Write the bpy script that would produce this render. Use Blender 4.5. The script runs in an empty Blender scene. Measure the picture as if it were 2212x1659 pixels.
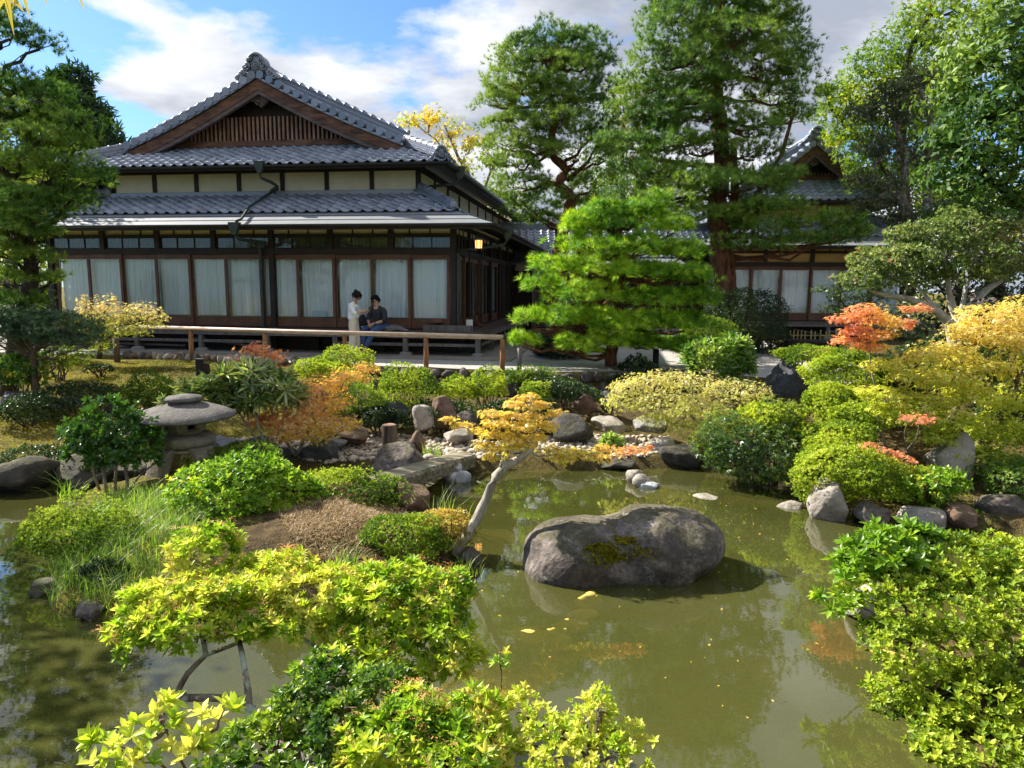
import bpy, bmesh, math, random
import numpy as np
from mathutils import Vector, Matrix

# ------------------------------------------------------------------ camera, sky, sun, exposure
sc = bpy.context.scene
COL = sc.collection
CAM_H = 1.72
PITCH = math.radians(7.8)
ROLL = math.radians(0.42)
FOC = 1504.0                       # focal length in units of a 2212 wide picture
cam_d = bpy.data.cameras.new("camera")
cam_d.sensor_width = 36.0
cam_d.lens = 36.0 * FOC / 2212.0
cam_d.clip_start = 0.05
cam_d.clip_end = 3000.0
cam = bpy.data.objects.new("camera", cam_d)
COL.objects.link(cam)
cam.matrix_world = (Matrix.Translation((0, 0, CAM_H)) @ Matrix.Rotation(math.radians(90) - PITCH, 4, 'X')
                    @ Matrix.Rotation(ROLL, 4, 'Z'))
sc.camera = cam

SUN_TO = Vector((-0.76, 0.40, 0.72)).normalized()
SUN_EL = math.asin(SUN_TO.z)
SUN_AZ = math.atan2(SUN_TO.x, SUN_TO.y)
sun_d = bpy.data.lights.new("sun", 'SUN')
sun_d.energy = 5.0
sun_d.angle = math.radians(0.53)
sun_d.color = (1.0, 0.93, 0.82)
sun = bpy.data.objects.new("sun", sun_d)
COL.objects.link(sun)
sun.rotation_euler = SUN_TO.to_track_quat('Z', 'Y').to_euler()
sun.location = (-30, 10, 30)

world = bpy.data.worlds.new("World")
sc.world = world
world.use_nodes = True
wn, wl = world.node_tree.nodes, world.node_tree.links
wn.clear()
w_out = wn.new('ShaderNodeOutputWorld')
w_bg = wn.new('ShaderNodeBackground')
w_sky = wn.new('ShaderNodeTexSky')
w_sky.sky_type = 'NISHITA'
w_sky.sun_disc = False
w_sky.sun_elevation = SUN_EL
w_sky.sun_rotation = SUN_AZ
w_sky.air_density = 1.0
w_sky.dust_density = 0.6
w_sky.ozone_density = 1.6
w_co = wn.new('ShaderNodeTexCoord')
# clouds: noise on a flat cloud deck, direction / height
w_sep = wn.new('ShaderNodeSeparateXYZ')
wl.new(w_co.outputs['Generated'], w_sep.inputs[0])
w_zc = wn.new('ShaderNodeMath'); w_zc.operation = 'MAXIMUM'; w_zc.inputs[1].default_value = 0.0
wl.new(w_sep.outputs[2], w_zc.inputs[0])
w_za = wn.new('ShaderNodeMath'); w_za.operation = 'ADD'; w_za.inputs[1].default_value = 0.16
wl.new(w_zc.outputs[0], w_za.inputs[0])
w_dv = wn.new('ShaderNodeVectorMath'); w_dv.operation = 'DIVIDE'
w_cmb = wn.new('ShaderNodeCombineXYZ')
for i_ in range(3):
    wl.new(w_za.outputs[0], w_cmb.inputs[i_])
wl.new(w_co.outputs['Generated'], w_dv.inputs[0]); wl.new(w_cmb.outputs[0], w_dv.inputs[1])


def w_noise(scale, detail, rough, loc):
    mp = wn.new('ShaderNodeMapping'); mp.inputs['Location'].default_value = loc
    wl.new(w_dv.outputs[0], mp.inputs[0])
    n = wn.new('ShaderNodeTexNoise'); n.inputs['Scale'].default_value = scale
    n.inputs['Detail'].default_value = detail; n.inputs['Roughness'].default_value = rough
    wl.new(mp.outputs[0], n.inputs['Vector'])
    return n


CLOUD_LOC = (3.1, 1.7, 0.4)
cn1 = w_noise(0.62, 8.0, 0.58, CLOUD_LOC)       # where the clouds are
cn2 = w_noise(1.5, 5.0, 0.55, (7.3, 2.2, 1.0))  # bright and grey inside them
c_r1 = wn.new('ShaderNodeValToRGB')
c_r1.color_ramp.elements[0].position = 0.485; c_r1.color_ramp.elements[0].color = (0, 0, 0, 1)
c_r1.color_ramp.elements[1].position = 0.535; c_r1.color_ramp.elements[1].color = (1, 1, 1, 1)
# the cloud bank drifts in from the right, the left of the sky is clear
w_lin = wn.new('ShaderNodeVectorMath'); w_lin.operation = 'DOT_PRODUCT'
w_lin.inputs[1].default_value = (0.50, -0.05, 0.0)
wl.new(w_dv.outputs[0], w_lin.inputs[0])
w_cl = wn.new('ShaderNodeClamp'); w_cl.inputs['Min'].default_value = -0.22; w_cl.inputs['Max'].default_value = 0.07
w_ad0 = wn.new('ShaderNodeMath'); w_ad0.operation = 'ADD'; w_ad0.inputs[1].default_value = 0.61
wl.new(w_lin.outputs['Value'], w_ad0.inputs[0])
wl.new(w_ad0.outputs[0], w_cl.inputs['Value'])
w_ad = wn.new('ShaderNodeMath'); w_ad.operation = 'ADD'
wl.new(cn1.outputs['Fac'], w_ad.inputs[0]); wl.new(w_cl.outputs[0], w_ad.inputs[1])
wl.new(w_ad.outputs[0], c_r1.inputs[0])
c_r2 = wn.new('ShaderNodeValToRGB')
c_r2.color_ramp.elements[0].position = 0.40; c_r2.color_ramp.elements[0].color = (2.0, 2.2, 2.65, 1)
c_r2.color_ramp.elements[1].position = 0.60; c_r2.color_ramp.elements[1].color = (4.4, 4.5, 4.7, 1)
wl.new(cn2.outputs['Fac'], c_r2.inputs[0])
w_mix = wn.new('ShaderNodeMixRGB')
wl.new(c_r1.outputs[0], w_mix.inputs[0])
w_sg = wn.new('ShaderNodeMixRGB'); w_sg.blend_type = 'MULTIPLY'; w_sg.inputs[0].default_value = 1.0
w_sg.inputs[2].default_value = (0.44, 0.62, 0.84, 1)
wl.new(w_sky.outputs[0], w_sg.inputs[1])
wl.new(w_sg.outputs[0], w_mix.inputs[1]); wl.new(c_r2.outputs[0], w_mix.inputs[2])
wl.new(w_mix.outputs[0], w_bg.inputs[0])
w_bg.inputs[1].default_value = 0.092
wl.new(w_bg.outputs[0], w_out.inputs[0])

world.cycles.sampling_method = 'MANUAL'
world.cycles.sample_map_resolution = 512
sc.view_settings.view_transform = 'Standard'
sc.view_settings.look = 'None'
sc.view_settings.exposure = 1.38
sc.view_settings.gamma = 1.0
sc.view_settings.use_curve_mapping = False
sc.render.engine = 'CYCLES'
sc.cycles.use_denoising = True
sc.cycles.max_bounces = 5
sc.cycles.diffuse_bounces = 3
sc.cycles.glossy_bounces = 2
sc.cycles.transmission_bounces = 4
sc.cycles.transparent_max_bounces = 10
sc.cycles.caustics_reflective = False
sc.cycles.caustics_refractive = False
sc.cycles.sample_clamp_indirect = 6.0
sc.cycles.use_adaptive_sampling = True
sc.cycles.adaptive_threshold = 0.02

# ------------------------------------------------------------------ measuring: a point of the place from a picture point plus its distance
_cr, _sr = math.cos(ROLL), math.sin(ROLL)
FW = np.array([0, math.cos(PITCH), -math.sin(PITCH)])
_U0 = np.array([0, math.sin(PITCH), math.cos(PITCH)])
_R0 = np.array([1.0, 0, 0])
RT = _R0 * _cr + _U0 * _sr
UP = _U0 * _cr - _R0 * _sr


def ray(px, py):
    return FW * FOC + RT * (px - 1106) + UP * (829.5 - py)


def G(px, py, z):
    d = ray(px, py); t = (z - CAM_H) / d[2]
    return np.array([0, 0, CAM_H]) + d * t


def P(px, py, y):
    d = ray(px, py)
    return np.array([0, 0, CAM_H]) + d * (y / d[1])


def proj(p):
    v = np.array(p, float) - [0, 0, CAM_H]
    return 1106 + FOC * (v @ RT) / (v @ FW), 829.5 - FOC * (v @ UP) / (v @ FW)


# ------------------------------------------------------------------ objects, tags
def tag(o, label=None, cat=None, group=None, kind=None):
    if label: o["label"] = label
    if cat: o["category"] = cat
    if group: o["group"] = group
    if kind: o["kind"] = kind
    return o


def link(name, me, mat=None, parent=None):
    o = bpy.data.objects.new(name, me)
    COL.objects.link(o)
    if mat is not None and me is not None and not me.materials:
        me.materials.append(mat)
    if parent is not None:
        o.parent = parent
    return o


def empty(name, loc=(0, 0, 0), rz=0.0, parent=None):
    o = bpy.data.objects.new(name, None)
    o.empty_display_size = 0.2
    COL.objects.link(o)
    o.location = loc
    o.rotation_euler = (0, 0, rz)
    if parent is not None:
        o.parent = parent
    return o


class MB:
    """collects boxes, tubes, lathes and prisms; build() links them as one mesh object"""
    def __init__(self):
        self.v = []; self.f = []

    def add(self, v, f):
        o = len(self.v)
        self.v += [tuple(map(float, p)) for p in v]
        self.f += [tuple(i + o for i in q) for q in f]
        return self

    def box(self, a, b):
        x0, y0, z0 = a; x1, y1, z1 = b
        return self.add([(x0, y0, z0), (x1, y0, z0), (x1, y1, z0), (x0, y1, z0), (x0, y0, z1), (x1, y0, z1), (x1, y1, z1), (x0, y1, z1)],
                        [(0, 3, 2, 1), (4, 5, 6, 7), (0, 1, 5, 4), (1, 2, 6, 5), (2, 3, 7, 6), (3, 0, 4, 7)])

    def beam(self, p, q, w, h, upv=(0, 0, 1)):
        """rectangular bar from p to q, w across, h tall"""
        p = Vector(p); q = Vector(q); d = (q - p).normalized(); u = Vector(upv)
        s = d.cross(u).normalized(); u = s.cross(d).normalized()
        v = []
        for c in (p, q):
            for a, b in ((-1, -1), (1, -1), (1, 1), (-1, 1)):
                v.append(c + s * (a * w / 2) + u * (b * h / 2))
        return self.add(v, [(0, 1, 2, 3), (7, 6, 5, 4), (0, 4, 5, 1), (1, 5, 6, 2), (2, 6, 7, 3), (3, 7, 4, 0)])

    def tube(self, pts, rad, n=8, cap=True, jit=0.0):
        pts = [Vector(p) for p in pts]
        if not hasattr(rad, '__len__'):
            rad = [rad] * len(pts)
        v = []; f = []
        ref = Vector((0.31, 0.17, 0.93)).normalized()
        for i, p in enumerate(pts):
            d = (pts[min(i + 1, len(pts) - 1)] - pts[max(i - 1, 0)])
            d = d.normalized() if d.length > 1e-9 else Vector((0, 0, 1))
            if abs(d.dot(ref)) > 0.95:
                r2 = Vector((0.9, 0.3, 0.1))
            else:
                r2 = ref
            s = d.cross(r2).normalized(); u = s.cross(d)
            for k in range(n):
                a = 2 * math.pi * k / n
                r = rad[i] * (1 + (random.uniform(-jit, jit) if jit else 0))
                v.append(p + (s * math.cos(a) + u * math.sin(a)) * r)
        for i in range(len(pts) - 1):
            for k in range(n):
                a = i * n + k; b = i * n + (k + 1) % n
                f.append((a, b, b + n, a + n))
        if cap:
            f.append(tuple(range(n - 1, -1, -1)))
            f.append(tuple(range((len(pts) - 1) * n, len(pts) * n)))
        return self.add(v, f)

    def lathe(self, prof, c=(0, 0, 0), n=20, wob=None):
        v = []; f = []
        for i, (r, z) in enumerate(prof):
            for k in range(n):
                a = 2 * math.pi * k / n
                rr = r * (wob(a, z) if wob else 1)
                v.append((c[0] + rr * math.cos(a), c[1] + rr * math.sin(a), c[2] + z))
        for i in range(len(prof) - 1):
            for k in range(n):
                a = i * n + k; b = i * n + (k + 1) % n
                f.append((a, b, b + n, a + n))
        f.append(tuple(range(n - 1, -1, -1)))
        f.append(tuple(range((len(prof) - 1) * n, len(prof) * n)))
        return self.add(v, f)

    def prism(self, poly, axis_from, axis_to):
        """poly: list of 3D points in one plane, extruded by the vector axis_to - axis_from"""
        d = Vector(axis_to) - Vector(axis_from); n = len(poly)
        v = [Vector(p) for p in poly] + [Vector(p) + d for p in poly]
        f = [tuple(range(n - 1, -1, -1)), tuple(range(n, 2 * n))]
        for k in range(n):
            f.append((k, (k + 1) % n, n + (k + 1) % n, n + k))
        return self.add(v, f)

    def mesh(self, name="mesh"):
        me = bpy.data.meshes.new(name)
        me.from_pydata(self.v, [], self.f)
        me.update()
        return me

    def build(self, name, mat, parent=None, smooth=False, fix=False):
        me = self.mesh(name)
        if fix:
            bm = bmesh.new(); bm.from_mesh(me); bmesh.ops.recalc_face_normals(bm, faces=bm.faces); bm.to_mesh(me); bm.free()
        if smooth:
            me.polygons.foreach_set('use_smooth', [True] * len(me.polygons))
        return link(name, me, mat, parent)


def np_mesh(name, V, F, tint=None, smooth=False):
    """V (n,3), F (m,k) arrays -> mesh; tint: per-vertex float attribute"""
    me = bpy.data.meshes.new(name)
    F = np.asarray(F, np.int32); k = F.shape[1]
    me.vertices.add(len(V)); me.vertices.foreach_set('co', np.asarray(V, np.float32).ravel())
    me.loops.add(F.size); me.loops.foreach_set('vertex_index', F.ravel())
    me.polygons.add(len(F))
    me.polygons.foreach_set('loop_start', np.arange(0, F.size, k, dtype=np.int32))
    me.polygons.foreach_set('loop_total', np.full(len(F), k, np.int32))
    if smooth:
        me.polygons.foreach_set('use_smooth', np.ones(len(F), bool))
    if tint is not None:
        at = me.attributes.new('tint', 'FLOAT', 'POINT')
        at.data.foreach_set('value', np.asarray(tint, np.float32))
    me.update(calc_edges=True)
    me.validate()
    return me


# ------------------------------------------------------------------ materials
class NT:
    def __init__(self, name):
        self.m = bpy.data.materials.new(name); self.m.use_nodes = True
        self.t = self.m.node_tree; self.t.nodes.clear()
        self.out = self.t.nodes.new('ShaderNodeOutputMaterial')

    def n(self, typ, **kw):
        nd = self.t.nodes.new('ShaderNode' + typ)
        for k, v in kw.items():
            if k in nd.inputs.keys():
                nd.inputs[k].default_value = v
            else:
                setattr(nd, k, v)
        return nd

    def l(self, a, b):
        self.t.links.new(a, b)

    def coord(self, kind='Object', scale=(1, 1, 1), loc=(0, 0, 0)):
        c = self.n('TexCoord'); m = self.n('Mapping')
        m.inputs['Scale'].default_value = scale; m.inputs['Location'].default_value = loc
        self.l(c.outputs[kind], m.inputs[0])
        return m.outputs[0]

    def geo(self, scale=(1, 1, 1)):
        c = self.n('NewGeometry'); m = self.n('Mapping'); m.inputs['Scale'].default_value = scale
        self.l(c.outputs['Position'], m.inputs[0])
        return m.outputs[0]

    def noise(self, vec, scale, detail=5.0, rough=0.55, dist=0.0):
        n = self.n('TexNoise'); n.inputs['Scale'].default_value = scale; n.inputs['Detail'].default_value = detail
        n.inputs['Roughness'].default_value = rough; n.inputs['Distortion'].default_value = dist
        if vec is not None: self.l(vec, n.inputs['Vector'])
        return n.outputs['Fac']

    def ramp(self, fac, stops):
        r = self.n('ValToRGB'); e = r.color_ramp.elements
        while len(e) < len(stops): e.new(0.5)
        for el, (p, c) in zip(e, stops):
            el.position = p; el.color = tuple(c) + ((1,) if len(c) == 3 else ())
        self.l(fac, r.inputs[0])
        return r.outputs[0]

    def mix(self, fac, a, b, blend='MIX'):
        m = self.n('MixRGB', blend_type=blend)
        for s, i in ((fac, 0), (a, 1), (b, 2)):
            if hasattr(s, 'links'): self.l(s, m.inputs[i])
            elif i == 0: m.inputs[0].default_value = s
            else: m.inputs[i].default_value = tuple(s) + ((1,) if len(s) == 3 else ())
        return m.outputs[0]

    def math(self, op, a, b=None):
        m = self.n('Math', operation=op)
        for s, i in ((a, 0), (b, 1)):
            if s is None: continue
            if hasattr(s, 'links'): self.l(s, m.inputs[i])
            else: m.inputs[i].default_value = s
        return m.outputs[0]

    def bump(self, h, strength=0.4, dist=0.02):
        b = self.n('Bump'); b.inputs['Strength'].default_value = strength; b.inputs['Distance'].default_value = dist
        self.l(h, b.inputs['Height'])
        return b.outputs[0]

    def principled(self, col, rough=0.6, bump=None, metal=0.0, spec=0.5):
        b = self.n('BsdfPrincipled')
        if hasattr(col, 'links'): self.l(col, b.inputs['Base Color'])
        else: b.inputs['Base Color'].default_value = tuple(col) + (1,)
        if hasattr(rough, 'links'): self.l(rough, b.inputs['Roughness'])
        else: b.inputs['Roughness'].default_value = rough
        b.inputs['Metallic'].default_value = metal
        b.inputs['Specular IOR Level'].default_value = spec
        if bump is not None: self.l(bump, b.inputs['Normal'])
        self.l(b.outputs[0], self.out.inputs[0])
        return self.m


def m_wood(name, dark, light, rough=0.7, grain=(2, 2, 30), kind='Object', bump=0.25):
    t = NT(name); c = t.coord(kind, grain)
    n1 = t.noise(c, 1.6, 6, 0.62, 0.6)
    n2 = t.noise(t.coord(kind, (1.3, 1.3, 1.3)), 2.1, 4, 0.6)
    f = t.math('ADD', t.math('MULTIPLY', n1, 0.65), t.math('MULTIPLY', n2, 0.35))
    col = t.ramp(f, [(0.36, dark), (0.64, light)])
    return t.principled(col, rough, t.bump(n1, bump, 0.01), spec=0.35)


def m_plain(name, col, rough=0.6, var=0.15, scale=9.0, bump=0.15, metal=0.0, spec=0.5):
    t = NT(name); c = t.coord('Object')
    n = t.noise(c, scale, 6, 0.6)
    a = tuple(x * (1 - var) for x in col); b = tuple(min(1, x * (1 + var)) for x in col)
    return t.principled(t.ramp(n, [(0.3, a), (0.7, b)]), rough, t.bump(n, bump, 0.01), metal, spec)


def m_leaf(name, stops, trans=0.42, gloss=0.06, rough=0.38, tcol=1.25):
    """stops over the per-leaf 'tint' attribute; light passes through the leaf"""
    t = NT(name)
    a = t.n('Attribute', attribute_name='tint')
    col = t.ramp(a.outputs['Fac'], stops)
    d = t.n('BsdfDiffuse'); t.l(col, d.inputs[0])
    tr = t.n('BsdfTranslucent')
    tc = t.mix(1.0, col, (tcol, tcol * 1.02, tcol * 0.55), 'MULTIPLY')
    t.l(tc, tr.inputs[0])
    m1 = t.n('MixShader'); m1.inputs[0].default_value = trans
    t.l(d.outputs[0], m1.inputs[1]); t.l(tr.outputs[0], m1.inputs[2])
    g = t.n('BsdfGlossy'); g.inputs['Roughness'].default_value = rough
    m2 = t.n('MixShader'); m2.inputs[0].default_value = gloss
    t.l(m1.outputs[0], m2.inputs[1]); t.l(g.outputs[0], m2.inputs[2])
    t.l(m2.outputs[0], t.out.inputs[0])
    return t.m


def m_rock(name, stops, moss=0.0, lichen=0.25, scale=1.0, bump=0.9, rough=0.9):
    t = NT(name); c = t.geo()
    n1 = t.noise(c, 2.3 * scale, 5, 0.65, 0.4)
    n2 = t.noise(c, 14 * scale, 5, 0.7)
    f = t.math('ADD', t.math('MULTIPLY', n1, 0.6), t.math('MULTIPLY', n2, 0.4))
    col = t.ramp(f, stops)
    if lichen:
        n3 = t.noise(c, 5.1 * scale, 5, 0.6)
        sp = t.ramp(n3, [(0.63, (0, 0, 0)), (0.68, (1, 1, 1))])
        n4 = t.noise(c, 30 * scale, 3, 0.6)
        sp = t.math('MULTIPLY', t.math('MULTIPLY', sp, t.ramp(n4, [(0.40, (0, 0, 0)), (0.55, (1, 1, 1))])), lichen * 2.2)
        col = t.mix(sp, col, (0.36, 0.37, 0.33))
    if moss:
        g = t.n('NewGeometry'); s = t.n('SeparateXYZ'); t.l(g.outputs['Normal'], s.inputs[0])
        n5 = t.noise(c, 3.4 * scale, 6, 0.65)
        k = t.math('ADD', t.math('MULTIPLY', s.outputs[2], 0.35), n5)
        mk = t.math('MULTIPLY', t.ramp(k, [(0.72, (0, 0, 0)), (0.80, (1, 1, 1))]), moss)
        col = t.mix(mk, col, t.ramp(n2, [(0.35, (0.035, 0.045, 0.010)), (0.7, (0.13, 0.12, 0.025))]))
    h = t.math('ADD', t.math('MULTIPLY', n2, 0.5), n1)
    return t.principled(col, rough, t.bump(h, bump, 0.05), spec=0.25)


def m_bark(name, a, b, lichen=0.0, zs=0.35, scale=9):
    t = NT(name); c = t.geo((1, 1, zs))
    n = t.noise(c, scale, 7, 0.68, 0.8)
    col = t.ramp(n, [(0.36, a), (0.62, b)])
    if lichen:
        n2 = t.noise(t.geo(), 7, 5, 0.6)
        col = t.mix(t.math('MULTIPLY', t.ramp(n2, [(0.5, (0, 0, 0)), (0.58, (1, 1, 1))]), lichen), col, (0.42, 0.45, 0.38))
    return t.principled(col, 0.9, t.bump(n, 0.8, 0.03), spec=0.2)


M = {}
M['wood_dark'] = m_wood('dark_stained_timber', (0.010, 0.007, 0.006), (0.034, 0.022, 0.017), 0.6)
M['wood_brown'] = m_wood('brown_door_timber', (0.055, 0.024, 0.014), (0.18, 0.082, 0.046), 0.5)
M['wood_grey'] = m_wood('weathered_grey_timber', (0.06, 0.052, 0.050), (0.17, 0.155, 0.155), 0.75, (12, 2, 2))
M['wood_floor'] = m_wood('worn_veranda_board', (0.055, 0.036, 0.034), (0.15, 0.11, 0.105), 0.5, (1.5, 14, 4))
M['wood_barge'] = m_wood('weathered_bargeboard', (0.035, 0.016, 0.011), (0.20, 0.095, 0.055), 0.7, (1.2, 3, 9))
M['wood_slat'] = m_wood('weathered_lattice', (0.10, 0.045, 0.026), (0.44, 0.27, 0.19), 0.8, (9, 9, 0.9))
M['wood_rail'] = m_wood('pale_rail_log', (0.36, 0.25, 0.18), (0.60, 0.46, 0.36), 0.55, (0.7, 9, 9))
M['wood_post'] = m_wood('peeled_post', (0.16, 0.07, 0.03), (0.36, 0.18, 0.08), 0.65, (9, 9, 1.2))
M['wood_stump'] = m_wood('weathered_stump', (0.035, 0.025, 0.020), (0.17, 0.12, 0.085), 0.85, (10, 10, 0.8), bump=0.6)
M['plaster'] = m_plain('cream_plaster', (0.66, 0.64, 0.51), 0.9, 0.09, 2.0, 0.05)
M['plaster_ochre'] = m_plain('ochre_plaster', (0.50, 0.34, 0.13), 0.9, 0.10, 2.0, 0.05)
M['gutter'] = m_plain('bronze_gutter', (0.030, 0.032, 0.032), 0.45, 0.25, 6, 0.1, 0.4)
M['downpipe'] = m_plain('green_copper_pipe', (0.035, 0.05, 0.045), 0.5, 0.3, 6, 0.1, 0.2)
M['concrete'] = m_plain('concrete_apron', (0.22, 0.20, 0.17), 0.9, 0.22, 2.2, 0.3)
M['black'] = m_plain('black_fabric', (0.012, 0.012, 0.014), 0.8, 0.2, 20, 0.2)


def m_tile():
    t = NT('smoked_clay_tile')
    oi = t.n('ObjectInfo'); g = t.n('NewGeometry')
    r = t.math('FRACT', t.math('ADD', oi.outputs['Random'], g.outputs['Random Per Island']))
    n = t.noise(t.geo(), 3.0, 6, 0.6)
    n2 = t.noise(t.geo(), 22.0, 4, 0.6)
    f = t.math('ADD', t.math('MULTIPLY', r, 0.5), t.math('MULTIPLY', n, 0.5))
    col = t.ramp(f, [(0.25, (0.110, 0.130, 0.175)), (0.75, (0.235, 0.265, 0.335))])
    return t.principled(col, t.math('ADD', 0.28, t.math('MULTIPLY', n2, 0.2)), t.bump(n2, 0.12, 0.005), 0.0, 0.9)


M['tile'] = m_tile()


def m_skirt():
    t = NT('grey_sheet_roofing')
    n = t.noise(t.coord('Object', (1, 6, 6)), 1.2, 6, 0.6)
    n2 = t.noise(t.coord('Object'), 7, 5, 0.6)
    col = t.ramp(t.math('ADD', t.math('MULTIPLY', n, .6), t.math('MULTIPLY', n2, .4)), [(0.3, (0.15, 0.162, 0.172)), (0.7, (0.225, 0.238, 0.248))])
    return t.principled(col, 0.6, t.bump(n2, 0.1, 0.005), 0.0, 0.3)


M['skirt'] = m_skirt()


def m_glass():
    t = NT('window_glass')
    tr = t.n('BsdfTransparent'); tr.inputs[0].default_value = (0.95, 0.97, 0.98, 1)
    g = t.n('BsdfGlossy'); g.inputs['Roughness'].default_value = 0.015
    n = t.noise(t.geo(), 1.7, 2, 0.5)
    t.l(t.bump(n, 0.05, 0.02), g.inputs['Normal'])
    lw = t.n('LayerWeight'); lw.inputs['Blend'].default_value = 0.22
    mx = t.n('MixShader')
    t.l(t.math('ADD', 0.03, t.math('MULTIPLY', lw.outputs['Fresnel'], 0.65)), mx.inputs[0])
    t.l(tr.outputs[0], mx.inputs[1]); t.l(g.outputs[0], mx.inputs[2]); t.l(mx.outputs[0], t.out.inputs[0])
    return t.m


M['glass'] = m_glass()


def m_curtain(name, c):
    t = NT(name)
    d = t.n('BsdfDiffuse'); d.inputs[0].default_value = c + (1,)
    tr = t.n('BsdfTranslucent'); tr.inputs[0].default_value = c + (1,)
    mx = t.n('MixShader'); mx.inputs[0].default_value = 0.12
    t.l(d.outputs[0], mx.inputs[1]); t.l(tr.outputs[0], mx.inputs[2]); t.l(mx.outputs[0], t.out.inputs[0])
    return t.m


M['curtain'] = m_curtain('white_net_curtain', (0.80, 0.91, 0.97))

# ------------------------------------------------------------------ tiles and ridges
TW, TL = 0.30, 0.27


def tile_template():
    me = bpy.data.meshes.new('tile')
    n = 9; V = []; Fc = []
    prof = []
    for i in range(n):
        t = i / (n - 1) * 1.05
        prof.append((t * TW, 0.030 * math.cos(2 * math.pi * (t - 0.12)) + 0.011 * math.cos(4 * math.pi * (t - 0.12))))
    for (u, h) in prof: V.append((u, -0.012, h + 0.034))
    for (u, h) in prof: V.append((u, TL * 1.16, h - 0.004))
    for (u, h) in prof: V.append((u, -0.012, h + 0.002))
    for i in range(n - 1):
        Fc.append((i, i + 1, n + i + 1, n + i))
        Fc.append((2 * n + i, 2 * n + i + 1, i + 1, i))
    Fc.append((n - 1, 3 * n - 1, 2 * n - 1))
    Fc.append((0, n, 2 * n))
    return V, Fc


TILE_V, TILE_F = tile_template()
tile_me = bpy.data.meshes.new('tile')
tile_me.from_pydata(TILE_V, [], TILE_F); tile_me.update()
tile_me.polygons.foreach_set('use_smooth', [len(p.vertices) == 4 for p in tile_me.polygons])
tile_me.materials.append(M['tile'])


def tile_field(parent, org, u, v, width, rows, inset_l, inset_r, n_parts, merged):
    """org: eave corner; u along the eave, v up the slope; inset: how much a row loses per metre up at each end.
    n_parts tiles nearest the eave become objects, the others go to the list merged"""
    u = Vector(u).normalized(); v = Vector(v).normalized(); n = u.cross(v).normalized(); org = Vector(org)
    k = 0; rnd = random.Random(7)
    for r in range(rows):
        s = r * TL
        a = inset_l * s; b = width - inset_r * s
        c0 = math.ceil(a / TW - 0.35); c1 = math.floor(b / TW - 0.65)
        for c in range(c0, c1 + 1):
            o = org + u * (c * TW) + v * s + n * rnd.uniform(0, 0.004)
            mt = Matrix(((u.x, v.x, n.x, o.x), (u.y, v.y, n.y, o.y), (u.z, v.z, n.z, o.z), (0, 0, 0, 1)))
            if k < n_parts:
                t = bpy.data.objects.new('tile', tile_me); COL.objects.link(t); t.parent = parent
                t.matrix_local = mt; k += 1
            else:
                merged.append(mt)
    return k


def merge_tiles(mats, parent, name='roof_tiles'):
    if not mats: return
    Vt = np.array(TILE_V); V = []; 
    Fq = [f for f in TILE_F if len(f) == 4]
    Fq = np.array(Fq); F = []
    for i, mt in enumerate(mats):
        A = np.array(mt)
        V.append(Vt @ A[:3, :3].T + A[:3, 3]); F.append(Fq + i * len(Vt))
    me = np_mesh(name, np.concatenate(V), np.concatenate(F), smooth=True)
    o = link(name, me, M['tile'], parent); o['kind'] = 'stuff'
    return o


def half_round(r, ln, n=8):
    """half round cap tile along +x, length ln, with a collar at its front end"""
    mb = MB(); V = []; Fc = []
    st = [(0, r * 1.12), (0.05, r * 1.12), (0.052, r), (ln * 1.04, r * 0.97)]
    for (x, rr) in st:
        for k in range(n + 1):
            a = math.pi * k / n
            V.append((x, rr * math.cos(a), rr * math.sin(a)))
    for i in range(len(st) - 1):
        for k in range(n):
            a = i * (n + 1) + k
            Fc.append((a, a + 1, a + n + 2, a + n + 1))
    Fc.append(tuple(range(n, -1, -1)))
    mb.add(V, Fc)
    return mb


cap_me = half_round(0.085, 0.27).mesh('ridge_cap'); cap_me.materials.append(M['tile'])
cap_me.polygons.foreach_set('use_smooth', [len(p.vertices) == 4 for p in cap_me.polygons])


def frame_mat(o, x, up=(0, 0, 1)):
    x = Vector(x).normalized(); up = Vector(up)
    y = up.cross(x).normalized(); z = x.cross(y).normalized(); o = Vector(o)
    return Matrix(((x.x, y.x, z.x, o.x), (x.y, y.y, z.y, o.y), (x.z, y.z, z.z, o.z), (0, 0, 0, 1)))


def ridge(parent, p0, p1, w=0.26, layers=3, name='hip_ridge'):
    """stacked ridge from its lower end p0 to p1: flat courses and a row of half round caps on top"""
    p0 = Vector(p0); p1 = Vector(p1); d = (p1 - p0); L = d.length; d.normalize()
    side = d.cross(Vector((0, 0, 1))).normalized(); up = side.cross(d).normalized()
    mb = MB()
    for k in range(layers):
        ww = w * (1 - 0.10 * k); o = up * (0.05 * k + 0.022)
        mb.beam(p0 + o, p1 + o, ww, 0.038, up)
        mb.beam(p0 + o - up * 0.024 + d * 0.01, p1 + o - up * 0.024, ww - 0.05, 0.016, up)
    r = mb.build(name, M['tile'], parent)
    nseg = max(1, int(L / 0.27))
    top = up * (0.05 * layers)
    for k in range(nseg):
        c = bpy.data.objects.new('ridge_cap', cap_me); COL.objects.link(c); c.parent = r
        c.matrix_local = frame_mat(p0 + top + d * (k * L / nseg), d, up)
    return r


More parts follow.
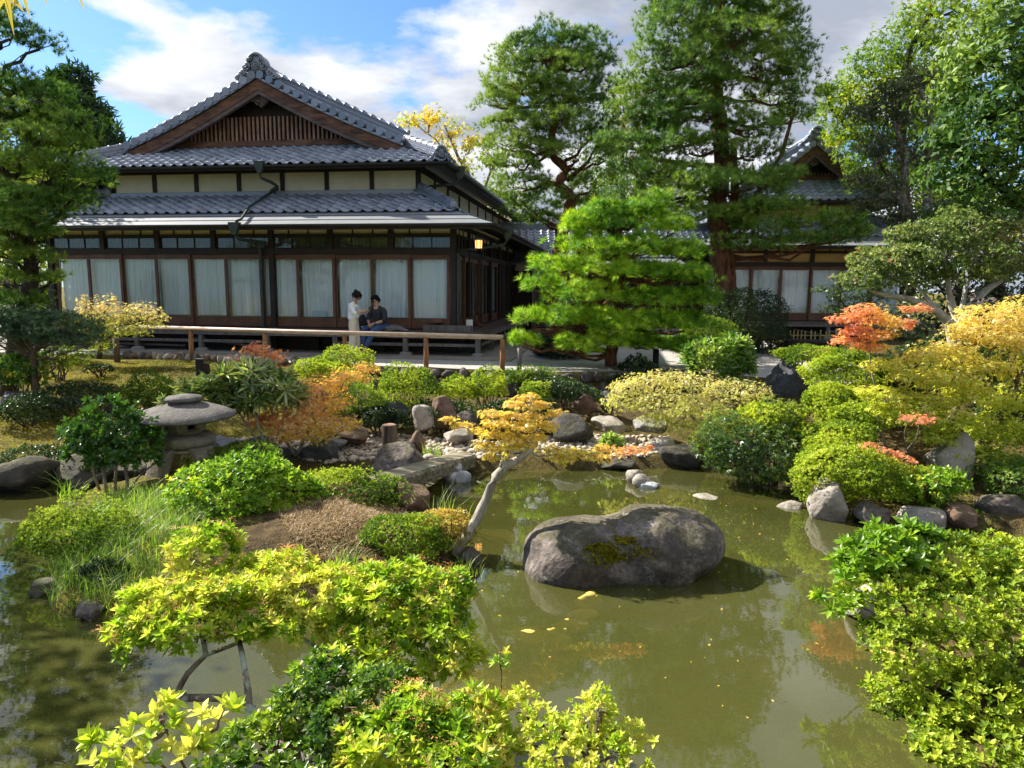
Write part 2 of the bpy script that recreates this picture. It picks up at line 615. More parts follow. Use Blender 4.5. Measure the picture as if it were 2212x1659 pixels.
def ornament(parent, o, face=(0, -1, 0), s=1.0, name='ridge_end_ornament'):
    """demon-tile ridge end: arched plate, flower crest in a ring, curled clouds on both sides"""
    f = Vector(face).normalized(); x = Vector((0, 0, 1)).cross(f).normalized() * -1
    mb = MB()
    def pt(a, b, c=0.0):   # a sideways, b up, c towards the viewer
        return Vector(o) + x * (a * s) + Vector((0, 0, 1)) * (b * s) + f * (c * s)
    arch = [(-0.26, -0.06), (0.26, -0.06)] + [(0.25 * math.cos(t), 0.17 + 0.25 * math.sin(t)) for t in [math.pi * k / 14 for k in range(15)]]
    mb.prism([pt(a, b, 0) for a, b in arch], (0, 0, 0), -f * (0.34 * s))
    for k in range(15):   # raised rim
        pass
    mb.tube([pt(0.235 * math.cos(t), 0.17 + 0.235 * math.sin(t), 0.02) for t in [math.pi * k / 14 for k in range(15)]], 0.042 * s, 7)
    mb.tube([pt(0.10 * math.cos(t), 0.10 + 0.10 * math.sin(t), 0.03) for t in [2 * math.pi * k / 16 for k in range(17)]], 0.022 * s, 6)
    for k in range(8):
        t = 2 * math.pi * k / 8
        mb.tube([pt(0.015 * math.cos(t), 0.10 + 0.015 * math.sin(t), 0.03), pt(0.07 * math.cos(t), 0.10 + 0.07 * math.sin(t), 0.035)], [0.010 * s, 0.022 * s], 6)
    for sg in (-1, 1):    # curls
        for (ca, cb, r0, turns, th) in ((0.27, 0.06, 0.115, 1.6, 0.040), (0.40, -0.09, 0.085, 1.5, 0.036), (0.54, -0.20, 0.075, 1.4, 0.034), (0.15, 0.27, 0.06, 1.3, 0.025)):
            pts = []; rad = []
            for k in range(19):
                q = k / 18; t = math.pi * 0.5 + sg * q * turns * 2 * math.pi; r = r0 * (1 - 0.82 * q)
                pts.append(pt(sg * ca + r * math.cos(t), cb + r * math.sin(t), 0.02 + 0.05 * q)); rad.append(th * s * (1 - 0.45 * q))
            mb.tube(pts, rad, 6)
            mb.tube([pt(sg * ca, cb, -0.16), pt(sg * ca, cb, 0.0)], r0 * 0.95 * s, 10)
    return mb.build(name, M['tile'], parent, smooth=True)


barge_tile_mb = MB()
barge_tile_mb.tube([(0, 0, 0), (0, 0.03, 0), (0, 0.032, 0), (0, 0.62, 0.0)], [0.112, 0.112, 0.092, 0.090], 12)
barge_tile_me = barge_tile_mb.mesh('barge_tile'); barge_tile_me.materials.append(M['tile'])


def build_house(prm):
    W = prm['W']; LS = prm['side']; nd = prm['doors']; nds = prm['side_doors']; bays = prm['bays']
    dz = prm.get('dz', 0.0)
    H = empty(prm['name'], prm['loc'], prm['rz'])
    tag(H, prm['label'], 'house', prm.get('group'))
    pl = M[prm['plaster']]
    XR = -1.2; XL = -W + 1.38; YU = 0.95          # upper storey walls
    Z_D = 0.62
    # ---- core of the ground floor (room walls behind the doors)
    MB().box((-W + 0.2, 1.1, 0.1), (-0.9, LS, 3.5)).build('inner_wall', M['plaster'], H)
    # ---- posts
    for k in range(bays + 1):
        x = -k * W / bays
        full = k in (0, bays) or k in prm.get('full_posts', ())
        MB().box((x - 0.07, -0.075, 0.05 if full else 2.70), (x + 0.07, 0.075, 3.34)).build('post', M['wood_dark'], H)
    for k in range(1, prm['side_bays'] + 1):
        y = k * LS / prm['side_bays']
        MB().box((-0.075, y - 0.07, 0.05), (0.075, y + 0.07, 3.34)).build('post', M['wood_dark'], H)
    # ---- beams: head of the doors, above the transoms, wall plate (front and right side)
    for (z0, z1, t) in ((2.58, 2.735, 0.062), (3.045, 3.115, 0.055), (3.25, 3.37, 0.085)):
        MB().box((-W - 0.12, -t, z0), (0.0, t, z1)).build('beam', M['wood_dark'], H)
        MB().box((-t, t + 0.004, z0 + 0.003), (t, LS, z1 + 0.003)).build('beam', M['wood_dark'], H)
    MB().box((-W, -0.085, 0.60), (0.085, 0.09, 0.665)).build('sill_beam', M['wood_dark'], H)
    MB().box((-0.09, 0.094, 0.602), (0.085, LS, 0.667)).build('sill_beam', M['wood_dark'], H)
    # ---- plaster strip and transoms
    for k in range(bays):
        x0 = -(k + 1) * W / bays + 0.07; x1 = -k * W / bays - 0.07
        MB().box((x0, 0.0, 3.115), (x1, 0.04, 3.25)).build('plaster_panel', pl, H)
        for q in (0.36, 0.72) if k % 2 else (0.28, 0.64):
            xq = x0 + (x1 - x0) * q
            MB().box((xq - 0.018, -0.022, 3.116), (xq + 0.018, 0.02, 3.249)).build('strut', M['wood_dark'], H)
        if prm['transom']:
            fr = MB(); z0, z1 = 2.738, 3.042
            for a, b in (((x0, z0), (x1, z0 + 0.022)), ((x0, z1 - 0.022), (x1, z1)), ((x0, z0 + 0.022), (x0 + 0.025, z1 - 0.022)), ((x1 - 0.025, z0 + 0.022), (x1, z1 - 0.022))):
                fr.box((a[0], -0.02, a[1]), (b[0], 0.02, b[1]))
            f = fr.build('transom', M['wood_dark'], H)
            for q in (0.333, 0.667):
                xq = x0 + (x1 - x0) * q
                MB().box((xq - 0.012, -0.018, z0 + 0.022), (xq + 0.012, 0.018, z1 - 0.022)).build('muntin', M['wood_dark'], f)
            la = MB()
            for q in (0.06, 0.11, 0.18, 0.24, 0.40, 0.45, 0.52, 0.58, 0.74, 0.79, 0.86, 0.92):
                xq = x0 + (x1 - x0) * q
                la.box((xq - 0.004, 0.021, z0), (xq + 0.004, 0.030, z1))
            for q in (0.2, 0.36, 0.5, 0.64, 0.8):
                la.box((x0, 0.031, z0 + (z1 - z0) * q - 0.003), (x1, 0.036, z0 + (z1 - z0) * q + 0.003))
            la.build('fine_lattice', M['wood_dark'], f)
            MB().box((x0, 0.004, z0), (x1, 0.008, z1)).build('pane', M['glass'], f)
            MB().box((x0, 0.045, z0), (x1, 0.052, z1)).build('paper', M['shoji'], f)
        else:
            MB().box((x0, 0.0, 2.735), (x1, 0.04, 3.045)).build('plaster_panel', pl, H)
    sb = prm['side_bays']
    for k in range(sb):
        y0 = k * LS / sb + 0.07; y1 = (k + 1) * LS / sb - 0.07
        MB().box((-0.04, y0, 3.118), (0.0, y1, 3.253)).build('plaster_panel', pl, H)
        for q in (0.33, 0.66):
            yq = y0 + (y1 - y0) * q
            MB().box((-0.02, yq - 0.018, 3.119), (0.022, yq + 0.018, 3.252)).build('strut', M['wood_dark'], H)
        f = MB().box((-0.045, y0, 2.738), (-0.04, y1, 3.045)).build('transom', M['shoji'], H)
        for q in (0.001, 0.25, 0.5, 0.75):
            yq = y0 + (y1 - y0) * q
            MB().box((-0.03, yq, 2.739), (0.02, yq + 0.03, 3.044)).build('muntin', M['wood_dark'], f)
    # ---- sliding doors
    def door(p0, dx, wd, yoff, w_o, side=False):
        """frame in the plane through p0 along dx (unit, horizontal), wd wide, pushed out by yoff"""
        dx = Vector(dx); nn = Vector((dx.y, -dx.x, 0)) if not side else Vector((dx.y, -dx.x, 0))
        def bx(mb, a0, a1, z0, z1, t):
            c = Vector(p0) + nn * yoff
            pts = [c + dx * a + nn * b for a, b in ((a0, t), (a1, t), (a1, -t), (a0, -t))]
            v = [(p.x, p.y, z0) for p in pts] + [(p.x, p.y, z1) for p in pts]
            mb.add(v, [(0, 3, 2, 1), (4, 5, 6, 7), (0, 1, 5, 4), (1, 2, 6, 5), (2, 3, 7, 6), (3, 0, 4, 7)])
        s = w_o; mb = MB()
        bx(mb, 0, s, 0.668, 2.578, 0.022); bx(mb, wd - s, wd, 0.668, 2.578, 0.022)
        bx(mb, s, wd - s, 2.455, 2.578, 0.018); bx(mb, s, wd - s, 0.668, 0.70, 0.018); bx(mb, s, wd - s, 0.86, 0.905, 0.018)
        d = mb.build('sliding_door', M['wood_brown'], H)
        q = MB(); bx(q, s, wd - s, 0.70, 0.86, 0.008); q.build('lower_panel', M['wood_brown'], d)
        q = MB(); bx(q, s, wd - s, 0.905, 2.455, 0.003); q.build('pane', M['glass'], d)
    pw = (W - 0.26) / nd
    for k in range(nd):
        x0 = -W + 0.13 + k * pw
        door((x0 - 0.02, 0, 0), (1, 0, 0), pw + 0.04, 0.026 if k % 2 else -0.026, 0.075)
        prm['curtain'](H, k, nd, x0 + 0.06, x0 + pw - 0.06, False)
    pws = (prm['side_len'] - 0.26) / nds
    for k in range(nds):
        y0 = 0.13 + k * pws
        door((0, y0 - 0.02, 0), (0, 1, 0), pws + 0.04, 0.026 if k % 2 else -0.026, 0.075, True)
        prm['curtain'](H, k, nds, y0 + 0.06, y0 + pws - 0.06, True)
    MB().box((-0.03, prm['side_len'], 0.67), (0.02, LS, 2.58)).build('side_wall', M['wood_dark'], H)
    # ---- veranda
    VD = 0.95
    if prm['veranda']:
        nb = 7
        for k in range(nb):
            y0 = -VD + k * VD / nb
            MB().box((-W - 0.1, y0 + 0.003, Z_D - 0.03), (0.9 - (y0 + VD) * 0.0, y0 + VD / nb - 0.003, Z_D)).build('deck_board', M['wood_floor'], H)
        for k in range(6):
            x0 = 0.09 + k * 0.81 / 6
            MB().box((x0 + 0.003, 0.002, Z_D - 0.029), (x0 + 0.81 / 6 - 0.003, LS, Z_D + 0.001)).build('deck_board', M['wood_floor'], H)
        MB().box((-W - 0.1, -VD + 0.02, Z_D - 0.15), (0.9, -VD + 0.10, Z_D - 0.034)).build('deck_beam', M['wood_grey'], H)
        MB().box((0.80, -VD + 0.104, Z_D - 0.152), (0.88, LS, Z_D - 0.036)).build('deck_beam', M['wood_grey'], H)
        xs = [0.82 - i * 1.86 for i in range(7)]
        for i, x in enumerate(xs):
            MB().box((x - 0.06, -VD + 0.02, 0.12), (x + 0.06, -VD + 0.14, Z_D - 0.152)).build('veranda_post', M['wood_grey'], H)
            st = MB(); st.lathe([(0.17, -0.03), (0.175, 0.04), (0.15, 0.10), (0.10, 0.121)], (x, -VD + 0.08, 0.0), 10)
            st.build('post_stone', M['rock_grey'], H)
            if i < 6 and i != 2:
                MB().box((xs[i + 1] + 0.061, -VD + 0.05, 0.27), (x - 0.061, -VD + 0.09, 0.345)).build('tie_rail', M['wood_grey'], H)
        for i, y in enumerate((1.0, 3.0, 5.0, 7.0)):
            MB().box((0.76, y - 0.06, 0.06), (0.88, y + 0.06, Z_D - 0.153)).build('veranda_post', M['wood_grey'], H)
            MB().box((0.80, y + 0.061 - 2.0 * 1.0 + 0.12, 0.27), (0.84, y - 0.061, 0.345)).build('tie_rail', M['wood_grey'], H)
        for i in range(7):
            x = -0.1 - i * 1.86
            MB().box((x - 0.07, 0.0, 0.02), (x + 0.07, 0.14, 0.60)).build('floor_post', M['wood_dark'], H)
        MB().beam((-W * 0.60, -0.62, 0.36), (-W * 0.40, -0.72, 0.10), 0.09, 0.05).build('sloping_plank', M['wood_grey'], H)
        MB().beam((-W * 0.98, -0.60, 0.18), (-W * 0.62, -0.66, 0.15), 0.10, 0.05).build('stored_plank', M['wood_grey'], H)
    MB().box((-W, 0.16, 0.0), (-0.2, 0.22, 0.60)).build('underfloor_board', M['wood_dark'], H)
    # ---- lower roof: sheet skirt, then tiles
    OE, ZE = 1.15, 3.22 + dz
    OS, ZS = 0.44, 3.60 + dz
    OT, ZT = 0.52, 3.645 + dz
    OTS = 0.20; OSS = 0.12            # the same at the two sides
    ZW = 4.27 + dz
    low = MB()
    def ring(o, z, sd=None):   # corner points of a course running left side - front - right side
        s = {OT: OTS, OT - 0.01: OTS - 0.01}.get(o, o) if sd is None else sd
        return [Vector((-W - s, LS, z)), Vector((-W - s, -o, z)), Vector((s, -o, z)), Vector((s, LS, z))]
    nsk = 3
    LR = None
    parts = []
    for k in range(nsk):
        a, b = k / nsk, (k + 1) / nsk
        oa, za = OE + (OS - OE) * a, ZE + (ZS - ZE) * a + 0.05
        ob, zb = OE + (OS - OE) * b - 0.03, ZE + (ZS - ZE) * b + 0.05 + 0.003
        sa = 1.22 + (OSS - 1.22) * a; sb_ = 1.22 + (OSS - 1.22) * b - 0.03
        A = ring(oa, za + 0.006, sa); B = ring(ob, zb, sb_); A2 = ring(oa, za - (0.022 if k == 0 else 0.001), sa); 
        mb = MB(); mb.add(A + B + A2, [(0, 1, 5, 4), (1, 2, 6, 5), (2, 3, 7, 6), (8, 9, 1, 0), (9, 10, 2, 1), (10, 11, 3, 2)])
        if k == 0:
            LR = mb.build('lower_roof', M['skirt'], H)
        else:
            mb.build('sheet_course', M['skirt'], LR)
    # soffit, fascia, rafters
    A = ring(OE - 0.01, ZE + 0.015, 1.21); B = ring(0.0, 3.60 + dz); 
    MB().add(A + B, [(4, 5, 1, 0), (5, 6, 2, 1), (6, 7, 3, 2)]).build('soffit', M['wood_dark'], LR)
    for i in range(3):
        p, q = ring(OE - 0.03, ZE - 0.035, 1.19)[i], ring(OE - 0.03, ZE - 0.035, 1.19)[i + 1]
        MB().beam(p, q, 0.05, 0.10).build('fascia', M['wood_dark'], LR)
    rf = MB(); rf.beam((0, -OE + 0.06, ZE - 0.035), (0, 0.06, ZE + 0.32), 0.05, 0.06)
    rme = rf.mesh('rafter'); rme.materials.append(M['wood_dark'])
    nr = int(W / 0.46)
    for k in range(nr + 1):
        r = link('rafter', rme, None, LR); r.location = (-W * k / nr, 0, 0)
    for k in range(int(min(LS, 10) / 0.6)):
        r = link('rafter', rme, None, LR); r.rotation_euler = (0, 0, math.pi / 2); r.location = (0, 0.3 + k * 0.6, 0)
    # tile deck
    A = ring(OT - 0.01, ZT - 0.05); B = ring(-0.97, ZW - 0.03, -1.22)
    MB().add(A + B, [(0, 1, 5, 4), (1, 2, 6, 5), (2, 3, 7, 6)]).build('roof_deck', M['wood_dark'], LR)
    A = ring(OT, ZT - 0.055); B = ring(OT, ZT + 0.0)
    run = OT + YU; rise = ZW - ZT; sl = math.hypot(run, rise)
    rows = int(sl / TL) + 1
    merged = []
    ins = (OTS + abs(XR)) / sl
    tile_field(LR, (-W - OTS, -OT - 0.03, ZT - 0.01), (1, 0, 0), (0, run, rise), W + 2 * OTS, rows, ins, ins, prm['tp_low'], merged)
    runs = OTS + abs(XR); sls = math.hypot(runs, rise)
    tile_field(LR, (OTS + 0.03, -OT, ZT - 0.01), (0, 1, 0), (-runs, 0, rise), min(LS, 14) + OT, int(sls / TL) + 1, run / sls, 0, 0, merged)
    merge_tiles(merged, LR)
    # top course against the upper wall, hips
    MB().box((XL - 0.1, YU - 0.16, ZW - 0.05), (XR + 0.1, YU - 0.002, ZW + 0.07)).build('top_course', M['tile'], LR)
    MB().box((XL - 0.05, YU - 0.05, ZW + 0.072), (XR + 0.05, YU - 0.003, ZW + 0.095)).build('flashing', M['skirt'], LR)
    ridge(LR, (OTS - 0.12, -OT + 0.12, ZT + 0.03), (XR + 0.05, YU - 0.08, ZW + 0.04), 0.2, 3)
    ridge(LR, (-W - OTS + 0.12, -OT + 0.12, ZT + 0.03), (XL - 0.05, YU - 0.08, ZW + 0.04), 0.2, 3)
    for x, sg in ((OTS - 0.08, 1), (-W - OTS + 0.08, -1)):
        e = MB(); d = Vector((sg * 0.7, -0.7, 0))
        c = Vector((x, -OT + 0.08, ZT + 0.11))
        e.tube([c - d * 0.10, c, c + d * 0.03, c + d * 0.05], [0.11, 0.125, 0.11, 0.05], 12)
        e.build('hip_end_tile', M['tile'], LR, smooth=True)
    # gutters
    def gutter(p, q, r=0.055):
        p = Vector(p); q = Vector(q); d = (q - p).normalized(); s = d.cross(Vector((0, 0, 1)))
        V = []; Fc = []
        for c in (p, q):
            for k in range(9):
                a = math.pi + math.pi * k / 8
                V.append(c + s * (r * math.cos(a)) + Vector((0, 0, r * math.sin(a))))
        for k in range(8): Fc.append((k, k + 1, 10 + k, 9 + k))
        Fc.append(tuple(range(9))); Fc.append(tuple(range(17, 8, -1)))
        return MB().add(V, Fc).build('gutter', M['gutter'], H)
    gutter((-W - 1.25, -OE - 0.07, ZE + 0.03), (1.36, -OE - 0.07, ZE + 0.03))
    gutter((1.29, -OE - 0.0, ZE + 0.028), (1.29, LS, ZE + 0.028))
    # ---- upper storey
    z0, z1 = ZW - 0.1, 4.96 + dz
    LU = prm['upper_len']
    MB().box((XL + 0.06, YU + 0.06, z0), (XR - 0.06, LU, z1 + 0.1)).build('upper_wall', M['wood_dark'], H)
    ub = prm['upper_bays']
    for k in range(ub + 1):
        x = XR - (XR - XL) * k / ub
        MB().box((x - 0.06, YU - 0.035, z0), (x + 0.06, YU + 0.058, z1 - 0.1)).build('upper_post', M['wood_dark'], H)
        if k < ub:
            x2 = XR - (XR - XL) * (k + 1) / ub
            MB().box((x2 + 0.061, YU, z0), (x - 0.061, YU + 0.057, z1 - 0.1)).build('plaster_panel', pl, H)
    for k in range(int((LU - YU) / 1.6)):
        y = YU + k * 1.6
        MB().box((XR - 0.058, y + 0.06, z0), (XR + 0.035, y + 0.18, z1 - 0.1)).build('upper_post', M['wood_dark'], H)
        MB().box((XR - 0.057, y + 0.181, z0), (XR, y + 1.659, z1 - 0.12)).build('plaster_panel', pl, H)
    MB().box((XL - 0.05, YU - 0.05, z1 - 0.10), (XR + 0.05, YU + 0.06, z1 + 0.06)).build('upper_beam', M['wood_dark'], H)
    MB().box((XR - 0.06, YU + 0.062, z1 - 0.12), (XR + 0.048, LU, z1 + 0.058)).build('upper_beam', M['wood_dark'], H)
    # ---- upper roof (hip and gable)
    OV = 1.0; SLP = prm.get('slope', 0.455)
    ex0, ex1, ey = XL - OV, XR + OV, YU - OV
    ez = 4.89 + dz
    xc = (ex0 + ex1) / 2; hw = (ex1 - ex0) / 2; apex = ez + SLP * hw
    yg = ey + prm['gable_set']            # the gable wall
    zg = ez + SLP * (yg - ey)
    ghw = hw - (yg - ey)                  # half width of the gable at its foot
    LRoof = LU + 0.6
    ur = MB()
    v = [(ex0, ey, ez), (ex1, ey, ez), (xc + ghw, yg, zg), (xc - ghw, yg, zg), (xc, yg - 0.55, apex), (xc, LRoof, apex), (ex1, LRoof, ez), (ex0, LRoof, ez),
         (xc + ghw + 0.0, yg - 0.55, zg), (xc - ghw, yg - 0.55, zg)]
    ur.add([(p[0], p[1], p[2] + 0.0) for p in v], [(0, 1, 2, 3), (1, 6, 2), (6, 5, 4, 8, 2), (0, 3, 7), (3, 9, 4, 5, 7)])
    UR = ur.build('upper_roof', M['wood_dark'], H)
    MB().add([(ex0 + 0.03, ey + 0.03, ez - 0.06), (ex1 - 0.03, ey + 0.03, ez - 0.06), (ex1 - 0.03, LRoof, ez - 0.06), (ex0 + 0.03, LRoof, ez - 0.06),
              (XL, YU, z1 + 0.25), (XR, YU, z1 + 0.25), (XR, LRoof, z1 + 0.25), (XL, LRoof, z1 + 0.25)],
             [(0, 4, 5, 1), (1, 5, 6, 2), (3, 7, 4, 0)]).build('soffit', M['wood_dark'], UR)
    for p, q in (((ex0, ey + 0.03, ez - 0.05), (ex1, ey + 0.03, ez - 0.05)), ((ex1 - 0.03, ey, ez - 0.055), (ex1 - 0.03, LRoof, ez - 0.055)), ((ex0 + 0.03, ey, ez - 0.055), (ex0 + 0.03, LRoof, ez - 0.055))):
        MB().beam(p, q, 0.05, 0.11).build('fascia', M['wood_dark'], UR)
    rf = MB(); rf.beam((0, ey + 0.05, ez - 0.085), (0, YU - 0.05, ez + 0.20), 0.05, 0.06)
    rme2 = rf.mesh('rafter'); rme2.materials.append(M['wood_dark'])
    for k in range(int((XR - XL) / 0.46) + 1):
        r = link('rafter', rme2, None, UR); r.location = (XR - k * 0.46, 0, 0)
    gutter((ex0 - 0.04, ey - 0.07, ez - 0.005), (ex1 + 0.12, ey - 0.07, ez - 0.005), 0.06)
    gutter((ex1 + 0.07, ey, ez - 0.007), (ex1 + 0.07, LRoof, ez - 0.007), 0.06)
    merged = []
    sl = math.hypot(1, SLP); rows = int((yg - ey) * sl / TL + 0.4) + 1
    tile_field(UR, (ex0, ey - 0.04, ez + 0.035), (1, 0, 0), (0, 1, SLP), ex1 - ex0, rows, 1 / sl, 1 / sl, prm['tp_up'], merged)
    mrg2 = []
    # right and left slopes
    for sg in (1, -1):
        ln = LRoof - ey
        rws = min(int(hw * sl / TL), 9)
        for r in range(rws):
            s = r * TL; back = s / sl
            start = ey + back if back < (yg - ey) else yg - 0.2
            n0 = int((min(LRoof, ey + 12) - start) / TW)
            for c in range(n0):
                y = start + c * TW
                if sg > 0:
                    u, vv, o = Vector((0, 1, 0)), Vector((-1, 0, SLP)).normalized(), Vector((ex1 + 0.04 - back, y, ez + 0.035 + back * SLP))
                else:
                    u, vv, o = Vector((0, -1, 0)), Vector((1, 0, SLP)).normalized(), Vector((ex0 - 0.04 + back, y + TW, ez + 0.035 + back * SLP))
                n = u.cross(vv)
                mrg2.append(Matrix(((u.x, vv.x, n.x, o.x), (u.y, vv.y, n.y, o.y), (u.z, vv.z, n.z, o.z), (0, 0, 0, 1))))
    merge_tiles(merged + mrg2, UR)
    # hips, descending ridges, main ridge, end ornaments
    for sg in (1, -1):
        xe = ex1 if sg > 0 else ex0; xg = xc + sg * (ghw - 0.05)
        ridge(UR, (xe - sg * 0.16, ey + 0.16, ez + 0.14), (xg, yg - 0.02, zg + 0.06), 0.25, 4)
        ornament(H, (xe - sg * 0.12, ey + 0.08, ez + 0.16), (sg * 0.35, -1, 0), 0.62)
        ridge(UR, (xc + sg * (ghw + 0.1), yg - 0.08, zg + 0.08), (xc + sg * 0.2, yg - 0.08, apex - 0.03), 0.26, 5, 'descending_ridge')
    ridge(UR, (xc, LRoof, apex + 0.12), (xc, yg - 0.55, apex + 0.12), 0.34, 6, 'main_ridge')
    ornament(H, (xc, yg - 0.62, apex + 0.20), (0, -1, 0), 1.0)
    # gable: backing, sill, lattice, bargeboards, pendant
    gz = zg + 0.04
    gb = MB(); gb.add([(xc - ghw, yg + 0.06, zg), (xc + ghw, yg + 0.06, zg), (xc, yg + 0.06, apex)], [(0, 1, 2)])
    GB = gb.build('gable', M['wood_dark'], H)
    MB().box((xc - ghw + 0.75, yg - 0.14, zg + 0.06), (xc + ghw - 0.75, yg - 0.02, zg + 0.22)).build('gable_sill', M['wood_barge'], GB)
    MB().box((xc - ghw + 0.3, yg - 0.10, zg - 0.02), (xc + ghw - 0.3, yg + 0.0, zg + 0.057)).build('gable_course', M['tile'], GB)
    ns = prm['slats']; lw = ghw * 0.74
    for k in range(ns):
        x = xc - lw + 2 * lw * k / (ns - 1)
        top = min(zg + SLP * (ghw - abs(x - xc)) - 0.22, apex - 0.9)
        if top < zg + 0.30: continue
        MB().box((x - 0.030, yg - 0.05, zg + 0.221), (x + 0.030, yg - 0.012, top)).build('slat', M['wood_slat'], GB)
    for k in range(14):
        z = zg + 0.29 + k * 0.09; half = min(lw, ghw - (z - zg) / SLP - 0.35)
        if half < 0.3: break
        MB().box((xc - half, yg + 0.020, z - 0.014), (xc + half, yg + 0.034, z + 0.014)).build('lath', M['wood_dark'], GB)
    for sg in (1, -1):
        for (d0, d1, y0, y1, mt, nm) in ((0.02, 0.30, -0.56, -0.47, 'wood_barge', 'bargeboard'), (0.301, 0.42, -0.54, -0.43, 'wood_eave', 'barge_moulding')):
            foot = ghw + 0.18; pts = []
            for (xx, dd) in ((0.0, d0), (foot, d0), (foot, d1 * 0.95), (0.0, d1)):
                sag = 0.0
                pts.append((xc + sg * xx, yg + y0, apex - SLP * xx - dd))
            mb = MB()
            top = [(xc + sg * foot * q, yg + y0, apex - SLP * foot * q - d0 - 0.10 * math.sin(math.pi * q)) for q in [i / 10 for i in range(11)]]
            bot = [(xc + sg * foot * q, yg + y0, apex - SLP * foot * q - d1 - 0.10 * math.sin(math.pi * q)) for q in [i / 10 for i in range(11)]]
            poly = top + bot[::-1]
            if sg < 0: poly = poly[::-1]
            V = poly + [(p[0], p[1] + (y1 - y0), p[2]) for p in poly]; n = len(poly); F2 = []
            for i in range(10):
                a, b = i, i + 1; c, d2 = n - 1 - b, n - 1 - a
                F2.append((a, b, c, d2)); F2.append((n + d2, n + c, n + b, n + a))
            for i in range(n):
                F2.append((i, n + i, n + (i + 1) % n, (i + 1) % n))
            mb.add(V, F2); mb.build(nm, M[mt], GB, fix=True)
        # tiles along the gable edge
        nt = int(ghw / (0.285 / sl)) + 1
        for k in range(nt):
            x = k * 0.285 / sl + 0.12
            if x > ghw + 0.15: break
            zc = apex - SLP * x - 0.10 * math.sin(math.pi * x / (ghw + 0.18)) * 0.9 + 0.115
            t = link('barge_tile', barge_tile_me, None, UR)
            t.location = (xc + sg * x, yg - 0.66, zc)
            t.rotation_euler = (math.radians(0), 0, math.radians(-sg * 8))
        fl = MB()
        for i in range(nt * 2):
            pass
        top = [(xc + sg * (ghw + 0.2) * q, apex - SLP * (ghw + 0.2) * q - 0.10 * math.sin(math.pi * q)) for q in [i / 12 for i in range(13)]]
        V = []; F2 = []
        for (x, z) in top:
            V += [(x, yg - 0.62, z + 0.045), (x, yg - 0.62, z - 0.015), (x, yg - 0.0, z + 0.055)]
        for i in range(12):
            a = 3 * i
            F2 += [(a, a + 3, a + 4, a + 1), (a, a + 2, a + 5, a + 3)]
        fl.add(V, F2).build('verge_course', M['tile'], UR)
    # pendant under the apex
    g = MB(); base = apex - 0.42
    for sg in (1, -1):
        for (ca, cb, r0, tn) in ((0.13, -0.05, 0.10, 1.4), (0.27, 0.0, 0.085, 1.3), (0.40, 0.03, 0.065, 1.2), (0.10, -0.20, 0.075, 1.2), (0.22, -0.12, 0.06, 1.2)):
            pts = []
            for k in range(15):
                q = k / 14; t = math.pi / 2 + sg * q * tn * 2 * math.pi; r = r0 * (1 - 0.8 * q)
                pts.append((xc + sg * ca + r * math.cos(t), yg - 0.43 - 0.03 * q, base + cb + r * math.sin(t)))
            g.tube(pts, 0.024, 5)
    g.prism([(xc + a, yg - 0.40, base + b) for a, b in ((-0.46, 0.0), (-0.30, -0.07), (-0.18, -0.2), (0, -0.33), (0.18, -0.2), (0.30, -0.07), (0.46, 0.0), (0.25, 0.12), (0, 0.26), (-0.25, 0.12))], (0, 0, 0), (0, 0.03, 0))
    g.build('gable_pendant', M['wood_eave'], GB, fix=True)
    prm['out'] = dict(OE=OE, ZE=ZE, ex1=ex1, ey=ey, ez=ez, XR=XR, YU=YU, ZW=ZW, OT=OT, ZT=ZT)
    return H


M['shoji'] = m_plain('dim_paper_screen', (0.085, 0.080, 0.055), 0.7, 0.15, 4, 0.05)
M['wood_eave'] = m_wood('grey_brown_moulding', (0.05, 0.035, 0.035), (0.16, 0.115, 0.105), 0.7, (1.2, 3, 9))
M['rock_grey'] = m_rock('grey_stone', [(0.3, (0.10, 0.098, 0.095)), (0.7, (0.30, 0.29, 0.28))], 0, 0.15, 1.4)

ORD = ['leftmost', 'second', 'third', 'fourth', 'fifth', 'sixth', 'seventh', 'eighth', 'ninth', 'tenth', 'eleventh', 'twelfth']


def curtain_mesh(a0, a1, seed, side, z0=0.93, z1=2.50):
    rnd = random.Random(seed); nx = 64; nz = 7
    comps = [(rnd.uniform(22, 75), rnd.uniform(0, 6.28), rnd.uniform(0.010, 0.026)) for _ in range(5)]
    drift = rnd.uniform(-0.06, 0.06); pull = rnd.uniform(0.0, 0.05)
    V = []
    for j in range(nz):
        q = j / (nz - 1); z = z0 + (z1 - z0) * q
        for i in range(nx):
            u = i / (nx - 1); x = a0 + (a1 - a0) * (u + pull * math.sin(math.pi * (1 - q)) * (u - 0.5))
            ph = u * (a1 - a0) + drift * (1 - q)
            d = sum(am * math.sin(f * ph + p0) for f, p0, am in comps) * (0.55 + 0.45 * (1 - q))
            if side: V.append((-0.15 + d, x, z))
            else: V.append((x, 0.15 - d, z))
    Fc = [(j * nx + i, j * nx + i + 1, (j + 1) * nx + i + 1, (j + 1) * nx + i) for j in range(nz - 1) for i in range(nx - 1)]
    return np_mesh('curtain', np.array(V), np.array(Fc), smooth=True)


def main_curtain(Hs, k, n, a0, a1, side):
    o = link('curtain', curtain_mesh(a0, a1, 31 * k + (500 if side else 0), side), M['curtain'])
    o.matrix_world = Hs.matrix_basis.copy()
    if side:
        tag(o, f"net curtain behind shaded side glass of the main house, {['first','second','third','fourth','fifth','sixth','seventh','eighth'][k]} from its corner", 'curtain', 'curtains along the side of the main house')
    else:
        tag(o, f"pale net curtain behind the main house's front glass, {ORD[k]} door from the left", 'curtain', 'curtains along the front of the main house')


